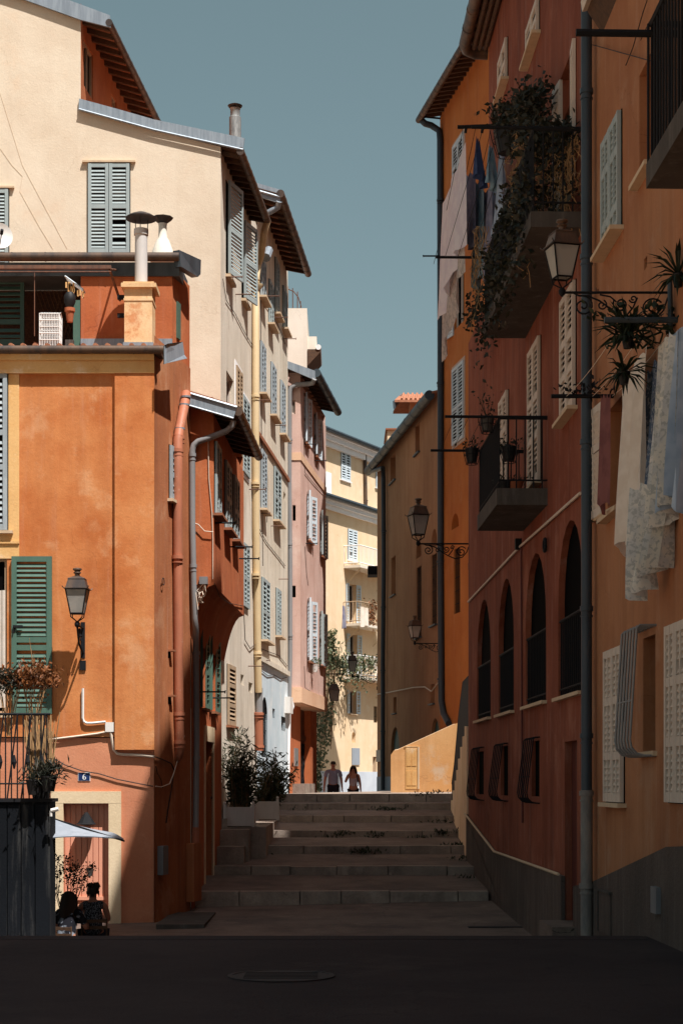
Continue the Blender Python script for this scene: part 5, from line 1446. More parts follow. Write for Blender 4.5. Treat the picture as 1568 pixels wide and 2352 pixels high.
m = MB(); t0, t1, q0, q1 = span(F4r, 866, 876, 1722, 1750); m.box(t0, t1, -.05, .01, q0, q1, F4r.T()); obj('wall_plaque', m, M['galv'], R4)
# dormer on its roof
Yd = 62
dm = MB(); a = P(940, 0, Yd).x
b0 = P(940, 950, Yd).z; b1 = P(940, 928, Yd).z
dm.box(a, a + 1.6, Yd - .3, Yd + .8, b0 - 1.2, b1, ID); d_ = obj('dormer', dm, M['r_brown'], R4)
m = MB(); z0 = P(0, 934, Yd).z; z1 = P(0, 907, Yd).z
m.hexa([(a - .55, Yd - .75, z0), (a + 2, Yd - .75, z0), (a + 2, Yd + .25, z1), (a - .3, Yd + .25, z1)], [(a - .55, Yd - .75, z0 + .08), (a + 2, Yd - .75, z0 + .08), (a + 2, Yd + .25, z1 + .08), (a - .3, Yd + .25, z1 + .08)])
m.hexa([(a - .3, Yd + .25, z1), (a + 2, Yd + .25, z1), (a + 2, Yd + 1.2, z0), (a - .55, Yd + 1.2, z0)], [(a - .3, Yd + .25, z1 + .08), (a + 2, Yd + .25, z1 + .08), (a + 2, Yd + 1.2, z0 + .08), (a - .55, Yd + 1.2, z0 + .08)])
for i in range(14): m.tube([(a - .3 + i * .16, Yd - .75, z0 + .1), (a - .2 + i * .16, Yd + .25, z1 + .1)], .045, 6)
obj('dormer_roof', m, M['terra'], d_)
m = MB(); m.hexa([(a - .6, Yd - .8, z0 - .25), (a - .3, Yd + .25, z1 - .1), (a - .25, Yd + .25, z1 + .1), (a - .62, Yd - .8, z0 + .02)], [(a - .55, Yd - .8, z0 - .25), (a - .25, Yd + .25, z1 - .1), (a - .2, Yd + .25, z1 + .1), (a - .57, Yd - .8, z0 + .02)]); obj('bargeboard', m, M['slate'], d_)
m = MB(); x0, x1 = P(888, 0, 72).x, P(912, 0, 72).x; z0, z1 = P(0, 1050, 72).z, P(0, 999, 72).z
m.box(x0, x1 + 2, 71, 74, z0 - 3, z1); ch_ = obj('orange_chimney_house', m, M['yellow'], None); tag(ch_, 'small orange roof block with flat cap showing above the brown roof', 'house')
m = MB(); m.box(x0 - .08, x1 + 2, 70.9, 74, z1, z1 + .06); obj('roof', m, M['sill_dk'], ch_)
m = MB(); p0 = F4r.px(862, 1300, .0)
m.box(p0.x - .3, p0.x + .5, p0.y - .05, p0.y + .9, p0.z - .35, p0.z); cn = obj('canopy_box', m, M['iron'], R4)
# ================================================================== ground, road, steps
m = MB(); m.add([(-400, -300, -1.7), (400, -300, -1.7), (400, 900, -1.7), (-400, 900, -1.7)], [(0, 1, 2, 3)]); struct(obj('ground', m, M['earth']))
m = MB(); m.box(-40, XR(10) - .02, -30, 18, -1.69, 0)
struct(obj('road', m, M['asphalt']))
m = MB(); m.box(-45, -4.6, -25, 17.5, -.5, .012); struct(obj('added_bounce_slab', m, M['palewall']))  # pale slab added out of view to bounce sunlight onto the right facades
m = MB(); m.box(-40, 3.1, 17.6, 18.02, -1.6, .004); struct(obj('road_edge', m, M['asphalt']))
m = MB(); m.lathe([(.44, .004), (.44, .01), (.40, .012), (.40, .008), (.02, .008)], (P(645, 0, 14.2).x, 14.3, 0), 28)
for k in range(5): m.box(P(645, 0, 14.2).x - .3, P(645, 0, 14.2).x + .3, 14.3 - .22 + k * .1, 14.3 - .18 + k * .1, .009, .014)
tag(obj('manhole_cover', m, M['manhole']), 'round iron manhole cover set in the dark foreground road', 'manhole cover')
m = MB()
m.hexa([(-12, 18.0, -1.65), (3.3, 18.0, -1.65), (3.0, 32, -1.65), (-12, 32, -1.65)], [(-12, 18, -1.1), (3.3, 18, -1.0), (3.0, 32.02, -.584), (-12, 32.02, -.9)])
struct(obj('pavement', m, M['paving']))
def pz(X, Y):
    u = (Y - 18) / 14; v = (X + 12) / 15.2
    return (-1.1 + .1 * v) * (1 - u) + (-.9 + .316 * v) * u
def seg(y, Y): return P(0, y, Y).z
ST = [(32, 2048, 2068, 438, 1122), (35, 1990, 2008, 455, 1090), (38, 1943, 1960, 470, 1075), (41, 1908, 1922, 505, 1064), (43.5, 1873, 1887, 520, 1055), (45.5, 1845, 1858, 540, 1045), (47, 1823, 1842, 545, 1046)]
rnd = random.Random(3)
tm = MB(); sm = MB()
for i, (Y, yt, yb, xl, xr) in enumerate(ST):
    zt, zb = seg(yt, Y), seg(yb, Y)
    x0, x1 = P(xl, 0, Y).x, P(xr, 0, Y).x
    x = x0
    while x < x1 - .05:
        w = min(rnd.uniform(.75, 1.35), x1 - x)
        if x1 - x - w < .35: w = x1 - x
        j = rnd.uniform(-.012, .008); k = rnd.uniform(-.02, .01)
        sm.hexa([(x + .006, Y + k, zb - .2), (x + w - .006, Y + k, zb - .2), (x + w - .006, Y + .36, zb - .2), (x + .006, Y + .36, zb - .2)],
                [(x + .012, Y + k + .015, zt + j), (x + w - .012, Y + k + .015, zt + j), (x + w - .006, Y + .36, zt + j), (x + .006, Y + .36, zt + j)])
        x += w
    if i + 1 < len(ST):
        Yn, _, ybn, xln, xrn = ST[i + 1]; zn = seg(ybn, Yn)
        tm.hexa([(x0, Y + .3, -1.6), (x1, Y + .3, -1.6), (P(xrn, 0, Yn).x + .2, Yn + .3, -1.6), (P(xln, 0, Yn).x - .2, Yn + .3, -1.6)],
                [(x0, Y + .3, zt - .012), (x1, Y + .3, zt - .012), (P(xrn, 0, Yn).x + .2, Yn + .3, zn), (P(xln, 0, Yn).x - .2, Yn + .3, zn)])
struct(obj('steps', sm, M['stone']))
struct(obj('step_treads', tm, M['paving']))
zt = seg(1823, 47)
m = MB()
A = [(-3.2, 47.3, zt - .008), (3.3, 47.3, zt - .008), (3.3, 51.5, 1.36), (-1.6, 51.5, 1.25), (-2.4, 51.5, 1.25)]
m.add(A + [(a, b, -1.6) for a, b, c in A], [(0, 1, 2, 3, 4), (0, 1, 6, 5)])
m.add([(-3.2, 51.5, 1.25), (-1.6, 51.5, 1.25), (1.5, 51.5, 1.32), (6, 51.5, 1.36), (8, 95, -.9), (3, 95, -.9), (-6, 95, -.9), (-4, 56, .5), (3, 56, .48)], [(0, 1, 7), (1, 2, 8, 7), (2, 3, 8), (8, 3, 4, 5), (7, 8, 5, 6)])
m.add([(-8, 56, .49), (6, 56, .47), (9, 110, -1.2), (-12, 110, -1.2)], [(0, 1, 2, 3)])
struct(obj('square', m, M['stone']))
# stone blocks beside the steps, in front of the pale house
m = MB()
for (x0, x1, yt, yb, Y, dY) in ((495, 522, 1880, 1908, 36.9, .9), (492, 572, 1906, 1945, 36.3, 2.2), (478, 560, 1945, 1975, 35.7, .7)):
    m.box(P(x0, 0, Y).x, P(x1, 0, Y).x, Y, Y + dY, -1, P(0, yt, Y).z)
lb = obj('landing_steps', m, M['stone']); tag(lb, 'stone landing blocks under the white planters beside the stairway', 'landing')
m = MB(); m.box(P(505, 0, 37.2).x, P(612, 0, 37.2).x, 36.95, 44, -1, P(0, 1897, 37).z - .02); struct(obj('landing', m, M['stone']))
# kerb at the foot of the orange house
m = MB(); zk = P(0, 2122, 28).z
m.box(P(360, 0, 28).x, P(470, 0, 28).x, 27.9, 30.5, -1.5, zk); tag(obj('kerb_stone', m, M['cement']), 'low concrete kerb step at the foot of the orange house corner', 'kerb')
m = MB(); m.box(P(445, 0, 29.3).x, P(530, 0, 29.3).x, 29.2, 29.9, pz(-2.2, 29.2) - .1, pz(-2.2, 29.9) + .012); tag(obj('drain_grate', m, M['iron']), 'dark iron drain grate on the pavement below the steps', 'drain grate')
m = MB(); x0, x1 = P(1155, 0, 26).x, P(1240, 0, 26).x
m.box(x0 - .4, x1, 27.6, 27.8, -1.2, pz(2.5, 27.8) + .012); tag(obj('drain_channel', m, M['iron']), 'long drain channel before the red house door step', 'drain')
# weeds along the risers
m = MB(); rnd2 = random.Random(11)
for (x, y, Y, n) in ((690, 1862, 45.3, 22), (880, 1862, 45.3, 50), (900, 1862, 45.3, 40), (960, 1930, 40.8, 60), (1020, 1915, 41, 70), (790, 1918, 40.9, 60), (860, 1920, 40.9, 50), (830, 1960, 37.9, 60), (1060, 1975, 36.5, 60), (1050, 1945, 38.5, 60), (1010, 1890, 43.3, 40), (560, 1962, 37.8, 25), (850, 1957, 37.9, 40), (1075, 2020, 34.5, 40), (760, 1925, 40.9, 30), (970, 1828, 46.9, 30), (1000, 1824, 47.3, 40)):
    p = P(x, y, Y)
    for _ in range(n):
        leaf_quads(m, p + Vector((rnd2.gauss(0, .16), -.03, .02)), 1, .09, (.05, .03, .03), (0, -.2, .8), .35, 0, rnd2)
o = obj('weeds', m, M['leaf_dk']); o['kind'] = 'stuff'

# ================================================================== street lamps
M['lamproof'] = M['gutter']
LG = 'wrought iron street lamps on wall brackets'
tw = F1.px(191, 1443, dP); street_lamp('iron street lamp with grey opal lantern on the sunlit orange wall left of the steps', tw + Vector((-.0, -.62, .0)), tw, .355, scroll=False, group=LG)
def lampR(label, xt, xw, y, Y, size, rot=0):
    w = P(xw, y, Y); street_lamp(label, P(xt, y, Y), w, size, rot=rot, group=LG)
lampR('largest street lamp, its scrolled arm crossing the dark downpipe', 1290, 1537, 672, 17.2, .275, R(14))
lampR('street lamp on a scrolled arm left of the small balcony', 960, 1078, 1249, 36.64, .365, R(18))
lampR('street lamp on a scrolled arm between the orange and the brown house', 952, 1019, 1478, 54.6, .335, R(20))
lampR('small street lamp hanging over the street end, in front of the leafy balcony', 809, 866, 1553, 68.5, .37, 0)
# hanging lantern of the pink house
hp = P(767, 1548, 58); t = thing('hanging_lantern', 'white glass lantern hanging from a rod beside the pink house overhang', 'street lamp', hp)
m = MB(); m.tube([P(745, 1548, 58), P(790, 1548, 58)], .02, 6); m.tube([hp, hp + Vector((0, 0, -.35))], .015, 6); obj('bracket', m, M['iron'], t)
m = MB(); m.hexa([hp + Vector((x * .2, y * .2, -.55)) for x, y in ((-1, -1), (1, -1), (1, 1), (-1, 1))], [hp + Vector((x * .1, y * .1, -.33)) for x, y in ((-1, -1), (1, -1), (1, 1), (-1, 1))]); obj('lantern_roof', m, M['gutter'], t)
m = MB(); m.hexa([hp + Vector((x * .12, y * .12, -.9)) for x, y in ((-1, -1), (1, -1), (1, 1), (-1, 1))], [hp + Vector((x * .17, y * .17, -.55)) for x, y in ((-1, -1), (1, -1), (1, 1), (-1, 1))]); obj('glass_pane', m, M['opal'], t)
m = MB()
for x, y in ((-1, -1), (1, -1), (1, 1), (-1, 1)): m.tube([hp + Vector((x * .125, y * .125, -.9)), hp + Vector((x * .175, y * .175, -.55))], .014, 5)
obj('lantern_frame', m, M['iron'], t)

# ================================================================== plants
# oleanders in white planters
for k, (x, y, Y, w, lab, seed) in enumerate(((549, 1900, 37.0, .6, 'bushy dark oleander in the front white slatted planter by the steps', 5), (612, 1884, 39.6, .5, 'spreading oleander in the rear white planter beside the steps', 6))):
    rr = random.Random(seed)
    b = P(x, y, Y); t = thing('potted_oleander', lab, 'potted plant', b, 'oleanders in white planters')
    m = MB(); h = .44
    for sx, sy in ((-1, -1), (1, -1), (1, 1), (-1, 1)): m.box(b.x + sx * w / 2 - .03, b.x + sx * w / 2 + .03, b.y + .3 + sy * w / 2 - .03, b.y + .3 + sy * w / 2 + .03, b.z, b.z + h + .04)
    for z in range(7):
        q = b.z + .03 + z * .058
        for sy in (-1, 1): m.box(b.x - w / 2 + .03, b.x + w / 2 - .03, b.y + .3 + sy * w / 2 - .012, b.y + .3 + sy * w / 2 + .012, q, q + .05)
        for sx in (-1, 1): m.box(b.x + sx * w / 2 - .012, b.x + sx * w / 2 + .012, b.y + .3 - w / 2 + .03, b.y + .3 + w / 2 - .03, q, q + .05)
    m.box(b.x - w / 2 + .02, b.x + w / 2 - .02, b.y + .3 - w / 2 + .02, b.y + .3 + w / 2 - .02, b.z + .02, b.z + h - .06)
    pl = obj('planter', m, M['planter'], t)
    m = MB()
    for sx, sy in ((-1, -1), (1, -1), (1, 1), (-1, 1)): m.lathe([(.02, 0), (.035, .03), (.02, .065), (.004, .07)], (b.x + sx * w / 2, b.y + .3 + sy * w / 2, b.z + h + .04), 8)
    obj('finial', m, M['planter'], pl, smooth=True)
    sm_ = MB(); lf = MB()
    base = Vector((b.x, b.y + .3, b.z + h - .06))
    for s_ in range(70 if k == 0 else 64):
        a = rr.uniform(0, 6.28); le = rr.uniform(.45, 1.8) if k == 0 else rr.uniform(.35, 1.45)
        lean = rr.uniform(.05, .6) if k == 0 else rr.uniform(.15, 1.0)
        tip = base + Vector((math.cos(a) * lean * le * .62 + (.03 if k == 0 else .08), math.sin(a) * lean * le * .5, le * (1.0 - lean * .45)))
        b0_ = base + Vector((rr.uniform(-.24, .24), rr.uniform(-.2, .2), -.02)); path = [b0_, b0_.lerp(tip, .5) + Vector((rr.gauss(0, .06), rr.gauss(0, .06), .05)), tip]
        sm_.tube(path, [.009, .007, .003], 4)
        for i in range(30):
            u = rr.uniform(.1, 1.06); p = path[0].lerp(path[1], u * 2) if u < .5 else path[1].lerp(path[2], u * 2 - 1)
            leaf_quads(lf, p, 1, .16, (.04, .04, .04), (math.cos(a) * .3, math.sin(a) * .3, -.15 + .5 * rr.random()), .22, 0, rr)
    obj('stem', sm_, M['stem'], t); obj('foliage', lf, M['leaf_olean'], t)

def clump(lf, pts, n, size, spread, narrow=.6, up=(0, 0, .3), seed=1):
    rr = random.Random(seed)
    for p in pts: leaf_quads(lf, p, n, size, spread, up, narrow, 0, rr)

# ivy climbing round the end house
iv = thing('climbing_ivy', 'green climber hanging down the yellow house beside the pink corner', 'climbing plant', P(745, 1800, 70))
lf = MB(); stm = MB(); rr = random.Random(21)
def ivy_pt(x, y, d=.12): return F6.px(x, y, d)
for _ in range(1300):
    y = rr.uniform(1475, 1815); u = (y - 1475) / 340
    lo, hi = 726, 792 - 58 * max(0, u - .25) ** .8 * 1.2
    if u < .18: lo = 752 - u * 60
    x = lo + (hi - lo) * rr.random() ** 1.5
    if math.sin(x * .31 + y * .05) + math.sin(x * .13 - y * .09) < -.45 and rr.random() < .9: continue
    leaf_quads(lf, F6.px(max(x, 738), y, rr.uniform(.03, .3)) if x > 738 else Vector(P(x, y, 77.6)), 1, .17, (.05, .05, .05), (0, 0, -.4), .75, 0, rr)
for k in range(16):
    x = rr.uniform(740, 780); stm.tube([F6.px(x, 1500, .05), F6.px(x - 6, 1600, .08), F6.px(x - 10 + rr.uniform(-6, 6), 1700 + rr.uniform(-50, 50), .06)], .012, 4)
obj('stem', stm, M['stem'], iv); obj('foliage', lf, M['leaf_ivy'], iv)
bp = thing('balcony_creeper', 'leafy creeper spilling over the lowest balcony of the yellow end house', 'plant', F6.px(820, 1553, .8))
lf = MB()
for _ in range(520):
    x = rr.uniform(772, 862); y = rr.gauss(1526, 12)
    leaf_quads(lf, F6.px(x, y, .88 + rr.gauss(0, .06)), 1, .16, (.06, .06, .05), (0, -.2, .1), .75, 0, rr)
for _ in range(200):
    x = rr.choice((760, 763, 767, 760)) + rr.gauss(0, 3); y = rr.uniform(1445, 1530)
    leaf_quads(lf, F6.px(x, y, .12), 1, .15, (.05, .05, .05), (0, 0, 0), .75, 0, rr)
for _ in range(160):
    u = rr.random(); leaf_quads(lf, F6.px(778 + u * 70, 1556 + 40 * math.sin(u * 9) ** 2 * rr.random(), .85), 1, .13, (.04, .04, .04), (0, 0, -.5), .7, 0, rr)
obj('foliage', lf, M['leaf_ivy'], bp)
m = MB()
for k in range(26): m.tube([F6.px(770 + k * 3.5, 1553, .86), F6.px(770 + k * 3.5 + rr.uniform(-6, 6), 1515, .9)], .01, 4)
obj('stem', m, M['stem'], bp)
db = thing('dry_creeper', 'dried brown creeper on the right end of the middle balcony', 'plant', F6.px(855, 1432, .8))
lf = MB()
for _ in range(230): leaf_quads(lf, F6.px(rr.gauss(853, 6), rr.uniform(1378, 1436), .8), 1, .14, (.05, .05, .05), (0, 0, -.3), .6, 0, rr)
obj('foliage', lf, M['leaf_dry'], db)
m = MB()
for k in range(8): m.tube(wiggle(F6.px(850 + k, 1385, .8), F6.px(846 + k * 2, 1436, .85), .05, 6, rr), .009, 4)
obj('stem', m, M['stem'], db)
cl = cloth_sheet('towel', 'white towel over the rail of the middle balcony of the yellow house', F6.px(828, 1392, .9), F6.px(846, 1396, .9), .9, 'c_white', 2, .04)
cl = cloth_sheet('towel', 'dark garment over the left end of the middle balcony rail', F6.px(786, 1390, .9), F6.px(792, 1391, .9), 1.0, 'c_grey', 2, .04)
# rampant plants on the large red balcony
bpn = thing('trailing_balcony_plant', 'dark overgrown shrub trailing from the large upper balcony of the red house', 'plant', P(1200, 560, 24.6))
lf = MB(); rr = random.Random(9)
def blob(xa, xb, ya, yb, Y0, Y1, n, size, nar=.6, up=(0, 0, .2), gap=0.):
    cs = [(rr.uniform(xa, xb), rr.uniform(ya, yb), rr.uniform(Y0, Y1)) for _ in range(max(3, n // 28))]
    for _ in range(n):
        c = rr.choice(cs); p = P(c[0], c[1], c[2])
        leaf_quads(lf, p, 1, size, (.1, .14, .09), up, nar, 0, rr)
blob(1135, 1175, 255, 290, 26.5, 27.6, 260, .1); blob(1165, 1210, 235, 300, 25.0, 26.5, 420, .1); blob(1190, 1240, 200, 300, 23.8, 25, 600, .1)
blob(1200, 1330, 285, 330, 22.3, 23.6, 700, .1); blob(1185, 1330, 330, 390, 22.6, 24, 500, .1)
blob(1165, 1230, 470, 560, 24.0, 26, 500, .1, .6, (0, 0, -.4)); blob(1190, 1330, 400, 490, 22.2, 24, 600, .09, .6, (0, 0, -.4))
blob(1125, 1175, 560, 690, 25.8, 27.2, 300, .09, .6, (0, 0, -.4)); blob(1080, 1110, 680, 785, 27.5, 27.9, 130, .1, .6, (0, 0, -.4)); blob(1170, 1210, 430, 520, 24, 25.4, 240, .1)
for _ in range(800):
    leaf_quads(lf, FD.W(rr.uniform(8.8, 14.3), rr.uniform(.66, .76), rr.triangular(8.0, 9.9, 8.9)), 1, .1, (.05, .05, .06), (0, 0, -.4), .6, 0, rr)
obj('foliage', lf, M['leaf_drab'], bpn)
m = MB()
for k in range(80):
    u = rr.random(); xx = 1185 + 140 * u; Y = 24.2 - 2 * u; y0 = 300 + rr.uniform(0, 40)
    m.tube(wiggle(P(xx, y0, Y), P(xx + rr.uniform(-25, 25), y0 + rr.uniform(90, 230), Y - .05), .05, 9, rr), .006, 4)
obj('stem', m, M['straw'], bpn); m = MB()
for k in range(18):
    x = rr.uniform(1090, 1160); Y = 27.5 - (x - 1090) / 70
    m.tube(wiggle(P(x, 520, Y), P(x - 8, 520 + rr.uniform(80, 260), Y), .05, 8, rr), .006, 4)
obj('stem', m, M['straw'], bpn); m = MB()
for x, y0, y1 in ((1188, 560, 610), (1196, 540, 640), (1212, 560, 660)): m.tube(wiggle(P(x, y0, 23.5), P(x + 5, y1, 23.5), .04, 7, rr), .006, 4)
obj('stem', m, M['straw'], bpn)
def pot_plant(label, x, y, Y, r, h, mat, n, size, seed, spread=(.12, .12, .12), basket=True, leafm='leaf_drab', lift=.15, nar=.5):
    rr = random.Random(seed); b = P(x, y, Y)
    t = thing('hanging_pot', label, 'plant pot', b)
    m = MB(); m.lathe([(r * .7, 0), (r, h), (r * 1.06, h), (r * 1.06, h + .02), (r * .8, h + .02)], tuple(b), 14); obj('pot', m, M[mat], t, smooth=True)
    if basket:
        m = MB()
        for k in range(8):
            a = k * math.pi / 4; c, s = math.cos(a), math.sin(a)
            m.tube([b + Vector((c * r * .8, s * r * .8, -.03)), b + Vector((c * r * 1.15, s * r * 1.15, h * .6)), b + Vector((c * r * 1.3, s * r * 1.3, h + .03))], .006, 4)
        for q, z in ((.85, -.03), (1.15, h * .6)): m.tube([b + Vector((math.cos(i * .5236) * r * q, math.sin(i * .5236) * r * q, z)) for i in range(13)], .006, 4)
        obj('wire_basket', m, M['iron'], t)
    m = MB(); leaf_quads(m, b + Vector((0, 0, h + lift)), n, size, spread, (0, 0, .7), nar, 0, rr)
    for k in range(5): m.tube([b + Vector((0, 0, h)), b + Vector((rr.gauss(0, spread[0]), rr.gauss(0, spread[1]), h + lift + rr.uniform(0, spread[2])))], .004, 4)
    obj('foliage', m, M[leafm], t)
    return t
pot_plant('black wire basket pot hung from the upper balcony rod near the laundry', 1165, 352, 25.9, .2, .3, 'blackpot', 120, .1, 31)
pot_plant('pale pot with a leggy sprig on the near corner of the small balcony rail', 1118, 990, 25.4, .1, .16, 'cement', 50, .06, 32, (.08, .06, .12), lift=.2)
pot_plant('dark pot in a wire basket hooked on the far rail of the small balcony', 1083, 1062, 27.9, .11, .2, 'blackpot', 70, .06, 33, (.09, .09, .06), lift=.06)
pot_plant('dark pot hanging inside the rail of the small balcony', 1168, 1058, 27.4, .12, .2, 'blackpot', 120, .06, 34, (.13, .1, .05), lift=.05)
for k, (x, lab, mt) in enumerate(((1158, 'black pot standing on the small balcony floor', 'blackpot'), (1182, 'brown pot standing on the small balcony floor', 'pot'))):
    pot_plant(lab, x, 1131, 25.9, .12, .14, mt, 60, .05, 36 + k, (.08, .08, .04), False, lift=.03)
pot_plant('small white pot with a flowering plant on the lower sill of the pink house', 722, 1544, 52.5, .12, .2, 'plastic', 90, .09, 39, (.12, .12, .1), False, 'leaf_ivy', .1)
# spiky plants by the near laundry
def spiky(label, x, y, Y, r, n, seed, el=(-.4, 1.2)):
    rr = random.Random(seed); b = P(x, y, Y)
    t = thing('spiky_plant', label, 'plant', b, 'spiky pot plants by the near laundry')
    m = MB(); m.lathe([(.04, -.12), (.06, -.02), (.065, 0), (.03, 0)], tuple(b), 12); obj('pot', m, M['blackpot'], t)
    m = MB()
    for k in range(n):
        a = rr.uniform(0, 6.28); e = rr.uniform(*el); L = r * rr.uniform(.6, 1.1)
        d = Vector((math.cos(a) * math.cos(e), math.sin(a) * math.cos(e), math.sin(e)))
        s = d.cross(Vector((0, 0, 1))).normalized() * .02
        mid = b + d * L * .55 + Vector((0, 0, .03)); tip = b + d * L - Vector((0, 0, .1 * L))
        m.add([b - s * .6, b + s * .6, mid + s, tip, mid - s, mid + Vector((0, 0, .012))], [(0, 1, 2, 5), (0, 5, 4), (5, 2, 3), (5, 3, 4)])
    obj('foliage', m, M['leaf_dk'], t)
spiky('spiky dark plant hanging below the near rod beside the white cloth', 1440, 772, 17.0, .42, 60, 41)
spiky('spiky dark plant lowest beside the white hanging cloth', 1432, 855, 17.2, .36, 36, 42, (-.7, .9))
spiky('spiky dark plant at the right edge above the near rod', 1556, 630, 16.6, .36, 40, 43, (-.8, 1.1))
m = MB(); rr = random.Random(44)
for k in range(14): m.tube(wiggle(P(1410 + k * 11, 745, 16.9), P(1400 + k * 11 + rr.uniform(-30, 30), 800, 17), .05, 5, rr), .012, 4)
leaf_quads(m, P(1500, 728, 16.9), 120, .09, (.3, .1, .05), (0, 0, .3), .5, 0, rr)
tag(obj('creeper', m, M['leaf_dk']), 'tangled dark creeper along the near drying rod', 'plant')
m = MB(); m.tube([P(1387, 735, 16.8), P(1575, 735, 16.8)], .03, 8); m.tube([P(1537, 640, 16.9), P(1539, 760, 16.9)], .025, 8); tag(obj('clothes_rod', m, M['slate']), 'near iron drying rod carrying plants and white laundry', 'drying rod', 'drying rods on the amber house')
m = MB(); m.tube([P(1265, 910, 20.05), P(1408, 910, 20.05)], .025, 8); leaf_quads(m, P(1345, 895, 20.0), 60, .08, (.25, .05, .04), (0, 0, .4), .5, 0, rr); tag(obj('clothes_rod', m, M['iron']), 'far iron drying rod crossing the dark downpipe on the amber house', 'drying rod', 'drying rods on the amber house')

# ================================================================== laundry
G1 = 'laundry over the red house balcony'
cloth_sheet('laundry_sheet', 'long pale pink sheet at the far left of the balcony laundry', (1.87, 32.2, P(0, 470, 32.2).z), (2.03, 28.6, 12.1), 1.85, 'c_pink', 2.5, .07, -.25, 1.0, G1)
cloth_sheet('laundry_cloth', 'cream floral cloth hanging below the pale pink sheet', (1.9, 32.6, 10.9), (2.05, 28.9, 11.2), 1.35, 'c_floral', 2, .05, -.2, 1, G1, ragged=.03)
cloth_sheet('laundry_garment', 'dark indigo garment pegged at a point on the middle line', P(1092, 312, 28.0), P(1100, 322, 28.1), .72, 'c_blue', 2, .05, 0, 3.4, G1)
cloth_sheet('laundry_garment', 'dusty teal garment pegged beside the indigo one', P(1122, 330, 27.9), P(1130, 336, 28), .68, 'c_teal', 2, .05, 0, 3.2, G1)
cloth_sheet('laundry_garment', 'pale sky blue shirt hanging nearest the balcony railing', P(1147, 348, 27.9), P(1158, 356, 28.0), 1.2, 'c_sky', 2, .06, 0, 2.2, G1)
cloth_sheet('laundry_garment', 'pale lilac shirt behind the indigo garment', P(1070, 400, 30.5), P(1092, 392, 29), 1.25, 'c_grey', 2, .05, 0, 1.0, G1)
cloth_sheet('laundry_garment', 'grey blue trousers, longest of the balcony laundry', P(1090, 420, 30.2), P(1108, 410, 28.8), 1.75, 'c_teal', 2, .05, 0, .9, G1)
cloth_sheet('laundry_garment', 'slate lilac cloth hanging low before the balcony plants', P(1106, 440, 29.5), P(1128, 430, 28.4), 1.45, 'c_grey', 2, .05, 0, .9, G1)
cloth_sheet('laundry_garment', 'faded blue cloth partly behind the pale sky blue shirt', P(1122, 430, 29), P(1146, 420, 28.3), .9, 'c_sky', 2, .05, 0, .9, G1)
m = MB()
for x in (1.95, 2.15, 2.4): m.tube(curve_pts((x, 28, 12.1), (x - .1, 35, 12.0), .1), .005, 4)
m.tube([P(1050, 292, 28), P(1160, 288, 28)], .03, 6)
for x in (1070, 1108, 1144): m.tube([P(x, 292, 28), P(x - 2, 305, 28)], .025, 6)
tag(obj('clothes_line', m, M['iron']), 'iron rod with lines over the street carrying the balcony laundry', 'clothes line')
G2 = 'laundry hanging before the amber house'
cloth_sheet('laundry_sheet', 'long white linen sheet nearest the spiky plants', P(1424, 868, 18.9), P(1488, 790, 17.6), 1.95, 'c_white', 2.6, .07, 0, .85, G2)
cloth_sheet('laundry_cloth', 'dusty rose cloth at the far left of the amber house laundry', (2.98, 20.0, P(0, 905, 20).z), (3.0, 19.5, P(0, 905, 19.5).z), 1.3, 'c_rose', 1.5, .03, 0, .8, G2)
cloth_sheet('laundry_garment', 'blue flecked garment between the white sheet and the printed cloth', P(1488, 850, 18.0), P(1522, 800, 17.0), 1.25, 'c_fleck', 2, .05, 0, .9, G2)
cloth_sheet('laundry_garment', 'faded floral printed cloth hanging lowest of the laundry', P(1448, 1120, 17.5), P(1550, 1070, 16.7), 1.02, 'c_print', 4, .1, -.2, .7, G2, ragged=.02)
cloth_sheet('laundry_garment', 'printed blouse with blue shadows at the right edge of the laundry', P(1512, 790, 17.0), P(1552, 755, 16.5), 1.75, 'c_print', 3, .1, 0, .9, G2)
cloth_sheet('laundry_garment', 'pale blue wrinkled cloth at the far right edge of the laundry', P(1538, 760, 16.7), P(1590, 740, 16.3), 1.7, 'c_sky', 3, .1, 0, 1, G2)
m = MB()
for (a, b) in (((1300, 910, 20), (1430, 735, 16.8)), ((1360, 910, 20), (1490, 735, 16.8)), ((1405, 910, 20), (1555, 735, 16.8))): m.tube(curve_pts(P(*a), P(*b), .06), .004, 4)
tag(obj('washing_line', m, M['cablew']), 'three thin washing lines between the two amber house rods', 'clothes line')

# ================================================================== terrace clutter on the orange house
def tz(y, Y): return P(0, y, Y).z
cY = 29.6
t = thing('bird_cage', 'tall white wire bird cage standing on the orange house roof terrace', 'bird cage', P(114, 794, cY))
m = MB(); x0, x1 = P(91, 0, cY).x, P(136, 0, cY).x; z0, z1 = tz(795, cY), tz(716, cY)
for i in range(13):
    x = x0 + (x1 - x0) * i / 12
    for yy in (cY, cY + .28): m.tube([(x, yy, z0), (x + .01, yy, z1 - .03), (x + .01, (cY + .14), z1 + .02)], .006, 4)
for i in range(7):
    for x in (x0, x1): m.tube([(x, cY + .28 * i / 6, z0), (x, cY + .28 * i / 6, z1 - .02)], .006, 4)
for k in range(6):
    z = z0 + (z1 - z0 - .03) * k / 5; m.tube([(x0, cY, z), (x1, cY, z), (x1, cY + .28, z), (x0, cY + .28, z), (x0, cY, z)], .009, 4)
obj('wire_bars', m, M['whitepaint'], t)
m = MB(); m.box(x0 + .02, x1 - .02, cY + .04, cY + .24, z0 + .09, z0 + .16); m.tube([(x0, cY + .14, z0 + .35), (x1, cY + .14, z0 + .35)], .012, 6); obj('perch', m, M['wood'], t)
b = P(161, 740, 29.9)
t = thing('wall_pot', 'terracotta pot on the green post of the orange house terrace', 'plant pot', b)
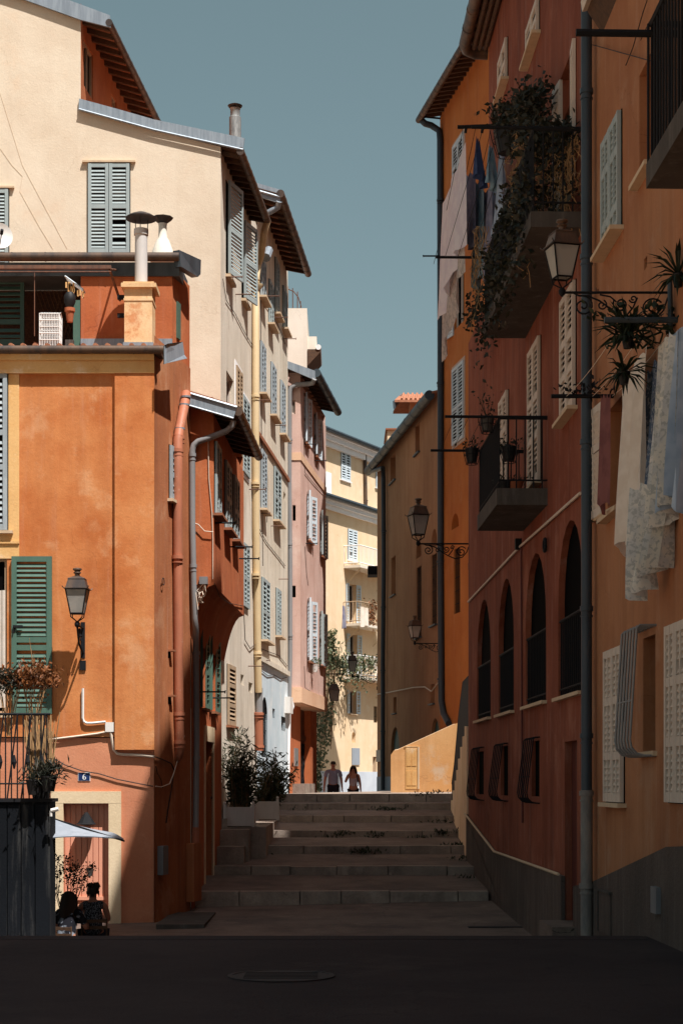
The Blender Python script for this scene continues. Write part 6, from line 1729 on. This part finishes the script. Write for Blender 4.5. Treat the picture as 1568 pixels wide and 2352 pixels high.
m = MB(); m.lathe([(.05, 0), (.075, .18), (.09, .18), (.09, .24), (.06, .24)], tuple(b), 14); obj('pot', m, M['pot'], t, smooth=True)
m = MB(); m.lathe([(.06, 0), (.1, .1), (.1, .2), (.06, .26)], (b.x, b.y, b.z + .25), 12); obj('black_pail', m, M['blackpot'], t, smooth=True)
m = MB(); m.box(b.x - .08, b.x + .06, b.y, b.y + .1, tz(794, 29.9), tz(780, 29.9)); tag(obj('flower_pot', m, M['cement']), 'small square grey pot beside the bird cage', 'plant pot')
t = thing('peg_airer', 'folding airer hung with yellow pegs beside the terrace lattice', 'clothes airer', P(165, 660, 30))
m = MB(); a, c = P(150, 634, 30), P(191, 664, 30)
for d in (0, .12, .24): m.tube([a + Vector((0, d, 0)), c + Vector((0, d, 0))], .014, 5)
m.tube([a, a + Vector((0, .25, 0))], .012, 5); m.tube([c, c + Vector((0, .25, 0))], .012, 5); obj('airer_frame', m, M['sh_pale'], t)
m = MB(); rr = random.Random(4)
for k in range(16):
    m = MB(); p = a.lerp(c, rr.random()) + Vector((0, rr.choice((0, .12, .24)), -rr.uniform(0, .12))); m.box(p.x - .014, p.x + .014, p.y - .01, p.y + .01, p.z - .1, p.z)
    obj('peg', m, M['ochre_trim'], t)

# ================================================================== dark terrace wall, its plants and the parasol
BYw = 25.0
t = thing('dark_terrace', 'dark grey boarded terrace wall at the lower left', 'wall', P(40, 2100, BYw))
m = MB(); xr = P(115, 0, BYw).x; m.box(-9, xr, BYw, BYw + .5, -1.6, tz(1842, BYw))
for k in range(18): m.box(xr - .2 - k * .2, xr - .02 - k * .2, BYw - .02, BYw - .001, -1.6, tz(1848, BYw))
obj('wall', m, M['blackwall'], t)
m = MB(); m.box(-9, xr + .03, BYw - .06, BYw + .56, tz(1842, BYw), tz(1834, BYw)); obj('ledge', m, M['iron'], t)
m = MB(); zr = tz(1640, BYw)
for k in range(22):
    x = xr - .05 - k * .085; m.tube([(x, BYw + .05, tz(1836, BYw)), (x, BYw + .05, zr)], .011, 5)
for k in range(5):
    x = xr - .12 - k * .2; m.lathe([(.012, -.1), (.035, 0), (.012, .1)], (x, BYw + .05, tz(1750, BYw)), 8); m.tube([(x - .1, BYw + .04, tz(1836, BYw)), (x + .05, BYw + .04, zr)], .012, 5)
m.tube([(xr, BYw + .05, zr), (-8, BYw + .05, zr)], .02, 6); m.tube([(xr, BYw + .05, tz(1800, BYw)), (-8, BYw + .05, tz(1800, BYw))], .014, 6)
obj('iron_railing', m, M['iron'], t)
for (lab, x, y, Y, n, mt, seed) in (('dry brown bush in a tall pot, rightmost on the dark terrace railing', 80, 1555, 25.5, 900, 'leaf_dry', 51), ('greyish green bush at the left edge on the dark terrace railing', 22, 1560, 25.6, 600, 'leaf_drab', 52)):
    rr = random.Random(seed); b = P(x, 1660, Y); t = thing('terrace_bush', lab, 'plant', b, 'bushes on the dark terrace')
    m = MB(); leaf_quads(m, P(x, y, Y), n, .075, (.19, .12, .085), (0, 0, .3), .55, 0, rr)
    obj('foliage', m, M[mt], t)
    m = MB()
    for k in range(14): m.tube(wiggle(P(x + rr.uniform(-6, 6), 1690, Y), P(x + rr.uniform(-35, 35), 1545, Y), .02, 5, rr), .006, 4)
    if seed == 51:
        for dx, y1 in ((-12, 1465), (-2, 1500), (8, 1510), (-8, 1490)): m.tube([P(x, 1560, Y), P(x + dx, y1, Y)], [.006, .003], 4)
    obj('stem', m, M['straw'], t)
t = thing('dry_grass_pot', 'pot of tall dry straw stalks behind the terrace railing', 'plant', P(95, 1835, 25.3)); rr = random.Random(54)
m = MB()
for k in range(90):
    x = rr.uniform(68, 118); m.tube(wiggle(P(x, 1800, 25.3), P(x + rr.gauss(-2, 8), rr.uniform(1640, 1700), 25.3), .012, 4, rr), rr.uniform(.004, .01), 4)
for p0, p1 in (((112, 1800), (138, 1635)), ((118, 1800), (120, 1680))): m.tube(curve_pts(P(*p0, 25.2), P(*p1, 25.2), .06), .008, 4)
obj('stalks', m, M['straw'], t)
m = MB(); m.lathe([(.12, 0), (.17, .25), (.18, .25)], tuple(P(95, 1835, 25.3)), 14); obj('pot', m, M['blackpot'], t)
pot_plant('dark spiky pot plant on the right end of the terrace ledge', 112, 1818, 24.85, .12, .2, 'blackpot', 240, .16, 55, (.1, .08, .09), False, 'leaf_drab', .05, .16)
pot_plant('dark pot in the middle of the terrace ledge', 78, 1826, 24.85, .11, .2, 'blackpot', 120, .1, 56, (.12, .08, .06), False, 'leaf_drab', .05, .3)
m = MB(); m.tube([P(118, 1862, 24.8), P(135, 1858, 24.8)], .03, 8); m.tube([P(118, 1862, 24.8), P(118, 1875, 24.8)], .02, 6); tag(obj('wall_spotlight', m, M['plastic']), 'small white spotlight on the corner of the dark terrace wall', 'lamp')
t = thing('parasol', 'pale canvas parasol over the two seated women', 'parasol', P(95, 2140, 26.4))
pc = P(66, 1856, 26.4); m = MB()
cor = [P(286, 1927, 25.4), P(60, 1930, 25.2), P(-60, 1920, 27.6), P(230, 1912, 27.8)]
n = 8
for i in range(4):
    a, c = cor[i], cor[(i + 1) % 4]; g = []
    for u in range(n + 1):
        row = []
        for v in range(n + 1):
            e = a.lerp(c, v / n); p = pc.lerp(e, u / n); p = p - Vector((0, 0, .05 * math.sin(math.pi * u / n) + .05 * math.sin(math.pi * v / n) * (u / n) * -1)); row.append(p)
        g.append(row)
    m.sheet(g); m.sheet([[p - Vector((0, 0, .012)) for p in r] for r in g])
obj('canopy', m, M['canvas'], t)
m = MB()
for c in cor: m.tube([pc - Vector((0, 0, .04)), c - Vector((0, 0, .03))], .014, 5)
m.tube([pc, Vector((pc.x, pc.y, -1.1))], .025, 8); obj('pole', m, M['iron'], t)
# slim shrub and hanging pot beside the door
t = thing('slender_shrub', 'leggy dark shrub silhouetted against the salmon door', 'plant', P(150, 2140, 26)); rr = random.Random(61)
m = MB(); lf = MB(); b = P(152, 2130, 26)
for x, y in ((132, 1975), (150, 1970), (163, 1990), (175, 1990), (185, 2000), (205, 1990), (140, 1990), (125, 2040), (192, 2020), (170, 2010)):
    tip = P(x, y, 26 + rr.uniform(-.2, .2)); mid = b.lerp(tip, .5) + Vector((rr.gauss(0, .04), 0, 0)); m.tube([b, mid, tip], [.012, .008, .003], 5)
    for u in (.6, .75, .9, 1): leaf_quads(lf, mid.lerp(tip, u), 15, .05, (.045, .05, .045), (0, 0, 0), .5, 0, rr)
obj('stem', m, M['iron'], t); obj('foliage', lf, M['leaf_dk'], t)
pot_plant('small pale pot hanging among the shrub twigs before the salmon door', 208, 2012, 26, .045, .09, 'plastic', 40, .05, 62, (.05, .05, .03), False, 'leaf_dk', .02)
# ================================================================== people
def hand(J, E, w, d, side, k=1.0, name='h'):
    """palm and five fingers grown from the wrist along d"""
    d = Vector(d).normalized(); w = Vector(w); s = Vector(side).normalized()
    J[name + 'palm'] = (w + d * .055 * k, .032 * k, .018 * k)
    J[name + 'knu'] = (w + d * .09 * k, .036 * k, .015 * k)
    E.append((name + 'w', name + 'palm')); E.append((name + 'palm', name + 'knu'))
    cr = d.cross(s).normalized()
    for i, (o, L) in enumerate(((-.027, .07), (-.009, .082), (.009, .078), (.026, .06))):
        J[f'{name}f{i}a'] = (w + d * (.09 + L * .5) * k + s * o * 1.1 * k + cr * .008, .0085 * k, .0085 * k)
        J[f'{name}f{i}b'] = (w + d * (.09 + L) * k + s * o * 1.2 * k + cr * .03, .007 * k, .007 * k)
        E.append((name + 'knu', f'{name}f{i}a')); E.append((f'{name}f{i}a', f'{name}f{i}b'))
    J[name + 'ta'] = (w + d * .07 * k - s * .045 * k + cr * .01, .010 * k, .010 * k); J[name + 'tb'] = (w + d * .105 * k - s * .055 * k + cr * .025, .008 * k, .008 * k)
    E.append((name + 'palm', name + 'ta')); E.append((name + 'ta', name + 'tb'))


def head_mesh(c, k, facing, hairmat, hairfun, parent, glasses=False):
    """hair, eyes, nose and mouth laid on the head of the body surface"""
    f = Vector(facing).normalized(); s = f.cross(Vector((0, 0, 1))).normalized()
    T = lambda v: Vector(c) + s * v[0] * k + f * v[1] * k + Vector((0, 0, v[2] * k))
    m = MB()
    m.tube([(0, .098, .02), (0, .112, -.015), (0, .118, -.03), (0, .1, -.038)], [.008, .012, .016, .01], 8, T); obj('nose', m, M['skin'], parent, smooth=True)
    m = MB(); m.tube([(-.024, .088, -.066), (0, .1, -.064), (.024, .088, -.066)], .006, 6, T); obj('mouth', m, M['c_rose'], parent)
    for x in (-.033, .033):
        m = MB(); m.lathe([(.002, -.011), (.012, -.006), (.014, 0), (.012, .006), (.002, .011)], (x, .083, .012), 10, T); obj('eye', m, M['dark'], parent, smooth=True)
    for x in (-.078, .078):
        m = MB(); m.tube([(x, -.005, .025), (x * 1.13, -.012, .015), (x * 1.1, -.008, -.02), (x, 0, -.035)], [.008, .013, .012, .006], 7, T); obj('ear', m, M['skin'], parent, smooth=True)
    if glasses:
        m = MB()
        for x in (-.035, .035): m.prism([(x + .03 * math.cos(a * .5236), .012 + .024 * math.sin(a * .5236)) for a in range(12)], .098, .105, T, axis='y')
        m.box(-.012, .012, .1, .104, .012, .02, T); obj('sunglasses', m, M['dark'], parent)
    m = MB(); hairfun(m, T); obj('hair', m, hairmat, parent, smooth=True)


def body_joints(o, h, hipw, shw, fem=False):
    k = h / 1.75
    J = {}; E = []
    V = lambda x, y, z: Vector(o) + Vector((x, y, z)) * k
    J['pelvis'] = (V(0, 0, .95), .15 * k, .115 * k); J['belly'] = (V(0, -.01, 1.08), (.125 if fem else .14) * k, .105 * k)
    J['chest'] = (V(0, -.01, 1.27), .155 * k, .115 * k); J['collar'] = (V(0, .005, 1.41), .10 * k, .075 * k)
    J['neck'] = (V(0, 0, 1.49), .052 * k, .052 * k); J['skull'] = (V(0, -.012, 1.60), .07 * k, .078 * k); J['crown'] = (V(0, 0, 1.69), .062 * k, .07 * k)
    E += [('pelvis', 'belly'), ('belly', 'chest'), ('chest', 'collar'), ('collar', 'neck'), ('neck', 'skull'), ('skull', 'crown')]
    return J, E, V, k


def walker(label, x, y_head, Y, h, fem):
    top = P(x, y_head, Y); o = Vector((top.x, Y, top.z - h))
    t = thing('person', label, 'person', o)
    J, E, V, k = body_joints(o, h, .1, .2, fem)
    sw = .175 if fem else .205
    ang = (-.13, .16) if not fem else (.12, -.14)
    for sgn, nm, st in ((-1, 'l', ang[0]), (1, 'r', ang[1])):
        J[nm + 'hip'] = (V(sgn * .095, 0, .9), .1 * k, .1 * k); J[nm + 'knee'] = (V(sgn * .1, -st * 1.0 - .03, .5), .06 * k, .06 * k)
        J[nm + 'ank'] = (V(sgn * .1, -st * 1.5 + .04, .09), .042 * k, .042 * k); J[nm + 'toe'] = (V(sgn * .115, -st * 1.5 - .13, .035), .04 * k, .03 * k)
        E += [('pelvis', nm + 'hip'), (nm + 'hip', nm + 'knee'), (nm + 'knee', nm + 'ank'), (nm + 'ank', nm + 'toe')]
        J[nm + 'sh'] = (V(sgn * sw, 0, 1.41), .058 * k, .058 * k)
        E.append(('collar', nm + 'sh'))
        if fem and sgn == -1:      # hand raised to the cheek
            J[nm + 'elb'] = (V(sgn * .27, -.06, 1.17), .042 * k, .042 * k); J['H' + nm + 'w'] = (V(sgn * .13, -.17, 1.40), .029 * k, .029 * k)
            E += [(nm + 'sh', nm + 'elb'), (nm + 'elb', 'H' + nm + 'w')]
            hand(J, E, J['H' + nm + 'w'][0], (.25, .3, 1), (1, 0, 0), k, 'H' + nm)
        else:
            J[nm + 'elb'] = (V(sgn * (sw + .055), st * .25 + .01, 1.14), .043 * k, .043 * k); J['H' + nm + 'w'] = (V(sgn * (sw + .075), st * .5 - .04, .90), .03 * k, .03 * k)
            E += [(nm + 'sh', nm + 'elb'), (nm + 'elb', 'H' + nm + 'w')]
            hand(J, E, J['H' + nm + 'w'][0], (sgn * .08, st * .3 - .1, -1), (0, 1, 0), k, 'H' + nm)
    skin_fig('body', J, E, M['skin'], t)
    # clothes grow round the same skeleton
    g = lambda n, a=.016, b=None: (J[n][0], J[n][1] + a, J[n][2] + (a if b is None else b))
    if not fem:
        S = {'pelvis': (J['pelvis'][0] - Vector((0, 0, .0)), .165 * k, .13 * k), 'belly': g('belly', .03), 'chest': g('chest', .018), 'collar': (J['collar'][0] - Vector((0, 0, .01)), .105 * k, .08 * k)}
        SE = [('pelvis', 'belly'), ('belly', 'chest'), ('chest', 'collar')]
        for nm, sgn in (('l', -1), ('r', 1)):
            S[nm + 'sh'] = g(nm + 'sh', .014); S[nm + 'sl'] = (J[nm + 'sh'][0].lerp(J[nm + 'elb'][0], .72), .07 * k, .07 * k); SE += [('collar', nm + 'sh'), (nm + 'sh', nm + 'sl')]
        skin_fig('t_shirt', S, SE, M['tee'], t)
    else:
        S = {'pelvis': (J['pelvis'][0] + Vector((0, 0, .05)), .14 * k, .12 * k), 'belly': g('belly', .012), 'chest': g('chest', .012), 'collar': (J['chest'][0] + Vector((0, 0, .1 * k)), .115 * k, .085 * k)}
        SE = [('pelvis', 'belly'), ('belly', 'chest'), ('chest', 'collar')]
        for nm, sgn in (('l', -1), ('r', 1)):
            S[nm + 'st'] = (V(sgn * .09, .0, 1.44), .025 * k, .05 * k); SE.append(('collar', nm + 'st'))
        skin_fig('tank_top', S, SE, M['top'], t)
    Tq = {'pelvis': (J['pelvis'][0] + Vector((0, 0, -.02 if not fem else .05)), .162 * k, .127 * k)}; TE = []
    for nm in 'lr':
        Tq[nm + 'hip'] = g(nm + 'hip', .012); Tq[nm + 'knee'] = g(nm + 'knee', .02); Tq[nm + 'ank'] = g(nm + 'ank', .02)
        TE += [('pelvis', nm + 'hip'), (nm + 'hip', nm + 'knee'), (nm + 'knee', nm + 'ank')]
    skin_fig('trousers', Tq, TE, M['denim'], t)
    c = V(0, -.012, 1.62)
    if not fem:
        def hf(m, T): m.lathe([(.083, .015), (.088, .05), (.08, .085), (.05, .108), (.005, .115)], (0, -.018, 0), 16, T, sx=.93, sy=1.05)
        head_mesh(c, k, (0, -1, 0), M['hair'], hf, t)
    else:
        def hf(m, T):
            m.lathe([(.086, .02), (.092, .05), (.084, .09), (.05, .112), (.005, .12)], (0, -.02, 0), 16, T, sx=.96, sy=1.05)
            for i in range(26):
                a = math.pi * (.95 + 1.1 * i / 25) ; x, y = math.cos(a) * .088, math.sin(a) * .085 - .01
                m.tube([(x * .9, y * .9, .06), (x * 1.1, y * 1.1, -.02), (x * 1.35, y * 1.2, -.11), (x * 1.45, y * 1.15 + .01, -.2)], [.022, .026, .026, .008], 6, T)
        head_mesh(c, k, (0, -1, 0), M['hairb'], hf, t, True)
        m = MB(); m.tube([V(.1, .06, 1.44), V(.13, -.08, 1.40), V(.15, -.12, 1.25), V(.17, -.09, 1.1), V(.16, .06, 1.05)], .016, 6); obj('bag_strap', m, M['denim'], t)
    return t


walker('man in pale lilac t-shirt and dark trousers walking up over the street crest', 765, 1747, 56, 1.78, False)
walker('walking woman in blush tank top and sunglasses, one hand at her cheek', 811, 1757.5, 56, 1.66, True)


def sitter(label, x, y_top, Y, turn, top, longhair, seed, bare):
    k = .98; tp = P(x, y_top, Y); o = Vector((tp.x, Y, tp.z - 1.24))
    t = thing('person', label, 'person', o)
    ca, sa = math.cos(turn), math.sin(turn)       # turn 0 looks along +Y
    V = lambda a, b, c: o + Vector((a * ca - b * sa, a * sa + b * ca, c)) * k
    J = {'pelvis': (V(0, 0, .5), .16, .13), 'belly': (V(0, .02, .66), .125, .11), 'chest': (V(0, .07, .84), .15, .115), 'collar': (V(0, .1, .97), .1, .075), 'neck': (V(0, .12, 1.05), .05, .05), 'skull': (V(0, .14, 1.15), .07, .078), 'crown': (V(0, .13, 1.23), .06, .068)}
    E = [('pelvis', 'belly'), ('belly', 'chest'), ('chest', 'collar'), ('collar', 'neck'), ('neck', 'skull'), ('skull', 'crown')]
    for sgn, nm in ((-1, 'l'), (1, 'r')):
        J[nm + 'hip'] = (V(sgn * .1, .08, .48), .1, .095); J[nm + 'knee'] = (V(sgn * .12, .5, .5), .065, .065); J[nm + 'ank'] = (V(sgn * .12, .48, .1), .045, .045); J[nm + 'toe'] = (V(sgn * .13, .62, .04), .04, .03)
        E += [('pelvis', nm + 'hip'), (nm + 'hip', nm + 'knee'), (nm + 'knee', nm + 'ank'), (nm + 'ank', nm + 'toe')]
        J[nm + 'sh'] = (V(sgn * .18, .1, .97), .055, .055); J[nm + 'elb'] = (V(sgn * .25, .2, .73), .042, .042); J['H' + nm + 'w'] = (V(sgn * .15, .42, .77), .029, .029)
        E += [('collar', nm + 'sh'), (nm + 'sh', nm + 'elb'), (nm + 'elb', 'H' + nm + 'w')]
        d = V(-sgn * .1, 1, -.05) - V(0, 0, 0); hand(J, E, J['H' + nm + 'w'][0], d, V(1, 0, 0) - V(0, 0, 0), .95, 'H' + nm)
    skin_fig('body', J, E, M['skin'], t)
    g = lambda n, a=.014: (J[n][0], J[n][1] + a, J[n][2] + a)
    S = {n: g(n) for n in ('pelvis', 'belly', 'chest')}; S['collar'] = g('collar', .008); SE = [('pelvis', 'belly'), ('belly', 'chest'), ('chest', 'collar')]
    for nm in 'lr':
        S[nm + 'sh'] = g(nm + 'sh', .012); SE.append(('collar', nm + 'sh'))
        if not bare: S[nm + 'sl'] = (J[nm + 'sh'][0].lerp(J[nm + 'elb'][0], .8), .06, .06); SE.append((nm + 'sh', nm + 'sl'))
    skin_fig('blouse', S, SE, M[top], t)
    Tq = {'pelvis': g('pelvis', .012)}; TE = []
    for nm in 'lr':
        for q in ('hip', 'knee', 'ank'): Tq[nm + q] = g(nm + q, .014)
        TE += [('pelvis', nm + 'hip'), (nm + 'hip', nm + 'knee'), (nm + 'knee', nm + 'ank')]
    skin_fig('trousers', Tq, TE, M['denim'], t)
    rr = random.Random(seed)
    def hf(m, T):
        m.lathe([(.08, -.02), (.094, .02), (.096, .06), (.082, .1), (.05, .122), (.005, .13)], (0, -.03, 0), 16, T, sx=.97, sy=1.05)
        if longhair:
            for i in range(30):
                a = math.pi * (.85 + 1.3 * i / 29); xx, yy = math.cos(a) * .09, math.sin(a) * .095 - .015
                L = rr.uniform(.3, .4); m.tube([(xx * .95, yy, .08), (xx * 1.15, yy * 1.1 - .01, -.03), (xx * 1.3, yy * 1.15 - .03, -.18), (xx * 1.2, yy * 1.1 - .04, -L)], [.025, .03, .028, .006], 6, T)
        else:
            for i in range(44):
                a = rr.uniform(0, 6.28); q = rr.uniform(.02, .07); b = (math.cos(a) * q, math.sin(a) * q - .05, .09)
                m.tube([b, (b[0] * 1.5, b[1] * 1.3, .13 + rr.uniform(-.03, .02)), (b[0] * 2.0, b[1] * 1.7, .09 + rr.uniform(-.03, .03))], [.022, .02, .006], 5, T)
            for i in range(10): xx = rr.uniform(-.09, .09); m.tube([(xx, -.08, .02), (xx * 1.1, -.09, -.07)], [.014, .004], 5, T)
    head_mesh(V(0, .135, 1.165), 1.0, (-sa, ca, 0), M['hair'], hf, t)
    b = thing('chair', 'dark slatted chair under the ' + ('long haired' if longhair else 'curly haired') + ' seated woman', 'chair', o, 'chairs under the parasol')
    m = MB(); W4_ = lambda v: V(*v)
    m.box(-.21, .21, -.15, .27, .38, .41, W4_); obj('seat', m, M['wood'], b)
    m = MB()
    for z in (.62, .72): m.box(-.2, .2, -.2, -.175, z, z + .05, W4_)
    obj('backrest', m, M['wood'], b)
    for sx in (-.19, .19):
        for yy in (-.17, .25):
            m = MB(); m.tube([V(sx, yy, .0), V(sx, yy, .4 if yy > 0 else .78)], .014, 6); obj('leg', m, M['wood'], b)
    return t


sitter('seated woman with long dark hair in a dark printed top', 151, 2052, 25.9, R(-20), 'blouse2', True, 71, False)
sitter('seated woman with short curly dark hair in a sleeveless dotted top beside her companion', 215, 2036, 26.3, R(12), 'blouse', False, 72, True)
t = thing('cafe_table', 'small dark round table before the two seated women', 'table', P(200, 2190, 27.0))
b = Vector(t.location); tz_ = P(0, 2118, 27.0).z
m = MB(); m.lathe([(.3, 0), (.31, .015), (.3, .03)], (b.x, 27.0, tz_), 20); obj('table_top', m, M['iron'], t)
m = MB(); m.lathe([(.2, 0), (.04, .04), (.03, tz_ + 1.1)], (b.x, 27.0, -1.1), 12); obj('pedestal', m, M['iron'], t)
m = MB(); m.lathe([(.03, 0), (.032, .02), (.008, .03), (.008, .1), (.04, .14), (.035, .2)], (b.x - .05, 26.85, tz_ + .03), 12); tag(obj('wine_glass', m, M['galv'], smooth=True), 'stemmed glass on the small dark table between the women', 'glass')
# ================================================================== light, sky, camera
SUN = Vector((-.75, 1.0, -2.35)).normalized()       # the way the light travels
sd = bpy.data.lights.new('sun', 'SUN'); sd.energy = 4.4; sd.angle = R(.53); sd.color = (1.0, .975, .95)
so = bpy.data.objects.new('sun', sd); COL.objects.link(so); so.location = (10, -10, 40)
so.rotation_euler = SUN.to_track_quat('-Z', 'Y').to_euler()
w = bpy.data.worlds.new('World'); SC.world = w; w.use_nodes = True
nt = w.node_tree; bg = nt.nodes['Background']
sky = nt.nodes.new('ShaderNodeTexSky'); sky.sky_type = 'NISHITA'; sky.sun_disc = False
el = math.asin(-SUN.z); az = math.atan2(-SUN.x, -SUN.y)
sky.sun_elevation = el; sky.sun_rotation = az
sky.altitude = 50; sky.air_density = 1.0; sky.dust_density = 2.2; sky.ozone_density = 1.0
hs = nt.nodes.new('ShaderNodeHueSaturation'); hs.inputs['Hue'].default_value = .44; hs.inputs['Saturation'].default_value = .68; hs.inputs['Value'].default_value = .87
nt.links.new(sky.outputs[0], hs.inputs['Color']); nt.links.new(hs.outputs[0], bg.inputs[0])
bg.inputs[1].default_value = .056
cd = bpy.data.cameras.new('camera'); cam = bpy.data.objects.new('camera', cd); COL.objects.link(cam)
cam.location = (0, 0, EYE); cam.rotation_euler = (R(90), 0, 0)
cd.sensor_fit = 'VERTICAL'; cd.sensor_height = 36; cd.lens = FL / 2352 * 36; cd.shift_y = (HY - 1176) / 2352
cd.clip_start = .1; cd.clip_end = 2000
SC.camera = cam
SC.render.engine = 'CYCLES'
SC.cycles.max_bounces = 8; SC.cycles.diffuse_bounces = 5
SC.view_settings.view_transform = 'Standard'; SC.view_settings.look = 'None'; SC.view_settings.exposure = .85; SC.view_settings.gamma = 1
